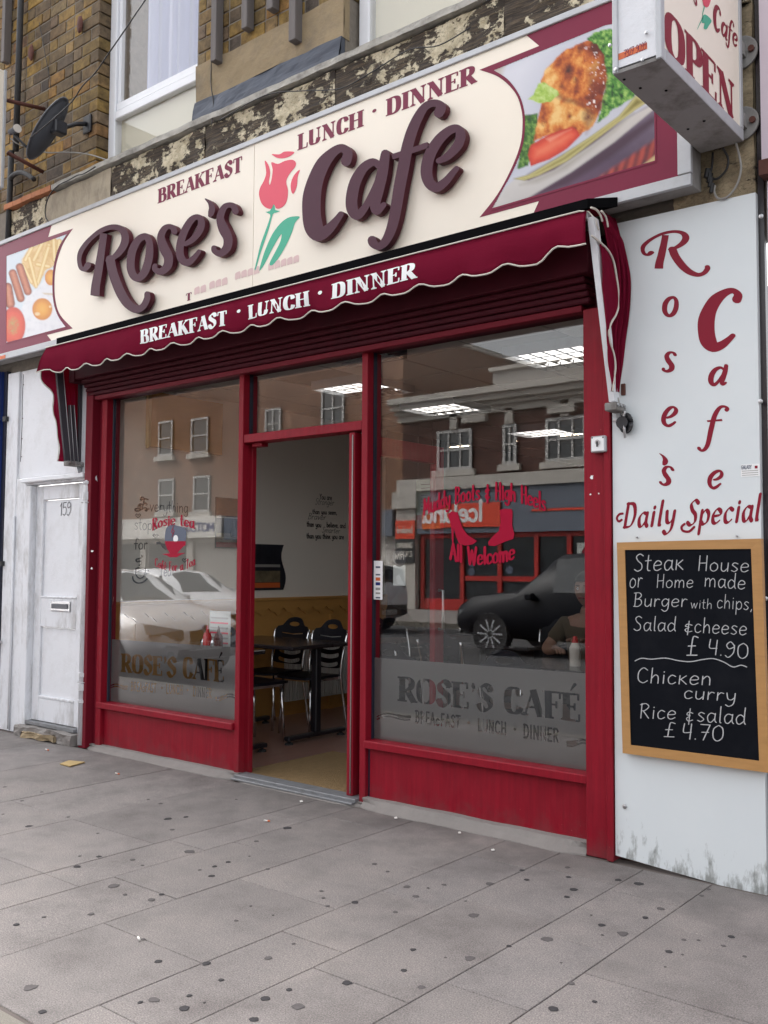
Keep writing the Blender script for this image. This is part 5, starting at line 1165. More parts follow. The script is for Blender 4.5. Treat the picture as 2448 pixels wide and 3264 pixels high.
sts = prismo('sticker', [E_(285, 497), E_(588, 375), E_(590, 430), E_(288, 553)], (0, .001, 0), 'sign_orange', PS)
writing('lettering', '7927 9099', [at(*pc(385, 510), ya+.0025), at(*pc(585, 428), ya+.0025)], .028, 'print_maroon', PS, mono(.05))
for x_, y_ in ((263, 402), (585, 290), (318, 615), (552, 530)): q_ = at(*pc(x_, y_), ya-.004); lathe('screw', q_, [(.007, 0), (.007, -.004), (.003, -.006)], 'steel', PS, 8, 'y')
for z_ in (3.30, 3.62):
    lathe('mounting_plate', (2.715, -.032, z_), [(.075, 0), (.075, -.010), (.07, -.012)], 'dirty_aluminium', PS, 20, 'y'); cyl('bolt', (2.765, -.045, z_), (2.765, -.058, z_), .014, 'rust', PS, 8); box('bracket', 2.60, 2.74, -.084, -.044, z_-.03, z_+.03, 'dirty_aluminium', PS)
def cable(name, pts, r, m_, label): o = tube(name, catmull([tuple(p) for p in pts], 5), r, m_); tag(o, label, 'cable'); return o
W_ = lambda x, y, yy=-.06: at(*pc(x, y), yy)
cable('cable', [W_(1375, 1260, -.10), W_(1405, 1380), W_(1420, 1500), W_(1380, 1640), W_(1300, 1740), W_(1220, 1755), W_(1185, 1700), W_(1190, 1640)], .005, 'cable_grey', 'looped grey cable hanging below the projecting OPEN sign')
cable('cable', [W_(1260, 1310, -.09), W_(1305, 1400), W_(1290, 1500), W_(1210, 1580), W_(1150, 1560), W_(1165, 1460), W_(1170, 1350)], .005, 'cable_black', 'short dark cable curled beneath the projecting sign')
bm = bmesh.new()
for k, (x_, y_) in enumerate(((1130, 1530), (1150, 1570), (1160, 1610), (1170, 1660), (1145, 1550))): q_ = W_(x_, y_, -.065); tube_bm(bm, [q_+Vector((0, 0, .02)), q_-Vector((.008, 0, .02))], .013-.001*k, 7)
tag(link('tape_knot', bmdata(bm), 'cable_black'), 'black insulating tape knot on the dangling sign cables', 'tape')

# ================================================================== AWNING
AW = thing('awning', 'maroon fabric canopy with white piping folded above the windows', 'awning', (-.15, -.3, 2.1))
XA, XB = -2.33, 2.115; YV = -.335; NX = 300
def zb(x):
    t = (x-.144)/(.258 if x > .144 else .2434)*2*pi
    s = cos(t); base = 2.774 + .006*x
    z = base + .015*s + .004*cos(2*t+.4)
    if x > 1.86: z += min(1, (x-1.86)/.12)*.034
    if x < -2.0: z += (-2.0-x)/.35*.03
    return z
bm = bmesh.new(); rows = 7; g = []
for i in range(NX+1):
    x = XA + (XB-XA)*i/NX; t = (x-.144)/.25*2*pi; r = []
    for j in range(rows+1):
        f = j/rows; zt_ = 2.966; z = zt_ + (zb(x)-zt_)*f
        ripple = .010*f*f*cos(t*.5+.6) + .006*f*noise.noise(Vector((x*3, f*2, 0)))
        xx = x - (.12*f if x < -2.28 else 0)*(1-(x-XA)/.05 if x < XA+.05 else 0)
        r.append(bm.verts.new((xx, YV - ripple - .012*sin(f*pi), z)))
    g.append(r)
for i in range(NX):
    for j in range(rows): bm.faces.new((g[i][j], g[i+1][j], g[i+1][j+1], g[i][j+1]))
VAL = [[v.co.copy() for v in r] for r in g]
edge = [g[i][rows].co.copy() for i in range(0, NX+1, 2)]
sol = bmesh.ops.solidify(bm, geom=bm.faces[:], thickness=-.003)
link('valance', bmdata(bm), 'canopy_fabric', AW, smooth=True)
def on_val(x, f, off=-.0035):
    k = (x-XA)/(XB-XA)*NX; i = max(0, min(NX-1, int(k))); j = min(rows-1, int(f*rows)); t, s_ = k-i, f*rows-j
    a_ = VAL[i][j].lerp(VAL[i+1][j], t); b_ = VAL[i][j+1].lerp(VAL[i+1][j+1], t); p = a_.lerp(b_, s_); p.y += off; p.x = x; return p
for txt, (u0, v0), (u1, v1), hp in (('BREAKFAST', (446, 1096), (724, 1036), 43), ('\u2022', (748, 1014), (774, 1008), 42), ('LUNCH', (790, 1018), (984, 973), 44), ('\u2022', (1005, 958), (1036, 950), 46), ('DINNER', (1058, 954), (1328, 886), 48)):
    A_, B_ = at(u0, v0, YV-.012), at(u1, v1, YV-.012); hh = (at(u0, v0-hp, YV-.012)-A_).length; tot, gs = layout(txt, glyph_ser, .02, 0, True)
    V, Fc = merged([union(p_, eps=1e-4) for p_ in gs if p_])
    def onv(q):
        x = A_.x+(B_.x-A_.x)*q[0]/tot; z = A_.z+(B_.z-A_.z)*q[0]/tot+q[1]*hh; b = zb(x); return on_val(x, min(.98, max(.02, (2.966-z)/(2.966-b))))
    flat('lettering', V, Fc, onv, 'vinyl_white', AW)
tube('piping', edge, .0045, 'piping', AW, 6)
tube('piping', [(x, YV-.004, 2.969) for x in (XA, -1, 0, 1, 1.95, 2.08)] + [(2.118, YV+.01, 2.962), (2.140, YV+.03, 2.93), (2.15, YV+.05, 2.88)], .004, 'piping', AW, 6)
bm = bmesh.new()
prof = [(YV+.002, 2.966), (YV+.05, 2.985), (-.20, 2.992), (-.165, 2.995)]
rr = [[bm.verts.new((x, y, z)) for y, z in prof] for x in (XA, XB+.02)]
for j in range(3): bm.faces.new((rr[0][j], rr[1][j], rr[1][j+1], rr[0][j+1]))
bmesh.ops.solidify(bm, geom=bm.faces[:], thickness=.004); link('canopy', bmdata(bm), 'canopy_fabric', AW)
box('front_bar', XA+.03, XB, YV+.008, YV+.04, 2.93, 2.962, 'aluminium', AW, bev=.004)
hL, hR = Vector((-2.40, -.06, 2.11)), Vector((2.113, -.06, 2.10))
h = hR; bot, top = Vector((h.x, h.y-.036, h.z+.02)), Vector((h.x, -.30, 2.935))
prismo('arm', [bot+Vector((0, -.026, 0)), bot+Vector((0, .026, 0)), top+Vector((0, .026, 0)), top+Vector((0, -.026, 0))], (.030, 0, 0), 'white_paint', AW)
def hinge(h):
    box('hinge', h.x-.01, h.x+.05, h.y-.09, h.y+.05, h.z-.025, h.z+.012, 'dirty_aluminium', AW, bev=.004)
    prismo('bracket', [(h.x+.005, h.y+.0, h.z-.027), (h.x+.005, h.y+.05, h.z-.027), (h.x+.005, h.y+.05, h.z-.11), (h.x+.005, h.y+.03, h.z-.12)], (.02, 0, 0), 'steel', AW)
    for k in range(4): cyl('rivet', (h.x-.012, h.y-.075+.033*k, h.z+.0), (h.x+.056, h.y-.075+.033*k, h.z+.0), .008, 'steel', AW, 8)
hinge(hR); hinge(Vector((-2.345, -.06, 2.125)))
kl = crop(0, 1050, .2411); lx = lambda x, y, X: atx(*kl(x, y), X)
for Q_ in (((742, 500), (825, 500), (932, 1765), (868, 1765)), ((915, 1000), (925, 1000), (976, 1765), (942, 1765)), ((965, 1000), (975, 1000), (1030, 1765), (990, 1765)), ((1052, 540), (1086, 540), (1086, 1765), (1040, 1765))):
    q_ = [lx(x, y, -2.335) for x, y in Q_]; prismo('arm', q_, (-.022, 0, 0), 'arm_grey', AW); tube('arm_edge', [q_[1]+Vector((.002, .003, 0)), q_[2]+Vector((.002, .003, 0))], .0032, 'aluminium', AW, 5)
# gathered cloth at the two ends
def gather(L, R, fold, name='side_cloth', nf=5, n=26, m=36, px_=0):
    bm = bmesh.new(); g = []
    L, R = [catmull([tuple(p) for p in q], 6) for q in (L, R)]
    def sample(Q, f): k = f*(len(Q)-1); i = min(int(k), len(Q)-2); return Vector(Q[i]).lerp(Vector(Q[i+1]), k-i)
    for j in range(m+1):
        f = j/m; a, b = sample(L, f), sample(R, f); r = []
        for i in range(n+1):
            t = i/n; p = a.lerp(b, t); am = fold*sin(pi*min(f*2.2, 1)*.5)*(1-.45*f)*sin(pi*min(t*4, 1)*.5)*sin(pi*min((1-t)*4, 1)*.5)
            r.append(bm.verts.new(p + Vector((am*sin(t*nf*2*pi+.8*sin(f*4)+px_) + .008*noise.noise(Vector((t*5, f*6, px_))), .4*am*cos(t*nf*2*pi+f*2), 0))))
        g.append(r)
    for j in range(m):
        for i in range(n): bm.faces.new((g[j][i], g[j][i+1], g[j+1][i+1], g[j+1][i]))
    bmesh.ops.solidify(bm, geom=bm.faces[:], thickness=.003)
    return link(name, bmdata(bm), 'canopy_fabric', AW, smooth=True)
kr = crop(1750, 600, .4069)
ax_ = lambda x, y, X: atx(*kr(x, y), X); ay_ = lambda x, y, Y: at(*kr(x, y), Y)
flapE = [(335, 372), (395, 420), (462, 485), (505, 570), (528, 690), (543, 800), (545, 915), (525, 990), (488, 1055), (468, 1130), (480, 1210), (508, 1300), (520, 1400), (508, 1500), (495, 1590)]
gather([ax_(x, y, 2.150) for x, y in ((335, 380), (398, 440), (412, 700), (425, 850), (445, 1050), (462, 1300), (478, 1480), (486, 1590))], [ax_(x, y, 2.150) for x, y in flapE], .004, 'side_flap', 2, 10)
tube('piping', catmull([tuple(ax_(x, y, 2.153)) for x, y in flapE], 4), .0055, 'piping', AW, 6)
gather([ax_(x, y, 2.135) for x, y in ((330, 152), (400, 220), (430, 330), (470, 500), (505, 700), (505, 900), (480, 1100), (495, 1400), (498, 1595))],
       [ay_(x, y, -.06) for x, y in ((520, 235), (555, 370), (598, 455), (628, 640), (642, 810), (620, 1050), (590, 1300), (566, 1480), (552, 1600))], .020, 'side_cloth', 4, 34)
tube('piping', catmull([tuple(ax_(x, y, 2.16)) for x, y in ((330, 152), (370, 168), (400, 205), (418, 260))], 4), .005, 'piping', AW, 6)
tube('piping', catmull([tuple(ax_(x, y, 2.165)) for x, y in ((410, 178), (440, 215), (455, 260), (462, 305))], 4), .005, 'piping', AW, 6)
kl = crop(0, 1050, .2411); lx = lambda x, y, X: atx(*kl(x, y), X)
fl = [(532, 458), (546, 560), (550, 660), (600, 735), (672, 800), (710, 860), (712, 930), (705, 1020), (715, 1120), (745, 1210), (760, 1300), (768, 1420), (785, 1520), (785, 1610), (768, 1745)]
def Lf(x, y):
    t = min(1, max(0, (y-458)/1200)); X = -2.46+.08*t; return lx(x, y, X)
gather([Lf(x, y) for x, y in fl], [lx(x, y, -2.362) for x, y in ((760, 480), (785, 700), (800, 900), (830, 1200), (850, 1450), (880, 1750))], .004, 'side_flap', 2, 10)
tube('piping', catmull([tuple(Lf(x, y)-Vector((.002, .004, 0))) for x, y in fl], 4), .0045, 'piping', AW, 6)
gather([lx(x, y, -2.375) for x, y in ((780, 480), (840, 1000), (900, 1760))], [lx(x, y, -2.375) for x, y in ((1090, 520), (1085, 1100), (1070, 1760))], .012, 'side_cloth', 3, 20, 24, 2)
prismo('corner_cloth', [lx(532, 458, -2.46), lx(560, 432, -2.44), lx(690, 330, -2.36), lx(752, 262, -2.33), (XA, YV, 2.80), lx(790, 520, -2.33), lx(720, 520, -2.37), lx(620, 480, -2.43)], (0, .004, 0), 'canopy_fabric', AW)
tube('piping', catmull([tuple(p) for p in (lx(532, 458, -2.462), lx(600, 485, -2.43), lx(700, 522, -2.375), lx(770, 522, -2.335), edge[2])], 4), .0045, 'piping', AW, 6)
# black weatherstrip over the canopy
p0 = at(193, 1083, -.25)
prismo('weatherstrip', [(-2.36, -.172, 3.034), (-2.22, -.26, 2.99), (-2.2, -.26, 3.052), (-2.3, -.172, 3.062)], (.04, 0, 0), 'black_matt', AW)
prismo('weatherstrip', [(-2.30, -.175, 3.058), (2.19, -.175, 3.058), (2.10, -.30, 3.035), (-2.25, -.30, 3.035)], (0, 0, -.045), 'black_matt', AW)
# cleat with cord
CK = thing('cord_cleat', 'black cord coiled on a cleat beside the awning hinge', 'cleat', (2.16, YP, 1.98))
A_ = lambda x, y, Y=YP-.02: at(*kr(x, y), Y)
tube('cleat', [A_(592, 1745, -.09), A_(588, 1790, -.07), A_(588, 1850, -.075), A_(595, 1955, -.09)], [.006, .009, .009, .005], 'steel', CK, 6)
for k in range(5):
    c_ = A_(590+k*3, 1840, -.062-.004*k); tube('cord', [c_+Vector((.022*cos(2*pi*i/14)*(1+.12*k), -.004*sin(i), .038*sin(2*pi*i/14)*(1+.05*k))) for i in range(15)], .005, 'black_plastic', CK, 5)
c_ = A_(592, 1840, -.055); cyl('boss', (c_.x, -.052, c_.z), (c_.x, -.085, c_.z), .030, 'black_plastic', CK, 12)
tube('cord', [A_(540, 1640, -.09), A_(560, 1730, -.08), A_(580, 1800, -.07)], .004, 'cable_grey', CK, 5); box('stay', c_.x-.06, c_.x-.02, -.058, -.052, c_.z+.015, c_.z+.024, 'steel', CK)
box('rusty_plate', A_(570, 1535, YP).x, A_(602, 1535, YP).x, YP-.012, YP-.001, A_(570, 1625, YP).z, A_(570, 1535, YP).z, 'rust', AW, bev=.002)
# ================================================================== THINGS ON THE UPPER WALL
uv = crop(0, 0, 420/1161)
SD = thing('satellite_dish', 'dark grey satellite dish on the brick wall above the fascia sign', 'satellite dish', (-2.3, -.3, 4.5))
Q = lambda x, y, Y=-.45: at(*uv(x, y), Y)
ctr = Q(415, 1130, -.46)
# the rim is an ellipse seen edge-on: axis vectors read off the photograph, dish faces left and outwards
ax1 = (Q(560, 872, -.42)-Q(345, 1392, -.46))/2; ax2 = (Q(585, 1040, -.33)-Q(245, 1225, -.57))/2*.86; nrm = ax1.cross(ax2).normalized(); nrm = nrm if nrm.y < 0 else -nrm; ctr = Q(418, 1132, -.45)
bm = bmesh.new(); rings = []
for i in range(7):
    r = i/6; rings.append([bm.verts.new(ctr + ax1*r*cos(2*pi*k/28) + ax2*r*sin(2*pi*k/28) - nrm*(.055*(1-r*r))) for k in range(28)] if i else [bm.verts.new(ctr-nrm*.055)])
for k in range(28): bm.faces.new((rings[0][0], rings[1][k], rings[1][(k+1) % 28]))
for i in range(1, 6):
    for k in range(28): bm.faces.new((rings[i][k], rings[i+1][k], rings[i+1][(k+1) % 28], rings[i][(k+1) % 28]))
bmesh.ops.solidify(bm, geom=bm.faces[:], thickness=.008); link('reflector', bmdata(bm), 'dish_grey', SD, smooth=True)
tube('rim', [ctr+ax1*cos(2*pi*k/28)+ax2*sin(2*pi*k/28) for k in range(29)], .007, 'dish_grey', SD, 6)
bt = ctr - ax1*.78 ; lnb = Q(120, 1150, -.62)
tube('feed_arm', [ctr-ax1*.95+nrm*.0, lnb+Vector((0, 0, -.03))], .010, 'black_plastic', SD, 6)
lathe('receiver', lnb, [(.0, -.05), (.022, -.045), (.022, .03), (.030, .035), (.030, .05)], 'dish_grey', SD, 12, 'x'); cyl('receiver_cap', lnb+Vector((.05, 0, 0)), lnb+Vector((.058, 0, 0)), .031, 'piping', SD, 12)
mtp = Q(760, 1090, -.03); tube('mount_arm', [ctr-nrm*.07, mtp+Vector((-.05, -.06, -.01)), mtp], .017, 'black_plastic', SD, 8); box('mount_plate', mtp.x-.05, mtp.x+.05, -.03, -.008, mtp.z-.07, mtp.z+.07, 'black_plastic', SD, bev=.006)
box('clamp', ctr.x+.03, ctr.x+.11, ctr.y-.0, ctr.y+.10, ctr.z-.05, ctr.z+.05, 'black_plastic', SD, bev=.01)
V_ = thing('vent_pipe', 'black iron pipe running up the brick wall at the left', 'pipe', (-3.5, -.05, 3.9))
pa, pb = at(68, 0, -.055), at(50, 480, -.055); tube('pipe', [Vector((pa.x, -.055, 6.9)), Vector((pb.x+.0, -.055, pb.z))], .026, 'cast_iron', V_, 12)
pc_, pd = at(36, 500, -.055), at(24, 790, -.055); tube('pipe', [Vector((pc_.x, -.055, pc_.z+.05)), Vector((pd.x, -.055, 3.95))], .024, 'cast_iron', V_, 12)
tube('elbow', catmull([tuple(at(*uv(*q), -.06)) for q in ((95, 1570), (130, 1535), (190, 1520), (250, 1545), (300, 1580))], 4), .020, 'cast_iron', V_, 8)
NS = thing('neighbour_sign', 'pale edge of a projecting box sign on rusty brackets at the left', 'sign', (-3.1, -.5, 4.3))
e0, e1 = at(20, 222, -.39), at(20, 592, -.37)
box('side', -3.18, -2.955, -1.2, -.392, e1.z, e0.z, 'cream_sign', NS); box('frame', -3.185, -2.95, -.391, -.365, e1.z-.01, e0.z+.01, 'aluminium', NS, bev=.004)
for (a_, b_) in (((65, 885), (350, 985)), ((65, 1345), (400, 1505))):
    p0, p1 = atx(*uv(*a_), -2.99), at(*uv(*b_), -.01); tube('bracket', [p0, Vector((-2.99, -.01, p1.z))], .017, 'rust', NS, 8)
cable('overhead_cable', [at(520, -90, -.74), at(463, 0, -.7), at(430, 48, -.66), at(395, 100, -.62), at(350, 165, -.6), at(305, 230, -.6), at(262, 275, -.6), at(228, 325, -.6), at(160, 388, -.62), at(95, 440, -.62)], .0045, 'cable_black', 'thin black cable sagging across the window to the satellite dish')
cable('aerial_cable', [at(*uv(95, 1220), -.60), at(*uv(160, 1270), -.55), at(*uv(280, 1310), -.4), at(*uv(420, 1345), -.3), at(*uv(560, 1342), -.2), at(*uv(700, 1348), -.1), at(*uv(820, 1370), -.05), at(*uv(965, 1418), -.03)], .005, 'cable_grey', 'grey cable drooping from the dish to the window sill')
cable('wall_wire', [at(*uv(x, y), -.012) for x, y in ((345, 200), (380, 380), (405, 520), (430, 640), (445, 760))], .003, 'cable_black', 'thin wire stapled down the brick wall')
cable('fascia_cable', [at(*uv(x, y), -.10) for x, y in ((840, 1470), (740, 1530), (680, 1545), (600, 1590), (520, 1630), (450, 1700), (405, 1800), (400, 1900), (430, 1960))], .0045, 'cable_black', 'black cable clipped along the ledge and down the peeling timber')
cable('fascia_cable', [at(700+x*.4822, y*.4822, -.09) for x, y in ((0, 795), (300, 630), (560, 600), (800, 585), (1000, 480), (1250, 330), (1450, 300), (1659, 180))], .0035, 'cable_black', 'thin black cable draped along the peeling timber over the sign')
cable('wall_wire', [at(676, 150, -.012), at(672, 260, -.02), at(680, 330, -.04), at(675, 400, -.09)], .0035, 'cable_black', 'black wire hanging between the windows over the tan render')

# ================================================================== LITTER ON THE PAVEMENT
def ground_quad(name, pts, m_, th, label, cat, group=None):
    P = [atz(u, v, .0045) for u, v in pts]; o = prismo(name, P, (0, 0, th), m_); tag(o, label, cat, group); return o
g2 = lambda x, y: (x*.4822, 1750+y*.4822)
ground_quad('cardboard_piece', [g2(395, 1424), g2(455, 1402), g2(562, 1412), g2(462, 1440)], 'cardboard', .006, 'flat yellow cardboard piece lying on the pavement', 'litter')
def butt(u, v, du, dv, label, tip=True):
    a, b = atz(u, v, .008), atz(u+du, v+dv, .008); o = thing('cigarette_butt', label, 'litter', a, 'cigarette ends on the ground')
    tube('paper', [a, a.lerp(b, .62)], .004, 'litter_white', o, 8)
    if tip: tube('filter', [a.lerp(b, .63), b], .0042, 'orange_print', o, 8)
butt(440, 2987, 8, 14, 'white cigarette end standing out alone on the near left paving', False)
butt(842, 2615, 18, 2, 'orange tipped cigarette end on paving in front of the doorway')
butt(1010, 2491, 18, 2, 'pale cigarette end lying on the brown door mat')
butt(368, 2464, 12, 3, 'white cigarette end near the left stall riser')
butt(145, 2388, 10, 3, 'small cigarette end below the worn doorstep')
for u, v, w, lab in ((955, 2553, 8, 'tiny white paper scrap just outside the door sill'), (1256, 2606, 8, 'tiny white paper scrap below the left end of the right stall riser'), (1460, 2653, 7, 'tiny white paper scrap below the middle of the right stall riser'), (1565, 2708, 9, 'longer white paper scrap farther out from the right stall riser')): ground_quad('paper_scrap', [(u, v), (u+w, v-2), (u+w+3, v+3), (u+2, v+4)], 'litter_white', .002, lab, 'litter', 'paper scraps on the pavement')

# ================================================================== INSIDE THE CAFE
XW = -2.098
WP = lambda u, v: atx(u, v, XW)
# wainscot with its wave edged shelf
WN = thing('wainscot', 'pine wainscot with a scalloped rail along the left cafe wall', 'wall panelling', (-2.09, 3, 0))
box('top_rail', -2.099, -2.060, .12, 3.4, 1.045, 1.072, 'pine_panel', WN, bev=.003)
box('board', -2.099, -2.085, .12, 3.4, .0, 1.044, 'pine_panel', WN)
pts = [(.12, 1.043), (3.4, 1.043)]; n = 18*12
for i in range(n+1):
    t = 1-i/n; y = .12+t*3.28; ph = (y*5.3) % 1; pts.append((y, .945+.028*(sin(2*pi*ph)+.45*sin(4*pi*ph))))
V, Fc = union([pts], eps=1e-5); flat('scalloped_rail', V, Fc, lambda q: Vector((-2.066, q[0], q[1])), 'pine_panel', WN, depth=(-.018, 0, 0))
for y in (.33, 2.55): box('batten', -2.084, -2.068, y, y+.05, .0, .90, 'pine_panel', WN)
RD = thing('radiator', 'white ribbed panel radiator low on the left cafe wall', 'radiator', (-2.03, 2.6, .1))
box('back_panel', -2.06, -2.04, 1.93, 3.45, .14, .72, 'radiator_white', RD)
for k in range(46): box('rib', -2.039, -2.022, 1.94+k*.0327, 1.94+k*.0327+.020, .15, .71, 'radiator_white', RD)
box('top_grille', -2.075, -2.02, 1.93, 3.45, .722, .735, 'radiator_white', RD)
# wood cased box high in the corner
CBN = thing('corner_cabinet', 'yellow wood boxed cabinet hanging high on the left wall', 'cabinet', (-1.9, .8, 2.28))
a, b = at(371, 1433, .40), at(475, 1428, .40)
box('front', -2.095, b.x, .40, .42, 2.285, 2.72, 'cabinet_yellow', CBN, bev=.004); box('side', b.x-.02, b.x, .421, 1.15, 2.285, 2.72, 'pine_panel', CBN); box('bottom', -2.095, b.x-.021, .421, 1.15, 2.285, 2.30, 'pine_panel', CBN); box('edge', b.x-.03, b.x+.004, .39, .399, 2.27, 2.73, 'cabinet_yellow', CBN)  # shade of the side face put into its browner wood colour
# posters
def wave_poster(name, y0, y1, z0, z1, m1, label, band=None, dark=True):
    P = thing(name, label, 'poster', (XW, y0, z0)); n = 16
    pts = [(y0, z0+.02*sin(k*0)) for k in (0,)] + [(y0, z1)] + [(y1-.03*sin(i/n*2*pi), z1+(z0-z1)*i/n) for i in range(n+1)]
    V, Fc = union([pts], eps=1e-5); flat('sheet', V, Fc, lambda q: Vector((XW+.006, q[0], q[1])), m1, P, depth=(-.005, 0, 0))
    if band:
        for (a_, b_, m_) in band: box('printed_band', XW+.0065, XW+.0075, y0+.01, y1-.045, z0+(z1-z0)*a_, z0+(z1-z0)*b_, m_, P)
    return P
wave_poster('poster', 1.13, 1.42, 1.50, 1.93, 'poster_dark', 'dark wavy edged poster left of the red doorway post', [(.02, .12, 'vinyl_darkred'), (.2, .3, 'poster_band'), (.6, .62, 'piping')])
wave_poster('poster', 1.45, 1.94, 1.14, 1.545, 'poster_dark', 'dark wavy edged poster seen through the doorway', [(.05, .16, 'orange_print'), (.17, .42, 'poster_band'), (.50, .56, 'cable_grey')])
tv = thing('speaker_box', 'small black framed screen on the wall behind the left window', 'screen', (XW, 1.33, 1.55)); 
box('screen', XW+.01, XW+.05, 1.30, 1.44, 1.60, 1.74, 'black_plastic', tv, bev=.004); box('bezel', XW+.051, XW+.056, 1.305, 1.435, 1.607, 1.733, 'poster_dark', tv)
# lettering on the wall
we = thing('wall_lettering', 'black Everything stops for Tea lettering on the left cafe wall', 'wall lettering', (XW, .5, 1.3))
YT = lambda x, y: WP(*crop(400, 1560, .1808)(x, y)); Xl = XW+.003
def wtxt(t, a, b, h, par, r=.035, tr=.05, sl=0):
    A_, B_ = YT(*a), YT(*b); A_.x = B_.x = Xl; hh = (YT(a[0], a[1]-h)-YT(*a)).length
    writing('lettering', t, [A_, B_], hh, 'vinyl_black', par, mono(r), tr, sl)
wtxt('verything', (420, 382), (1100, 412), 205, we); wtxt('stops', (148, 706), (540, 712), 205, we); wtxt('for', (150, 1052), (380, 1050), 190, we, .05); wtxt('Tea', (590, 1530), (800, 1522), 190, we)
def wcurve(pts, r, par=we, m_='vinyl_black'): tube('flourish', catmull([tuple(Vector((Xl, *YT(*q)[1:]))) for q in pts], 4), r, m_, par, 5)
wcurve([(400, 178), (330, 165), (270, 190), (265, 150), (310, 140), (318, 220), (300, 300), (290, 340), (240, 375), (180, 380), (165, 350), (200, 335)], .006); wcurve([(290, 345), (340, 325), (380, 345), (365, 382), (345, 360), (415, 340)], .006); wcurve([(225, 300), (260, 290), (265, 330), (230, 345), (215, 310), (245, 262), (300, 262), (340, 240), (375, 255), (355, 278)], .006)
for hx, hy in ((218, 465), (525, 820), (1040, 1250)): wcurve([(hx, hy+35), (hx-42, hy-8), (hx-22, hy-34), (hx, hy-12), (hx+24, hy-34), (hx+44, hy-8), (hx, hy+35)], .003)
wcurve([(235, 1345), (270, 1310), (265, 1260), (200, 1275), (185, 1235), (240, 1215), (290, 1190), (280, 1155), (260, 1180)], .006)
wcurve([(120, 1530), (135, 1600), (200, 1645), (300, 1635), (380, 1570)], .006); wcurve([(170, 1400), (180, 1500), (230, 1560), (300, 1550), (345, 1480), (350, 1400), (260, 1375), (170, 1400)], .005); wcurve([(352, 1440), (395, 1420), (400, 1455), (345, 1480)], .005)
V, Fc = union([[(Vector(YT(*q)).y, YT(*q).z) for q in ((185, 1440), (260, 1425), (335, 1440), (300, 1455), (220, 1455))]], eps=1e-5); flat('flourish', V, Fc, lambda q: Vector((Xl, q[0], q[1])), 'vinyl_black', we)
wy = thing('wall_lettering', 'black You are Stronger quotation lettered on the wall through the doorway', 'wall lettering', (XW, 2.5, 1.6))
cw = crop(750, 1050, .3165)
for t, x0, x1, yb_, h, r, sl in (('You are', 848, 970, 1715, 52, .075, 0), ('Stronger', 800, 990, 1768, 62, .03, .25), ('than you seem,', 775, 1022, 1862, 46, .075, 0), ('Braver', 728, 905, 1915, 60, .03, .25), ('than you', 718, 862, 1988, 50, .075, 0), ('believe, and', 918, 1108, 1996, 50, .075, 0), ('Smarter', 868, 1048, 2050, 56, .03, .25), ('than you think you are', 716, 1090, 2108, 52, .075, 0)):
    A_, B_ = WP(*cw(x0, yb_-6)), WP(*cw(x1, yb_+4)); A_.x = B_.x = Xl; hh = (WP(*cw(x0, yb_-h))-WP(*cw(x0, yb_))).length
    writing('lettering', t, [A_, B_], hh, 'vinyl_black', wy, mono(r), .06, sl)
# louvred ceiling lights
for i, (lx_, ly_) in enumerate(LIGHTS):
    lab = ['louvred ceiling light second back behind the right window', 'louvred ceiling light nearest the right pillar', 'louvred ceiling light above the doorway transom', 'small looking louvred ceiling light farthest inside', 'added unseen louvred light over the middle of the room, right side', 'added unseen louvred light near the back counter, right side'][i]
    Lt = thing('ceiling_light', lab, 'ceiling light', (lx_, ly_, 2.70), 'louvred lights in the cafe ceiling')
    hx = .285; box('tray', lx_-hx+.015, lx_+hx-.015, ly_-hx+.015, ly_+hx-.015, 2.765, 2.772, 'lamp_panel', Lt)
    for s in (-1, 1): box('rim', lx_-hx, lx_+hx, ly_+s*(hx-.006)-.006, ly_+s*(hx-.006)+.006, 2.705, 2.774, 'aluminium', Lt); box('rim', lx_+s*(hx-.006)-.006, lx_+s*(hx-.006)+.006, ly_-hx+.013, ly_+hx-.013, 2.705, 2.774, 'aluminium', Lt)
    for k in range(1, 4): prismo('louvre', [(lx_-hx+.013, ly_-hx+k*.1425-.012, 2.706), (lx_-hx+.013, ly_-hx+k*.1425+.012, 2.706), (lx_-hx+.013, ly_-hx+k*.1425, 2.752)], (2*hx-.026, 0, 0), 'chrome', Lt)
    for k in range(1, 6):
        for j in range(4): ya_ = ly_-hx+j*.1425+.02; prismo('louvre', [(lx_-hx+k*.095-.010, ya_, 2.708), (lx_-hx+k*.095+.010, ya_, 2.708), (lx_-hx+k*.095, ya_, 2.75)], (0, .105, 0), 'chrome', Lt)
AC = thing('air_grille', 'dark slatted ventilation unit under the cafe ceiling', 'air vent', (.1, .55, 2.68))
box('case', -.12, .32, .35, .65, 2.70, 2.765, 'dish_grey', AC)
for k in range(4): box('slat', -.115, .315, .36+k*.07, .385+k*.07, 2.688, 2.698, 'aluminium', AC)
# tables
def table(x0, x1, y0, y1, label, h=.75):
    t = thing('table', label, 'table', ((x0+x1)/2, (y0+y1)/2, .012), 'black cafe tables')
    box('tabletop', x0, x1, y0, y1, h-.03, h, 'dark_wood', t, bev=.006); ym = (y0+y1)/2
    for xx in (x0+.12, x1-.08):
        box('pedestal', xx-.03, xx+.03, ym-.03, ym+.03, .075, h-.031, 'black_plastic', t, bev=.006); box('foot_bar', xx-.03, xx+.03, ym-.32, ym+.32, .042, .074, 'black_plastic', t, bev=.006)
        for s in (-1, 1): lathe('glide', (xx, ym+s*.29, .012), [(.034, 0), (.030, .012), (.012, .02), (.012, .029)], 'black_rubber', t, 12)
    return t
table(-2.03, -.97, .93, 1.62, 'black cafe table seen through the open doorway')
table(-1.46, -.93, .14, .62, 'black table behind the left window with sauces')
table(-1.9, -.95, 2.75, 3.4, 'black cafe table deep behind the doorway')
table(.85, 1.75, .85, 1.5, 'black table between seated man and right window')
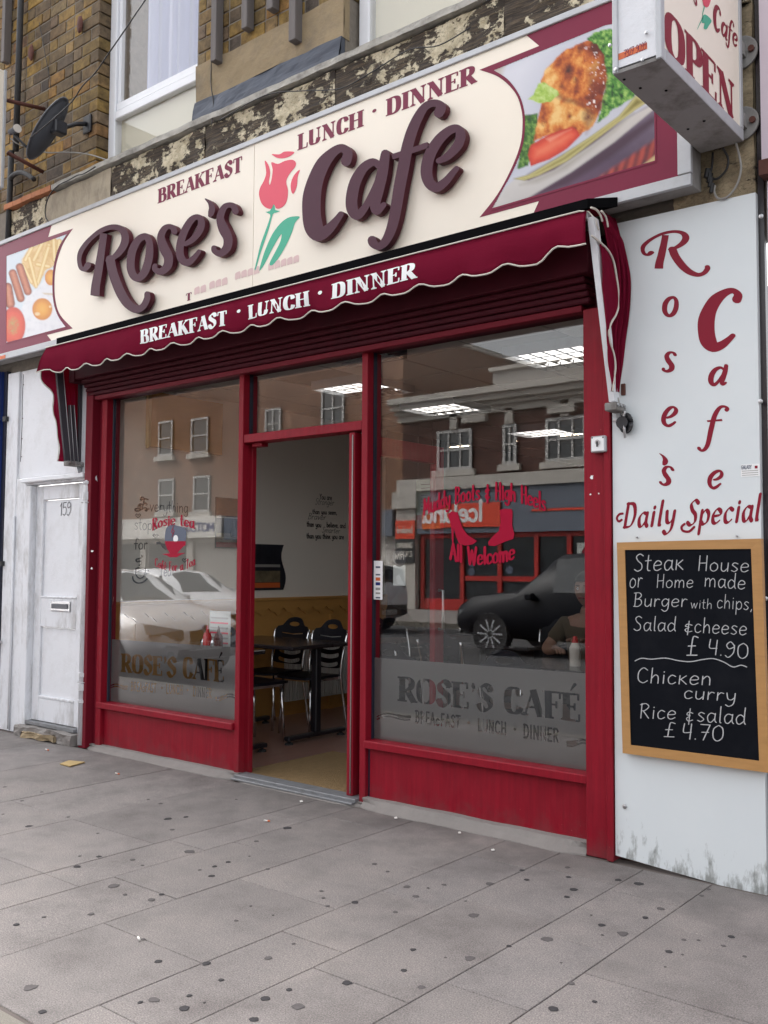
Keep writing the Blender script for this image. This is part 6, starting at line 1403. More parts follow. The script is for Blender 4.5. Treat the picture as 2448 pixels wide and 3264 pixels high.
table(-.35, .35, 2.1, 2.7, 'black table in the middle of the cafe')
# chairs: one built at the origin facing -y, then copied
def make_chair():
    t = thing('chair', 'x', 'chair', (0, 0, 0), 'chrome and black slat back cafe chairs')
    for s in (-1, 1):
        tube('front_leg', [(s*.165, -.18, .0), (s*.160, -.165, .22), (s*.150, -.15, .445)], .011, 'chrome', t, 8)
        tube('back_post', catmull([(s*.195, .24, .0), (s*.185, .20, .25), (s*.175, .175, .45), (s*.182, .19, .62), (s*.195, .235, .80)], 4), .011, 'chrome', t, 8)
        box('seat_rail', s*.155-.010, s*.155+.010, -.155, .17, .425, .447, 'chrome', t)
    box('seat_rail', -.144, .144, -.158, -.138, .425, .447, 'chrome', t)
    P = catmull([(-.19, -.19), (0, -.215), (.19, -.19), (.195, 0), (.175, .16), (0, .175), (-.175, .16), (-.195, 0)], 4, True)
    V, Fc = union([P], eps=1e-5); flat('seat', V, Fc, lambda q: Vector((q[0], q[1], .470-.02*(1-(q[0]/.2)**2)*.4)), 'chair_black', t, depth=(0, 0, -.020))
    yb_ = lambda z: .175+.06*max(0, (z-.45)/.35)**1.4 if z > .45 else .175
    # ladder back cut out of one board: curved slots and a hand hole
    out = [(-.165, .52), (-.16, .60), (-.178, .80), (-.12, .83), (-.07, .885), (0, .90), (.07, .885), (.12, .83), (.178, .80), (.16, .60), (.165, .52), (0, .505)]
    holes = []
    for z in (.545, .615, .685): holes += stroke([(x/100, z-.018*(1-(x/11)**2)) for x in range(-11, 12, 2)], .017)
    holes += [[(.062*cos(2*pi*k/14), .84+.020*sin(2*pi*k/14)) for k in range(14)]]; holes += stroke([(-.12, .765), (0, .755), (.12, .765)], .004)
    V, Fc = union(holes, catmull(out, 3, True), 1e-5)
    flat('backrest', V, Fc, lambda q: Vector((q[0], yb_(q[1])-.006+.03*(1-(q[0]/.18)**2)*.8, q[1])), 'chair_black', t, depth=(0, .014, 0))
    return t
ch0 = make_chair()
def put(o, x, y, rz, label):
    o.location = (x, y, .012); o.rotation_euler = (0, 0, radians(rz)); o['label'] = label
def copy_thing(r):
    c = r.copy(); COL.objects.link(c)
    for k in list(r.children):
        d = k.copy(); COL.objects.link(d); d.parent = c
    return c
spots_ = [(-1.30, 1.47, 0, 'chair with curved slat back nearest the doorway, behind the table'), (-1.76, 1.50, 3, 'chair next to the radiator behind the doorway table'), (-1.32, .86, 180, 'chair half hidden by the left doorway post'), (-1.35, 2.62, 180, 'chair deeper inside seen past the door edge'),
    (-.88, 2.3, 90, 'chair at the end of the middle row inside'), (.62, .42, 175, 'chair with bright chrome posts near the right window middle'), (1.33, .45, 185, 'chair with bright chrome posts beside the right pillar'), (.98, 1.85, 0, 'chair under the seated man in the khaki shirt'), (1.52, 1.80, -8, 'chair under the dark haired seated person'),
    (.1, .9, 90, 'chair left of the right window centre'), (-.05, 1.75, 180, 'chair at the middle cafe table facing inward'), (0, 3.0, 0, 'chair at the far side of the middle table')]
for i, (x, y, rz, lab) in enumerate(spots_):
    o = ch0 if i == 0 else copy_thing(ch0); put(o, x, y, rz, lab)
# things on the window table
ms = thing('menu_card', 'red and white menu card standing on the left window table', 'menu', (-1.1, .35, .75))
box('card', -1.22, -1.00, .34, .344, .751, 1.03, 'paper', ms)
for k in range(6): box('print', -1.21+.0*k, -1.02, .3375, .3392, .80+.035*k, .812+.035*k, 'rose_red' if k % 2 == 0 else 'cable_grey', ms)
for k, (x, m_) in enumerate(((-1.16, 'red_gloss'), (-1.10, 'steel'), (-1.04, 'ketchup_brown'), (-1.20, 'steel'))):
    lab = ['red squeezy sauce bottle on the left window table', 'steel salt pot beside the red sauce bottle', 'brown sauce bottle on the left window table', 'steel pepper pot left of the red sauce bottle'][k]
    bt_ = thing('sauce_bottle' if k % 2 == 0 else 'condiment_pot', lab, 'bottle' if k % 2 == 0 else 'pot', (x, .27, .75))
    if k % 2 == 0: lathe('body', (x, .27, .751), [(.030, 0), (.031, .10), (.022, .13)], m_, bt_, 14); lathe('nozzle', (x, .27, .882), [(.014, 0), (.005, .05)], m_, bt_, 10)
    else: lathe('body', (x, .27, .751), [(.020, 0), (.018, .06)], 'steel', bt_, 12); lathe('cap', (x, .27, .812), [(.019, 0), (.012, .018)], 'chrome', bt_, 12)
fe = thing('sauce_bottle', 'white bottle with a red cap on the table by the right pillar', 'bottle', (1.28, 1.1, .75)); lathe('body', (1.28, 1.1, .751), [(.033, 0), (.034, .11), (.02, .14)], 'piping', fe, 14); lathe('cap', (1.28, 1.1, .892), [(.02, 0), (.012, .04)], 'red_gloss', fe, 12)
mn = thing('menu_board', 'pale green and orange price list pinned inside behind the right window', 'poster', (-.0, 2.9, 1.5))
# price list hangs from the ceiling on cords at the back of the counter
cB = crop(1150, 950, .4822); a, b = at(*cB(368, 1205), 3.2), at(*cB(484, 1432), 3.2)
box('sheet', a.x, b.x, 3.2, 3.205, b.z, a.z, 'paper_green', mn); box('sheet_foot', a.x, b.x, 3.19, 3.198, b.z-.13, b.z, 'orange_print', mn)
for k in range(8): box('print', a.x+.06, b.x-.02, 3.193, 3.1965, a.z-.05-.035*k, a.z-.043-.035*k, 'ketchup_brown', mn)
for x in (a.x+.02, b.x-.02): tube('cord', [(x, 3.2, a.z), (x, 3.2, 2.76)], .002, 'cable_grey', mn, 4)
nt_ = box('notice', -.02+at(1255, 1860, .095).x-at(1255, 1860, .095).x, 0, 0, 0, 0, 0, 'paper'); bpy.data.objects.remove(nt_)
cN = crop(1180, 1700, .31344); a, b = at(*cN(235, 325), .0672), at(*cN(357, 532), .0672); tag(box('notice', a.x, b.x, .0668, .0682, b.z, a.z, 'paper'), 'white paper notice taped inside the right window', 'notice')
a, b = at(*cN(345, 300), .075), at(*cN(235, 190), .075)
wf = lathe('wifi_sticker', at(*cN(297, 250), .0675), [(.050, 0), (.050, -.0008)], 'black_plastic', None, 24, 'y'); tag(wf, 'round black wifi sticker inside the right window', 'sticker')
wv = thing('sticker_lettering', 'pale WiFi lettering on the round black window sticker', 'lettering', at(*cN(297, 250), .066)); bpy.data.objects.remove(wv)
aw, bw = at(*cN(252, 262), .0660), at(*cN(345, 268), .0660); writing('lettering', 'WiFi', [aw, bw], .03, 'piping', wf, lambda ch: glyph_mono(ch if ch in MONO else 'F', .06), .05)
# counter at the back
CO = thing('serving_counter', 'dark serving counter with shelves at the back of the cafe', 'counter', (0, 6.6, 0))
box('front', -.6, 1.9, 6.2, 6.25, .0, 1.05, 'dark_wood', CO); box('worktop', -.65, 1.95, 6.15, 6.8, 1.052, 1.09, 'dark_wood', CO)
for z in (1.5, 1.9): box('shelf', -.5, 1.9, 7.7, 7.98, z, z+.03, 'pine_panel', CO)
bk = thing('serving_hatch', 'dark opening into the kitchen behind the counter', 'opening', (.6, 7.98, 1.1)); box('recess', .1, 1.5, 7.985, 7.998, 1.2, 2.1, 'black_matt', bk); box('surround', .05, 1.55, 7.97, 7.984, 2.1, 2.16, 'pine_panel', bk)

# ================================================================== PEOPLE
def skinned(name, verts, edges, radii, m_, par=None, sub=2, root=0):
    me = bpy.data.meshes.new(name); me.from_pydata([tuple(v) for v in verts], edges, []); o = bpy.data.objects.new(name, me); COL.objects.link(o)
    mo = o.modifiers.new('s', 'SKIN'); sv = me.skin_vertices[0].data
    for i, r in enumerate(radii): sv[i].radius = (r, r) if not isinstance(r, tuple) else r
    for i in range(len(verts)): sv[i].use_root = (i == root)
    o.modifiers.new('u', 'SUBSURF').levels = sub; o.modifiers['u'].render_levels = sub
    dg = bpy.context.evaluated_depsgraph_get(); m2 = bpy.data.meshes.new_from_object(o.evaluated_get(dg)); bpy.data.objects.remove(o)
    return link(name, m2, m_, par, smooth=True)
def person(label, loc, rz, seated, top, bottom, arms, hairlen=0, look=0):
    """body in local coordinates facing -y; arms: list of (elbow, wrist) for left and right"""
    P = thing('person', label, 'person', (0, 0, 0))
    hz = .50 if seated else .93; k = hz
    pel = (0, .05 if seated else 0, k); ch = (0, .03, k+.36); nk = (0, .0, k+.53); hd = (0, -.02, k+.60)
    V = [pel, (0, .04, k+.17), ch, (0, .01, k+.47), nk, hd]; R = [(.15, .12), (.135, .10), (.165, .11), (.11, .085), .052, .05]; Eg = [(0,1), (1,2), (2,3), (3,4), (4,5)]
    for s, (el, wr) in zip((-1, 1), arms):
        i = len(V); V += [(s*.16, .02, k+.45), el, wr]; R += [.062, .043, .030]; Eg += [(3, i), (i, i+1), (i+1, i+2)]
        hand = Vector(wr); d = (hand-Vector(el)).normalized(); sd_ = d.cross(Vector((0, 0, 1))).normalized(); j = i+2; V.append(tuple(hand+d*.06)); R.append((.032, .018)); Eg.append((j, j+1)); j += 1
        for q, ln in ((-1.5, .05), (-.5, .065), (.5, .062), (1.5, .045)):
            b = hand+d*.09+sd_*q*.016; V += [tuple(b), tuple(b+d*ln*.6+Vector((0, 0, -.01))), tuple(b+d*ln-Vector((0, 0, .028)))]; m = len(V)-3; R += [.010, .009, .008]; Eg += [(j, m), (m, m+1), (m+1, m+2)]
        V += [tuple(hand+d*.04-sd_*.03*s+Vector((0, 0, .01))), tuple(hand+d*.075-sd_*.045*s)]; m = len(V)-2; R += [.012, .010]; Eg += [(j-1, m), (m, m+1)]
    for s in (-1, 1):
        i = len(V)
        if seated: V += [(s*.10, .0, k), (s*.12, -.40, k+.03), (s*.13, -.40, .10), (s*.13, -.52, .05)]
        else: V += [(s*.09, .0, k-.08), (s*.10, -.02+.10*s, k-.45), (s*.10, .03+.16*s, .09), (s*.11, -.10+.16*s, .045)]
        R += [.095, .065, .045, .035]; Eg += [(0, i), (i, i+1), (i+1, i+2), (i+2, i+3)]
    body = skinned('body', V, Eg, R, 'skin', P)
    # clothes: shells a little larger than the body
    def shell(name, idx, ed, rad, m_): return skinned(name, [V[i] if not isinstance(i, tuple) else i for i in idx], ed, rad, m_, P)
    a = 6; arms_i = [6, 6+3+1+12+2]
    el0, el1 = arms[0][0], arms[1][0]; mid = lambda p, q, f: tuple(Vector(p).lerp(Vector(q), f))
    s0, s1 = (-.16, .02, k+.45), (.16, .02, k+.45)
    shell('shirt', [(0, pel[1], k+.02), (0, .04, k+.17), ch, (0, .01, k+.475), s0, mid(s0, el0, .75), s1, mid(s1, el1, .75)], [(0,1), (1,2), (2,3), (3,4), (4,5), (3,6), (6,7)], [(.165,.14), (.155,.12), (.185,.13), (.12,.095), .078, .062, .078, .062], top)
    lg = []
    for s in (-1, 1): lg += ([(s*.10, .0, k), (s*.12, -.40, k+.03), (s*.13, -.40, .14)] if seated else [(s*.09, .0, k-.08), (s*.10, -.02+.10*s, k-.45), (s*.10, .03+.16*s, .13)])
    shell('trousers', [pel]+lg, [(0,1), (1,2), (2,3), (0,4), (4,5), (5,6)], [(.165,.13), .108, .078, .062, .108, .078, .062], bottom)
    # head
    H = Vector((0, -.035, k+.70)); bm = bmesh.new(); bmesh.ops.create_uvsphere(bm, u_segments=24, v_segments=18, radius=1)
    for v in bm.verts:
        q = v.co.copy(); x, y, z = q.x*.075, q.y*.092, q.z*.115
        if z < 0: x *= 1-.28*(-q.z)**1.5; y *= 1-.10*(-q.z)
        if q.y < 0:
            z0_ = q.z
            y -= .020*math.exp(-((q.x/.16)**2 + ((z0_+.12)/.20)**2))      # nose
            y += .012*math.exp(-(((abs(q.x)-.36)/.17)**2 + ((z0_-.08)/.11)**2))  # eye sockets
            y -= .007*math.exp(-((q.x/.32)**2 + ((z0_+.46)/.07)**2)); y -= .010*math.exp(-((q.x/.3)**2 + ((z0_+.82)/.16)**2))
        v.co = H + Vector((x, y, z))
    hdm = link('head', bmdata(bm), 'skin', P, smooth=True)
    for s in (-1, 1):
        lathe('eye', H+Vector((s*.028, -.079, .008)), [(.0, -.004), (.009, -.003), (.009, .003)], 'vinyl_white', P, 10, 'y'); lathe('pupil', H+Vector((s*.028, -.0842, .008)), [(.0, -.001), (.004, 0)], 'black_plastic', P, 8, 'y')
        bm = bmesh.new(); bmesh.ops.create_uvsphere(bm, u_segments=10, v_segments=8, radius=1)
        for v in bm.verts: v.co = H+Vector((s*.077+v.co.x*.010, .005+v.co.y*.017, -.002+v.co.z*.030))
        link('ear', bmdata(bm), 'skin', P, smooth=True)
        tube('eyebrow', [H+Vector((s*.014, -.086, .028)), H+Vector((s*.044, -.076, .030))], .003, 'hair', P, 5)
    tube('mouth', [H+Vector((-.022, -.083, -.056)), H+Vector((0, -.090, -.054)), H+Vector((.022, -.083, -.056))], .0035, 'vinyl_darkred', P, 5)
    bm = bmesh.new(); bmesh.ops.create_uvsphere(bm, u_segments=24, v_segments=16, radius=1)
    for v in bm.verts:
        q = v.co.copy(); n_s = 1+.05*noise.noise(q*6)
        v.co = H+Vector((q.x*.083*n_s, q.y*.099*n_s+.006, q.z*.122*n_s+.010))
    dele = [f for f in bm.faces if (f.calc_center_median()-H).y < -.02 and (f.calc_center_median()-H).z < .052 or (f.calc_center_median()-H).z < -.03-hairlen]
    bmesh.ops.delete(bm, geom=dele, context='FACES'); bmesh.ops.solidify(bm, geom=bm.faces[:], thickness=.006)
    link('hair', bmdata(bm), 'hair', P, smooth=True)
    for s in (-1, 1):
        f0 = (s*.13, -.46, .035) if seated else (s*.105, -.03+.16*s, .035)
        bm = bmesh.new(); bmesh.ops.create_uvsphere(bm, u_segments=12, v_segments=8, radius=1)
        for v in bm.verts: v.co = Vector(f0)+Vector((v.co.x*.05, v.co.y*.135, max(v.co.z*.055, -.033)))
        link('shoe', bmdata(bm), 'black_rubber', P, smooth=True)
    P.location = loc; P.rotation_euler = (0, 0, radians(rz)); return P
person('man in a khaki shirt seated behind the right window, forearms on the table', (.98, 1.85, .0), 8, True, 'khaki_cloth', 'navy_cloth', (((-.27, -.10, .78), (-.12, -.30, .80)), ((.27, -.10, .78), (.10, -.33, .86))))
person('person in navy seated side on behind the right window', (1.55, 1.72, 0), -75, True, 'navy_cloth', 'navy_cloth', (((-.26, -.06, .76), (-.14, -.30, .79)), ((.26, -.08, .76), (.12, -.32, .79))), .04)
# ================================================================== ACROSS THE STREET (seen as reflections in the shop windows)
BR = lambda x, y, Y: mir(at(1150+x*.4822, 950+y*.4822, Y))
BL = lambda x, y, Y: mir(at(x*.4822, 1100+y*.4822, Y))
BT = lambda x, y, Y: mir(at(750+x*.3165, 1050+y*.3165, Y))
YV_ = 21.0; YF = 2*GLASS_Y-YV_          # front plane of the far side
def bwin(par, x0, x1, z0, z1, nx=2, nz=2, m_='opp_frame', pane='car_glass', sill=True, t=.09, y=YF):
    x0, x1 = min(x0, x1), max(x0, x1); z0, z1 = min(z0, z1), max(z0, z1)
    w = thing('x', None, None); w.name = 'window'; w.location = Vector((x0, y, z0))-wloc(par); w.parent = par
    box('pane', x0, x1, y-.02, y+.02, z0, z1, pane, w)
    for a in (x0, x1-t): box('frame', a, a+t, y+.021, y+.07, z0, z1, m_, w)
    for c in (z0, z1-t): box('frame', x0+t, x1-t, y+.021, y+.07, c, c+t, m_, w)
    for i in range(1, nx): xm = x0+(x1-x0)*i/nx; box('glazing_bar', xm-.035, xm+.035, y+.021, y+.06, z0+t, z1-t, m_, w)
    for i in range(1, nz): zm = z0+(z1-z0)*i/nz; box('glazing_bar', x0+t, x1-t, y+.0605, y+.075, zm-.035, zm+.035, m_, w)
    if sill: box('sill', x0-.15, x1+.15, y+.021, y+.16, z0-.20, z0-.002, 'opp_stone', w)
    return w
XWALL = -15.67
# tall brown brick building
OB = thing('brick_terrace', 'tall brown brick terrace across the street with white sash windows', 'building', (-28, YF-4, 0))
box('wall', -46, XWALL-.01, YF-9, YF, 3.0, 9.46, 'opp_brick', OB); box('parapet', -46.1, XWALL+.1, YF-9.1, YF+.12, 9.46, 9.62, 'opp_stone', OB)
for (a, b) in (((1060, 510), (1150, 730)), ((1275, 490), (1385, 710)), ((1060, 890), (1158, 1100)), ((1290, 870), (1395, 1100))):
    p, q = BL(*a, YV_), BL(*b, YV_); bwin(OB, p.x, q.x, q.z, p.z, 1, 2, sill=True)
for (a, b) in (((318, 810), (472, 1100)), ((885, 600), (1110, 1000))):
    p, q = BT(*a, YV_), BT(*b, YV_); bwin(OB, p.x, q.x, q.z, p.z, 2, 2)
for k in range(3): bwin(OB, -44+k*4.4, -42.6+k*4.4, 5.6, 7.6, 1, 2)
# shops under it: grey and cream fronts
OS = thing('pale_shopfronts', 'pale shopfronts at street level under the brown terrace', 'shopfront', (-28, YF, 0))
box('wall', -46, XWALL-.01, YF-8, YF-.15, 0, 2.999, 'opp_pale', OS); box('fascia', -46, -24.5, YF-.149, YF+.25, 2.5, 3.35, 'opp_pale', OS); box('fascia', -24.4, XWALL-.3, YF-.149, YF+.2, 2.4, 3.3, 'fascia_grey', OS)
for k in range(9): x = -45+k*3.1; box('shop_pane', x, x+2.4, YF-.149, YF-.12, .5, 2.3, 'shop_dark' if k % 3 else 'opp_render', OS); box('pilaster', x-.45, x-.1, YF-.149, YF-.0, 0, 2.39, 'opp_stone', OS)
writing('lettering', 'KUSTOM', [Vector((-26.9, YF+.256, 2.75)), Vector((-24.9, YF+.256, 2.75))], .32, 'blue_paint', OS, mono(.09))
# stone trimmed building over the supermarket
IB = thing('stone_trimmed_building', 'dark brick building across the street with stone cornice and parapet', 'building', (-9, YF-4, 0))
zc0 = BR(285, 860, YV_).z; cz = lambda y, x=285: BR(x, y, YV_).z
ztop = cz(700); XR_ = 3.0
box('wall', XWALL, XR_, YF-8, YF, 3.85, 6.2, 'opp_brick_dark', IB)
for k, (z0, z1, d) in enumerate(((6.2, 6.42, .12), (6.421, 6.56, .25), (6.561, 6.75, .42), (6.751, 6.95, .55))): box('cornice', XWALL-.1-d*.3, XR_, YF-7.9, YF+d, z0, z1, 'opp_stone', IB)
box('parapet', XWALL, XR_, YF-.5, YF+.05, 6.951, 7.0, 'opp_render', IB); box('attic_wall', -12.1, XR_, YF-.6, YF+.0, 7.001, 7.50, 'opp_render', IB); box('coping', -12.2, XR_, YF-.7, YF+.08, 7.501, 7.62, 'opp_stone', IB)
for x in (XWALL+2.5, XWALL+5.6, XWALL+8.8, XWALL+12): box('bracket', x, x+.9, YF+.001, YF+.2, 5.95, 6.199, 'opp_stone', IB)
for (a, b, nx) in (((515, 885), (745, 1130), 3), ((948, 840), (1040, 1098), 2), ((1230, 800), (1500, 1068), 3)):
    p, q = BR(*a, YV_), BR(*b, YV_); w = bwin(IB, p.x, q.x, q.z, p.z, nx, 2, t=.10)
    box('keystone', (p.x+q.x)/2-.14, (p.x+q.x)/2+.14, YF+.001, YF+.12, max(p.z, q.z)+.01, max(p.z, q.z)+.5, 'opp_stone', w)
    if nx > 1: tb = box('strip_lamp', min(p.x, q.x)+.5, max(p.x, q.x)-.1, YF+.022, YF+.03, (p.z+q.z)/2+.08, (p.z+q.z)/2+.115, 'tube_light', w)
bwin(IB, -4.5, -2.6, 4.6, 6.0, 3, 2); bwin(IB, -1.4, .6, 4.6, 6.0, 3, 2)
box('string_course', XWALL-.05, XR_, YF+.001, YF+.28, 3.85, 4.25, 'opp_stone', IB); box('pilaster', XWALL-.1, XWALL+.7, YF+.001, YF+.22, 0, 3.849, 'opp_stone', IB)
box('capital', XWALL-.2, XWALL+.8, YF+.001, YF+.34, 3.3, 3.849, 'opp_stone', IB)
IS = thing('supermarket_front', 'grey and red supermarket front with white lettering across the street', 'shopfront', (-8, YF, 0))
f0, f1 = BR(600, 1300, YV_).z, BR(1500, 1505, YV_).z
box('fascia', XWALL+.75, XR_, YF-.1, YF+.20, 2.45, 3.84, 'fascia_grey', IS); p, q = BR(560, 1368, YV_), BR(955, 1500, YV_)
box('sign_board', min(p.x, q.x), max(p.x, q.x), YF+.201, YF+.26, min(p.z, q.z)-.05, max(p.z, q.z), 'sign_red', IS)
xa, xb = sorted((BR(448, 1450, YV_).x, BR(845, 1450, YV_).x)); box('sign_board', XWALL+1.0, min(p.x, q.x)-.002, YF+.201, YF+.25, 2.6, 3.15, 'sign_orange', IS)
b_ = BR(840, 1455, YV_); a_ = BR(450, 1485, YV_)
writing('lettering', 'Iceland', [Vector((b_.x, YF+.265, 2.83)), Vector((a_.x, YF+.265, 2.83))], .62, 'vinyl_white', IS, mono(.085), .06)
box('red_line', -10.6, XR_, YF+.201, YF+.22, 3.05, 3.12, 'sign_red', IS)
box('back_wall', XWALL+.75, XR_, YF-4, YF-3.9, 0, 2.44, 'shop_dark', IS)
for x in (XWALL+.8, -13.3, -11.9, -10.6, -9.5, -7.2, -5.0, -2.8, -.4): box('mullion', x, x+.14, YF-.09, YF+.06, 0, 2.44, 'shop_red', IS)
box('head_rail', XWALL+.8, XR_, YF-.09, YF+.05, 2.30, 2.449, 'shop_red', IS); box('kick_rail', XWALL+.8, XR_, YF-.09, YF+.04, .0, .35, 'shop_red', IS); box('mid_rail', -13.3, -9.4, YF-.08, YF+.03, .95, 1.1, 'shop_red', IS)
box('pane', XWALL+.9, XR_, YF-.02, YF-.015, .36, 2.29, 'car_glass', IS)
for x, m_, z0, z1 in ((-9.2, 'paper', .7, 2.1), (-8.15, 'poster_dark', .7, 2.1), (-6.8, 'fascia_grey', 1.5, 2.2), (-6.8, 'poster_band', .6, 1.45), (-4.6, 'paper', .7, 2.1), (-3.7, 'grey_blue', .7, 2.1)): box('poster', x, x+.95, YF+.0, YF+.008, z0, z1, m_, IS)
lathe('round_sticker', (-8.75, YF+.012, 1.75), [(.30, 0), (.30, .005)], 'vinyl_darkred', IS, 24, 'y'); writing('lettering', 'FREE', [Vector((-8.95, YF+.02, 1.72)), Vector((-8.55, YF+.02, 1.72))][::1], .14, 'piping', IS, mono(.09))
for x, z in ((-12.9, 1.5), (-12.9, 1.22), (-11.5, 1.3)): lathe('round_sticker', (x, YF+.0, z), [(.13, 0), (.13, .005)], 'grey_blue', IS, 18, 'y')
OP = thing('hours_board', 'opening hours board on the stone pilaster beside the supermarket', 'sign', (XWALL+.3, YF+.23, 1.6))
box('board', XWALL-.1, XWALL+.7, YF+.221, YF+.26, 2.3, 2.9, 'sign_red', OP); box('board', XWALL-.1, XWALL+.7, YF+.221, YF+.26, 1.5, 2.29, 'shop_dark', OP)
writing('lettering', 'Iceland', [Vector((XWALL-.04, YF+.265, 2.5)), Vector((XWALL+.62, YF+.265, 2.5))], .2, 'piping', OP, mono(.08)); writing('lettering', 'OPENING', [Vector((XWALL-.04, YF+.265, 2.0)), Vector((XWALL+.62, YF+.265, 2.0))], .16, 'piping', OP, mono(.08)); writing('lettering', 'HOURS', [Vector((XWALL-.04, YF+.265, 1.72)), Vector((XWALL+.62, YF+.265, 1.72))], .16, 'piping', OP, mono(.08))

# ---- cars
def car(label, loc, rz, paint, L=4.5, Wd=1.78, H=1.42, kind='saloon', plate='HF54 UNZ', front=True):
    C_ = thing('car', label, 'car', (0, 0, 0)); w = Wd/2
    if kind == 'saloon': st_ = [(-L/2, .45, .72, .72, .80, .70), (-L/2+.12, .25, .92, .92, .93, .80), (-L/2+.75, .20, .98, 1.02, 1.0, .78), (-L/2+1.45, .20, .96, H-.03, 1.0, .66), (-L/2+2.2, .20, .95, H, 1.0, .68), (-L/2+2.75, .20, .94, H-.06, 1.0, .66), (-L/2+3.35, .20, .92, .98, 1.0, .78), (L/2-.45, .22, .80, .84, .97, .80), (L/2-.08, .28, .66, .68, .85, .74), (L/2, .36, .55, .57, .74, .66)]
    else: st_ = [(-L/2, .55, .95, 1.1, .86, .74), (-L/2+.1, .32, 1.02, 1.5, .97, .78), (-L/2+.5, .28, 1.05, H-.03, 1.0, .76), (-L/2+1.6, .28, 1.05, H, 1.0, .76), (-L/2+2.6, .28, 1.03, H-.05, 1.0, .74), (-L/2+3.3, .28, 1.02, 1.10, 1.0, .80), (L/2-.4, .30, .95, 1.0, .98, .84), (L/2-.06, .35, .78, .82, .88, .78), (L/2, .45, .65, .68, .78, .7)]
    bm = bmesh.new(); RG = []
    for x, zb_, zt_, zr, fw, fr_ in st_:
        half = [(0, zb_), (w*fw*.8, zb_), (w*fw*.97, zb_+.10), (w*fw, (zb_+zt_)/2), (w*fw*.95, zt_), (w*fr_+(w*fw*.95-w*fr_)*.12, zr-.06 if zr-zt_ > .15 else zr-.01), (w*fr_*.72, zr), (0, zr+.015)]
        ring = [(-a, z) for a, z in half[:0:-1]] + half[:-1]; ring = [(a, z) for a, z in half] + [(-a, z) for a, z in half[-2:0:-1]]
        RG.append([bm.verts.new((x, a, z)) for a, z in ring])
    n = len(RG[0])
    for i in range(len(RG)-1):
        for k in range(n): bm.faces.new((RG[i][k], RG[i+1][k], RG[i+1][(k+1) % n], RG[i][(k+1) % n]))
    bm.faces.new(RG[0]); bm.faces.new(RG[-1][::-1]); bmesh.ops.recalc_face_normals(bm, faces=bm.faces)
    bmesh.ops.bevel(bm, geom=[e for e in bm.edges if len(e.link_faces) == 2 and e.calc_face_angle() > .35], offset=.03, segments=2, affect='EDGES')
    link('body', bmdata(bm), paint, C_, smooth=True)
    # glazing laid just proud of the body
    def at_st(i, j, f, a, s, off=.008):
        A, B = RGc[i], RGc[j]; p = Vector(A[a]).lerp(Vector(B[a]), f); return p
    def ringpt(i, a):
        x, zb_, zt_, zr, fw, fr_ = st_[i]; half = [(w*fw*.95, zt_), (w*fr_+(w*fw*.95-w*fr_)*.12, zr-.06 if zr-zt_ > .15 else zr-.01), (w*fr_*.72, zr), (0, zr+.015)]; return Vector((x, half[a][0], half[a][1]))
    cab = [i for i, s_ in enumerate(st_) if s_[3]-s_[2] > .25]
    for s in (-1, 1):
        fl_ = lambda v: Vector((v.x, v.y*s, v.z))
        for i, j in zip(cab, cab[1:]):
            a, b, c_, d = ringpt(i, 0), ringpt(j, 0), ringpt(j, 1), ringpt(i, 1)
            q = [a.lerp(d, .06), b.lerp(c_, .06), c_.lerp(b, .04), d.lerp(a, .04)]; q[0] = q[0].lerp(q[1], .04); q[3] = q[3].lerp(q[2], .04)
            q = [fl_(v)+Vector((0, s*.012, .004)) for v in q]; prismo('side_window', q, (0, -s*.008, 0), 'car_glass', C_)
    for i, j in ((cab[-1], cab[-1]+1), (cab[0], cab[0]-1)):
        a, b = ringpt(i, 1), ringpt(j, 0); c_, d = ringpt(i, 3), ringpt(j, 3)
        up_ = Vector((.012 if j > i else -.012, 0, .022)); top_l, bot_l = a.lerp(b, .08), a.lerp(b, .93)
        q = [Vector((top_l.x, top_l.y*.92, top_l.z)), Vector((c_.lerp(d, .05).x, 0, c_.lerp(d, .05).z)), Vector((top_l.x, -top_l.y*.92, top_l.z)), Vector((bot_l.x, -bot_l.y*.9, bot_l.z)), Vector((d.lerp(c_, .07).x, 0, d.lerp(c_, .07).z)), Vector((bot_l.x, bot_l.y*.9, bot_l.z))]
        prismo('windscreen' if j > i else 'rear_window', [v+up_ for v in q], -up_*.5, 'car_glass', C_)
    xf = L/2; xr = -L/2
    for s in (-1, 1):
        P = [(xf-.16, s*w*.88, .60), (xf-.015, s*w*.42, .52), (xf-.02, s*w*.44, .65), (xf-.20, s*w*.90, .73)]
        prismo('headlight', [Vector(p)+Vector((.065, 0, .02)) for p in P], (-.09, 0, 0), 'headlamp', C_)
        prismo('tail_light', [(xr+.03, s*w*.55, .80), (xr+.10, s*w*.92, .80), (xr+.14, s*w*.93, .94), (xr+.07, s*w*.55, .94)], (-.04, 0, 0), 'tail_red', C_)
        box('mirror', .62, .76, s*(w+.03)-.07, s*(w+.03)+.07, .95, 1.06, paint, C_, bev=.02)
        prismo('grille', [(xf+.012, s*.03, .50), (xf+.006, s*.24, .51), (xf-.015, s*.22, .64), (xf-.0, s*.03, .66)], (-.03, 0, 0), 'black_plastic', C_)
        lathe('fog_light', (xf+.0, s*w*.62, .36), [(.05, 0), (.05, .02)], 'headlamp', C_, 12, 'x')
    box('lower_grille', xf-.05, xf+.012, -.42, .42, .30, .42, 'black_plastic', C_); lathe('badge', (xf-.03, 0, .685), [(.035, 0), (.035, .03)], 'blue_paint', C_, 14, 'x')
    box('rear_bumper', xr-.03, xr+.08, -w*.82, w*.82, .38, .62, 'black_rubber' if kind != 'saloon' else paint, C_, bev=.03)
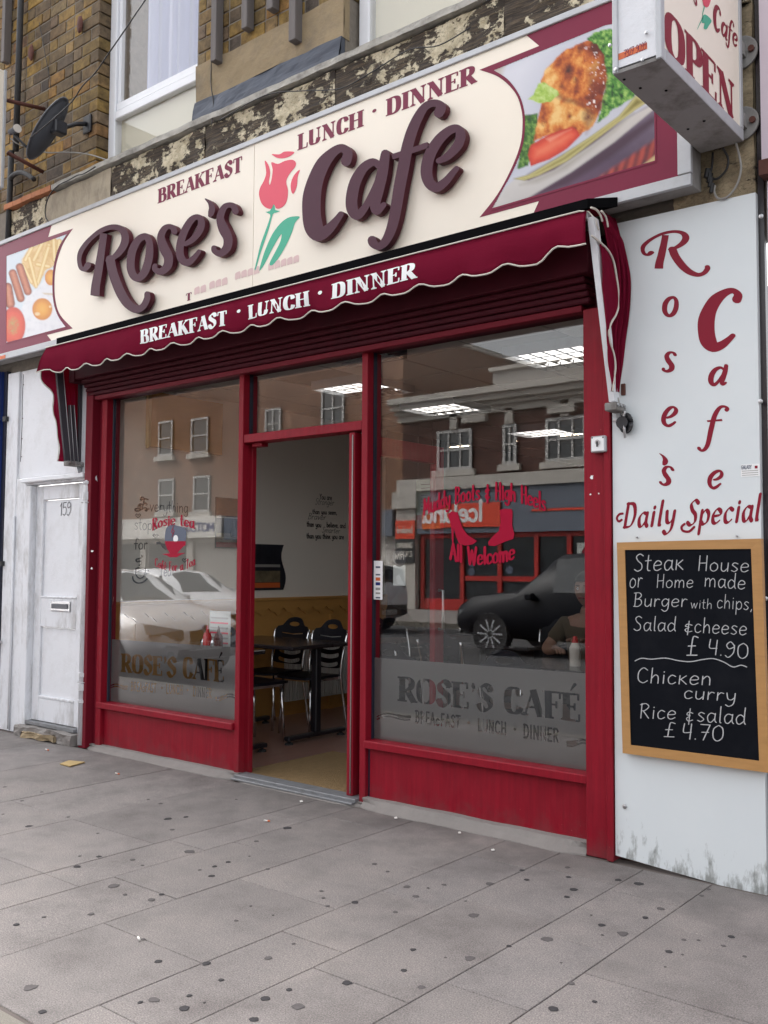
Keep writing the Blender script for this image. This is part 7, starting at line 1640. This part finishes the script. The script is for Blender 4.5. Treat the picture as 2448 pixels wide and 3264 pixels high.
    for xe, d in ((xf+.014, 1), (xr-.034, -1)):
        pl = box('number_plate', xe if d > 0 else xe-.008, xe+.008 if d > 0 else xe, -.26, .26, .40, .51, 'plate_yellow', C_); xo = xe+.010*d
        writing('lettering', plate, [Vector((xo, -.24*d, .42)), Vector((xo, .24*d, .42))], .075, 'black_plastic', C_, mono(.07), .03)
    wr = .32 if kind == 'saloon' else .36
    for x in (-L/2+.80, L/2-.82):
        for s in (-1, 1):
            c_ = (x, s*(w-.20 if s > 0 else w-.20), wr); wl = thing('x', None, None); wl.name = 'wheel'; wl.location = Vector((x, s*(w-.1), wr)); wl.parent = C_
            for nm, prof, m_ in (('tyre', [(wr-.10, -.09), (wr-.015, -.10), (wr, -.06), (wr, .06), (wr-.015, .10), (wr-.10, .09)], 'black_rubber'), ('rim', [(.06, .085*1), (wr-.10, .075), (wr-.10, -.07), (.05, -.08)], 'steel')):
                o = lathe(nm, (x, s*(w-.09), wr), prof, m_, wl, 24, 'y')
            for k in range(10): a = 2*pi*k/10; prismo('spoke', [(x+.05*cos(a-.3), s*(w-.0), wr+.05*sin(a-.3)), (x+(wr-.11)*cos(a-.07), s*(w+.005), wr+(wr-.11)*sin(a-.07)), (x+(wr-.11)*cos(a+.07), s*(w+.005), wr+(wr-.11)*sin(a+.07)), (x+.05*cos(a+.3), s*w, wr+.05*sin(a+.3))], (0, -s*.02, 0), 'aluminium', wl)
    C_.location = loc; C_.rotation_euler = (0, 0, radians(rz)); return C_
car('white saloon parked at the near kerb, nose towards the camera', (-7.75, -3.80, -.12), 0, 'car_white', front=True)
car('white coupe driving beyond the parked white saloon', (-10.6, -7.2, -.12), 4, 'car_white', plate='LX07 KDE')
car('white hatchback seen from behind beyond the road', (-11.6, -12.6, -.12), 180, 'car_white', 4.0, 1.7, 1.48, 'suv', 'KX06 HNC')
car('black four wheel drive car passing in the road', (-3.3, -10.3, -.12), 180, 'car_black', 4.6, 1.85, 1.75, 'suv', 'GK58 FWD')
person('pedestrian in a white t-shirt walking on the far pavement', (-13.2, -16.0, -.005), 100, False, 'white_cloth', 'khaki_cloth', (((-.25, .05, 1.15), (-.22, -.12, .93)), ((.25, -.02, 1.15), (.24, .10, .93))))
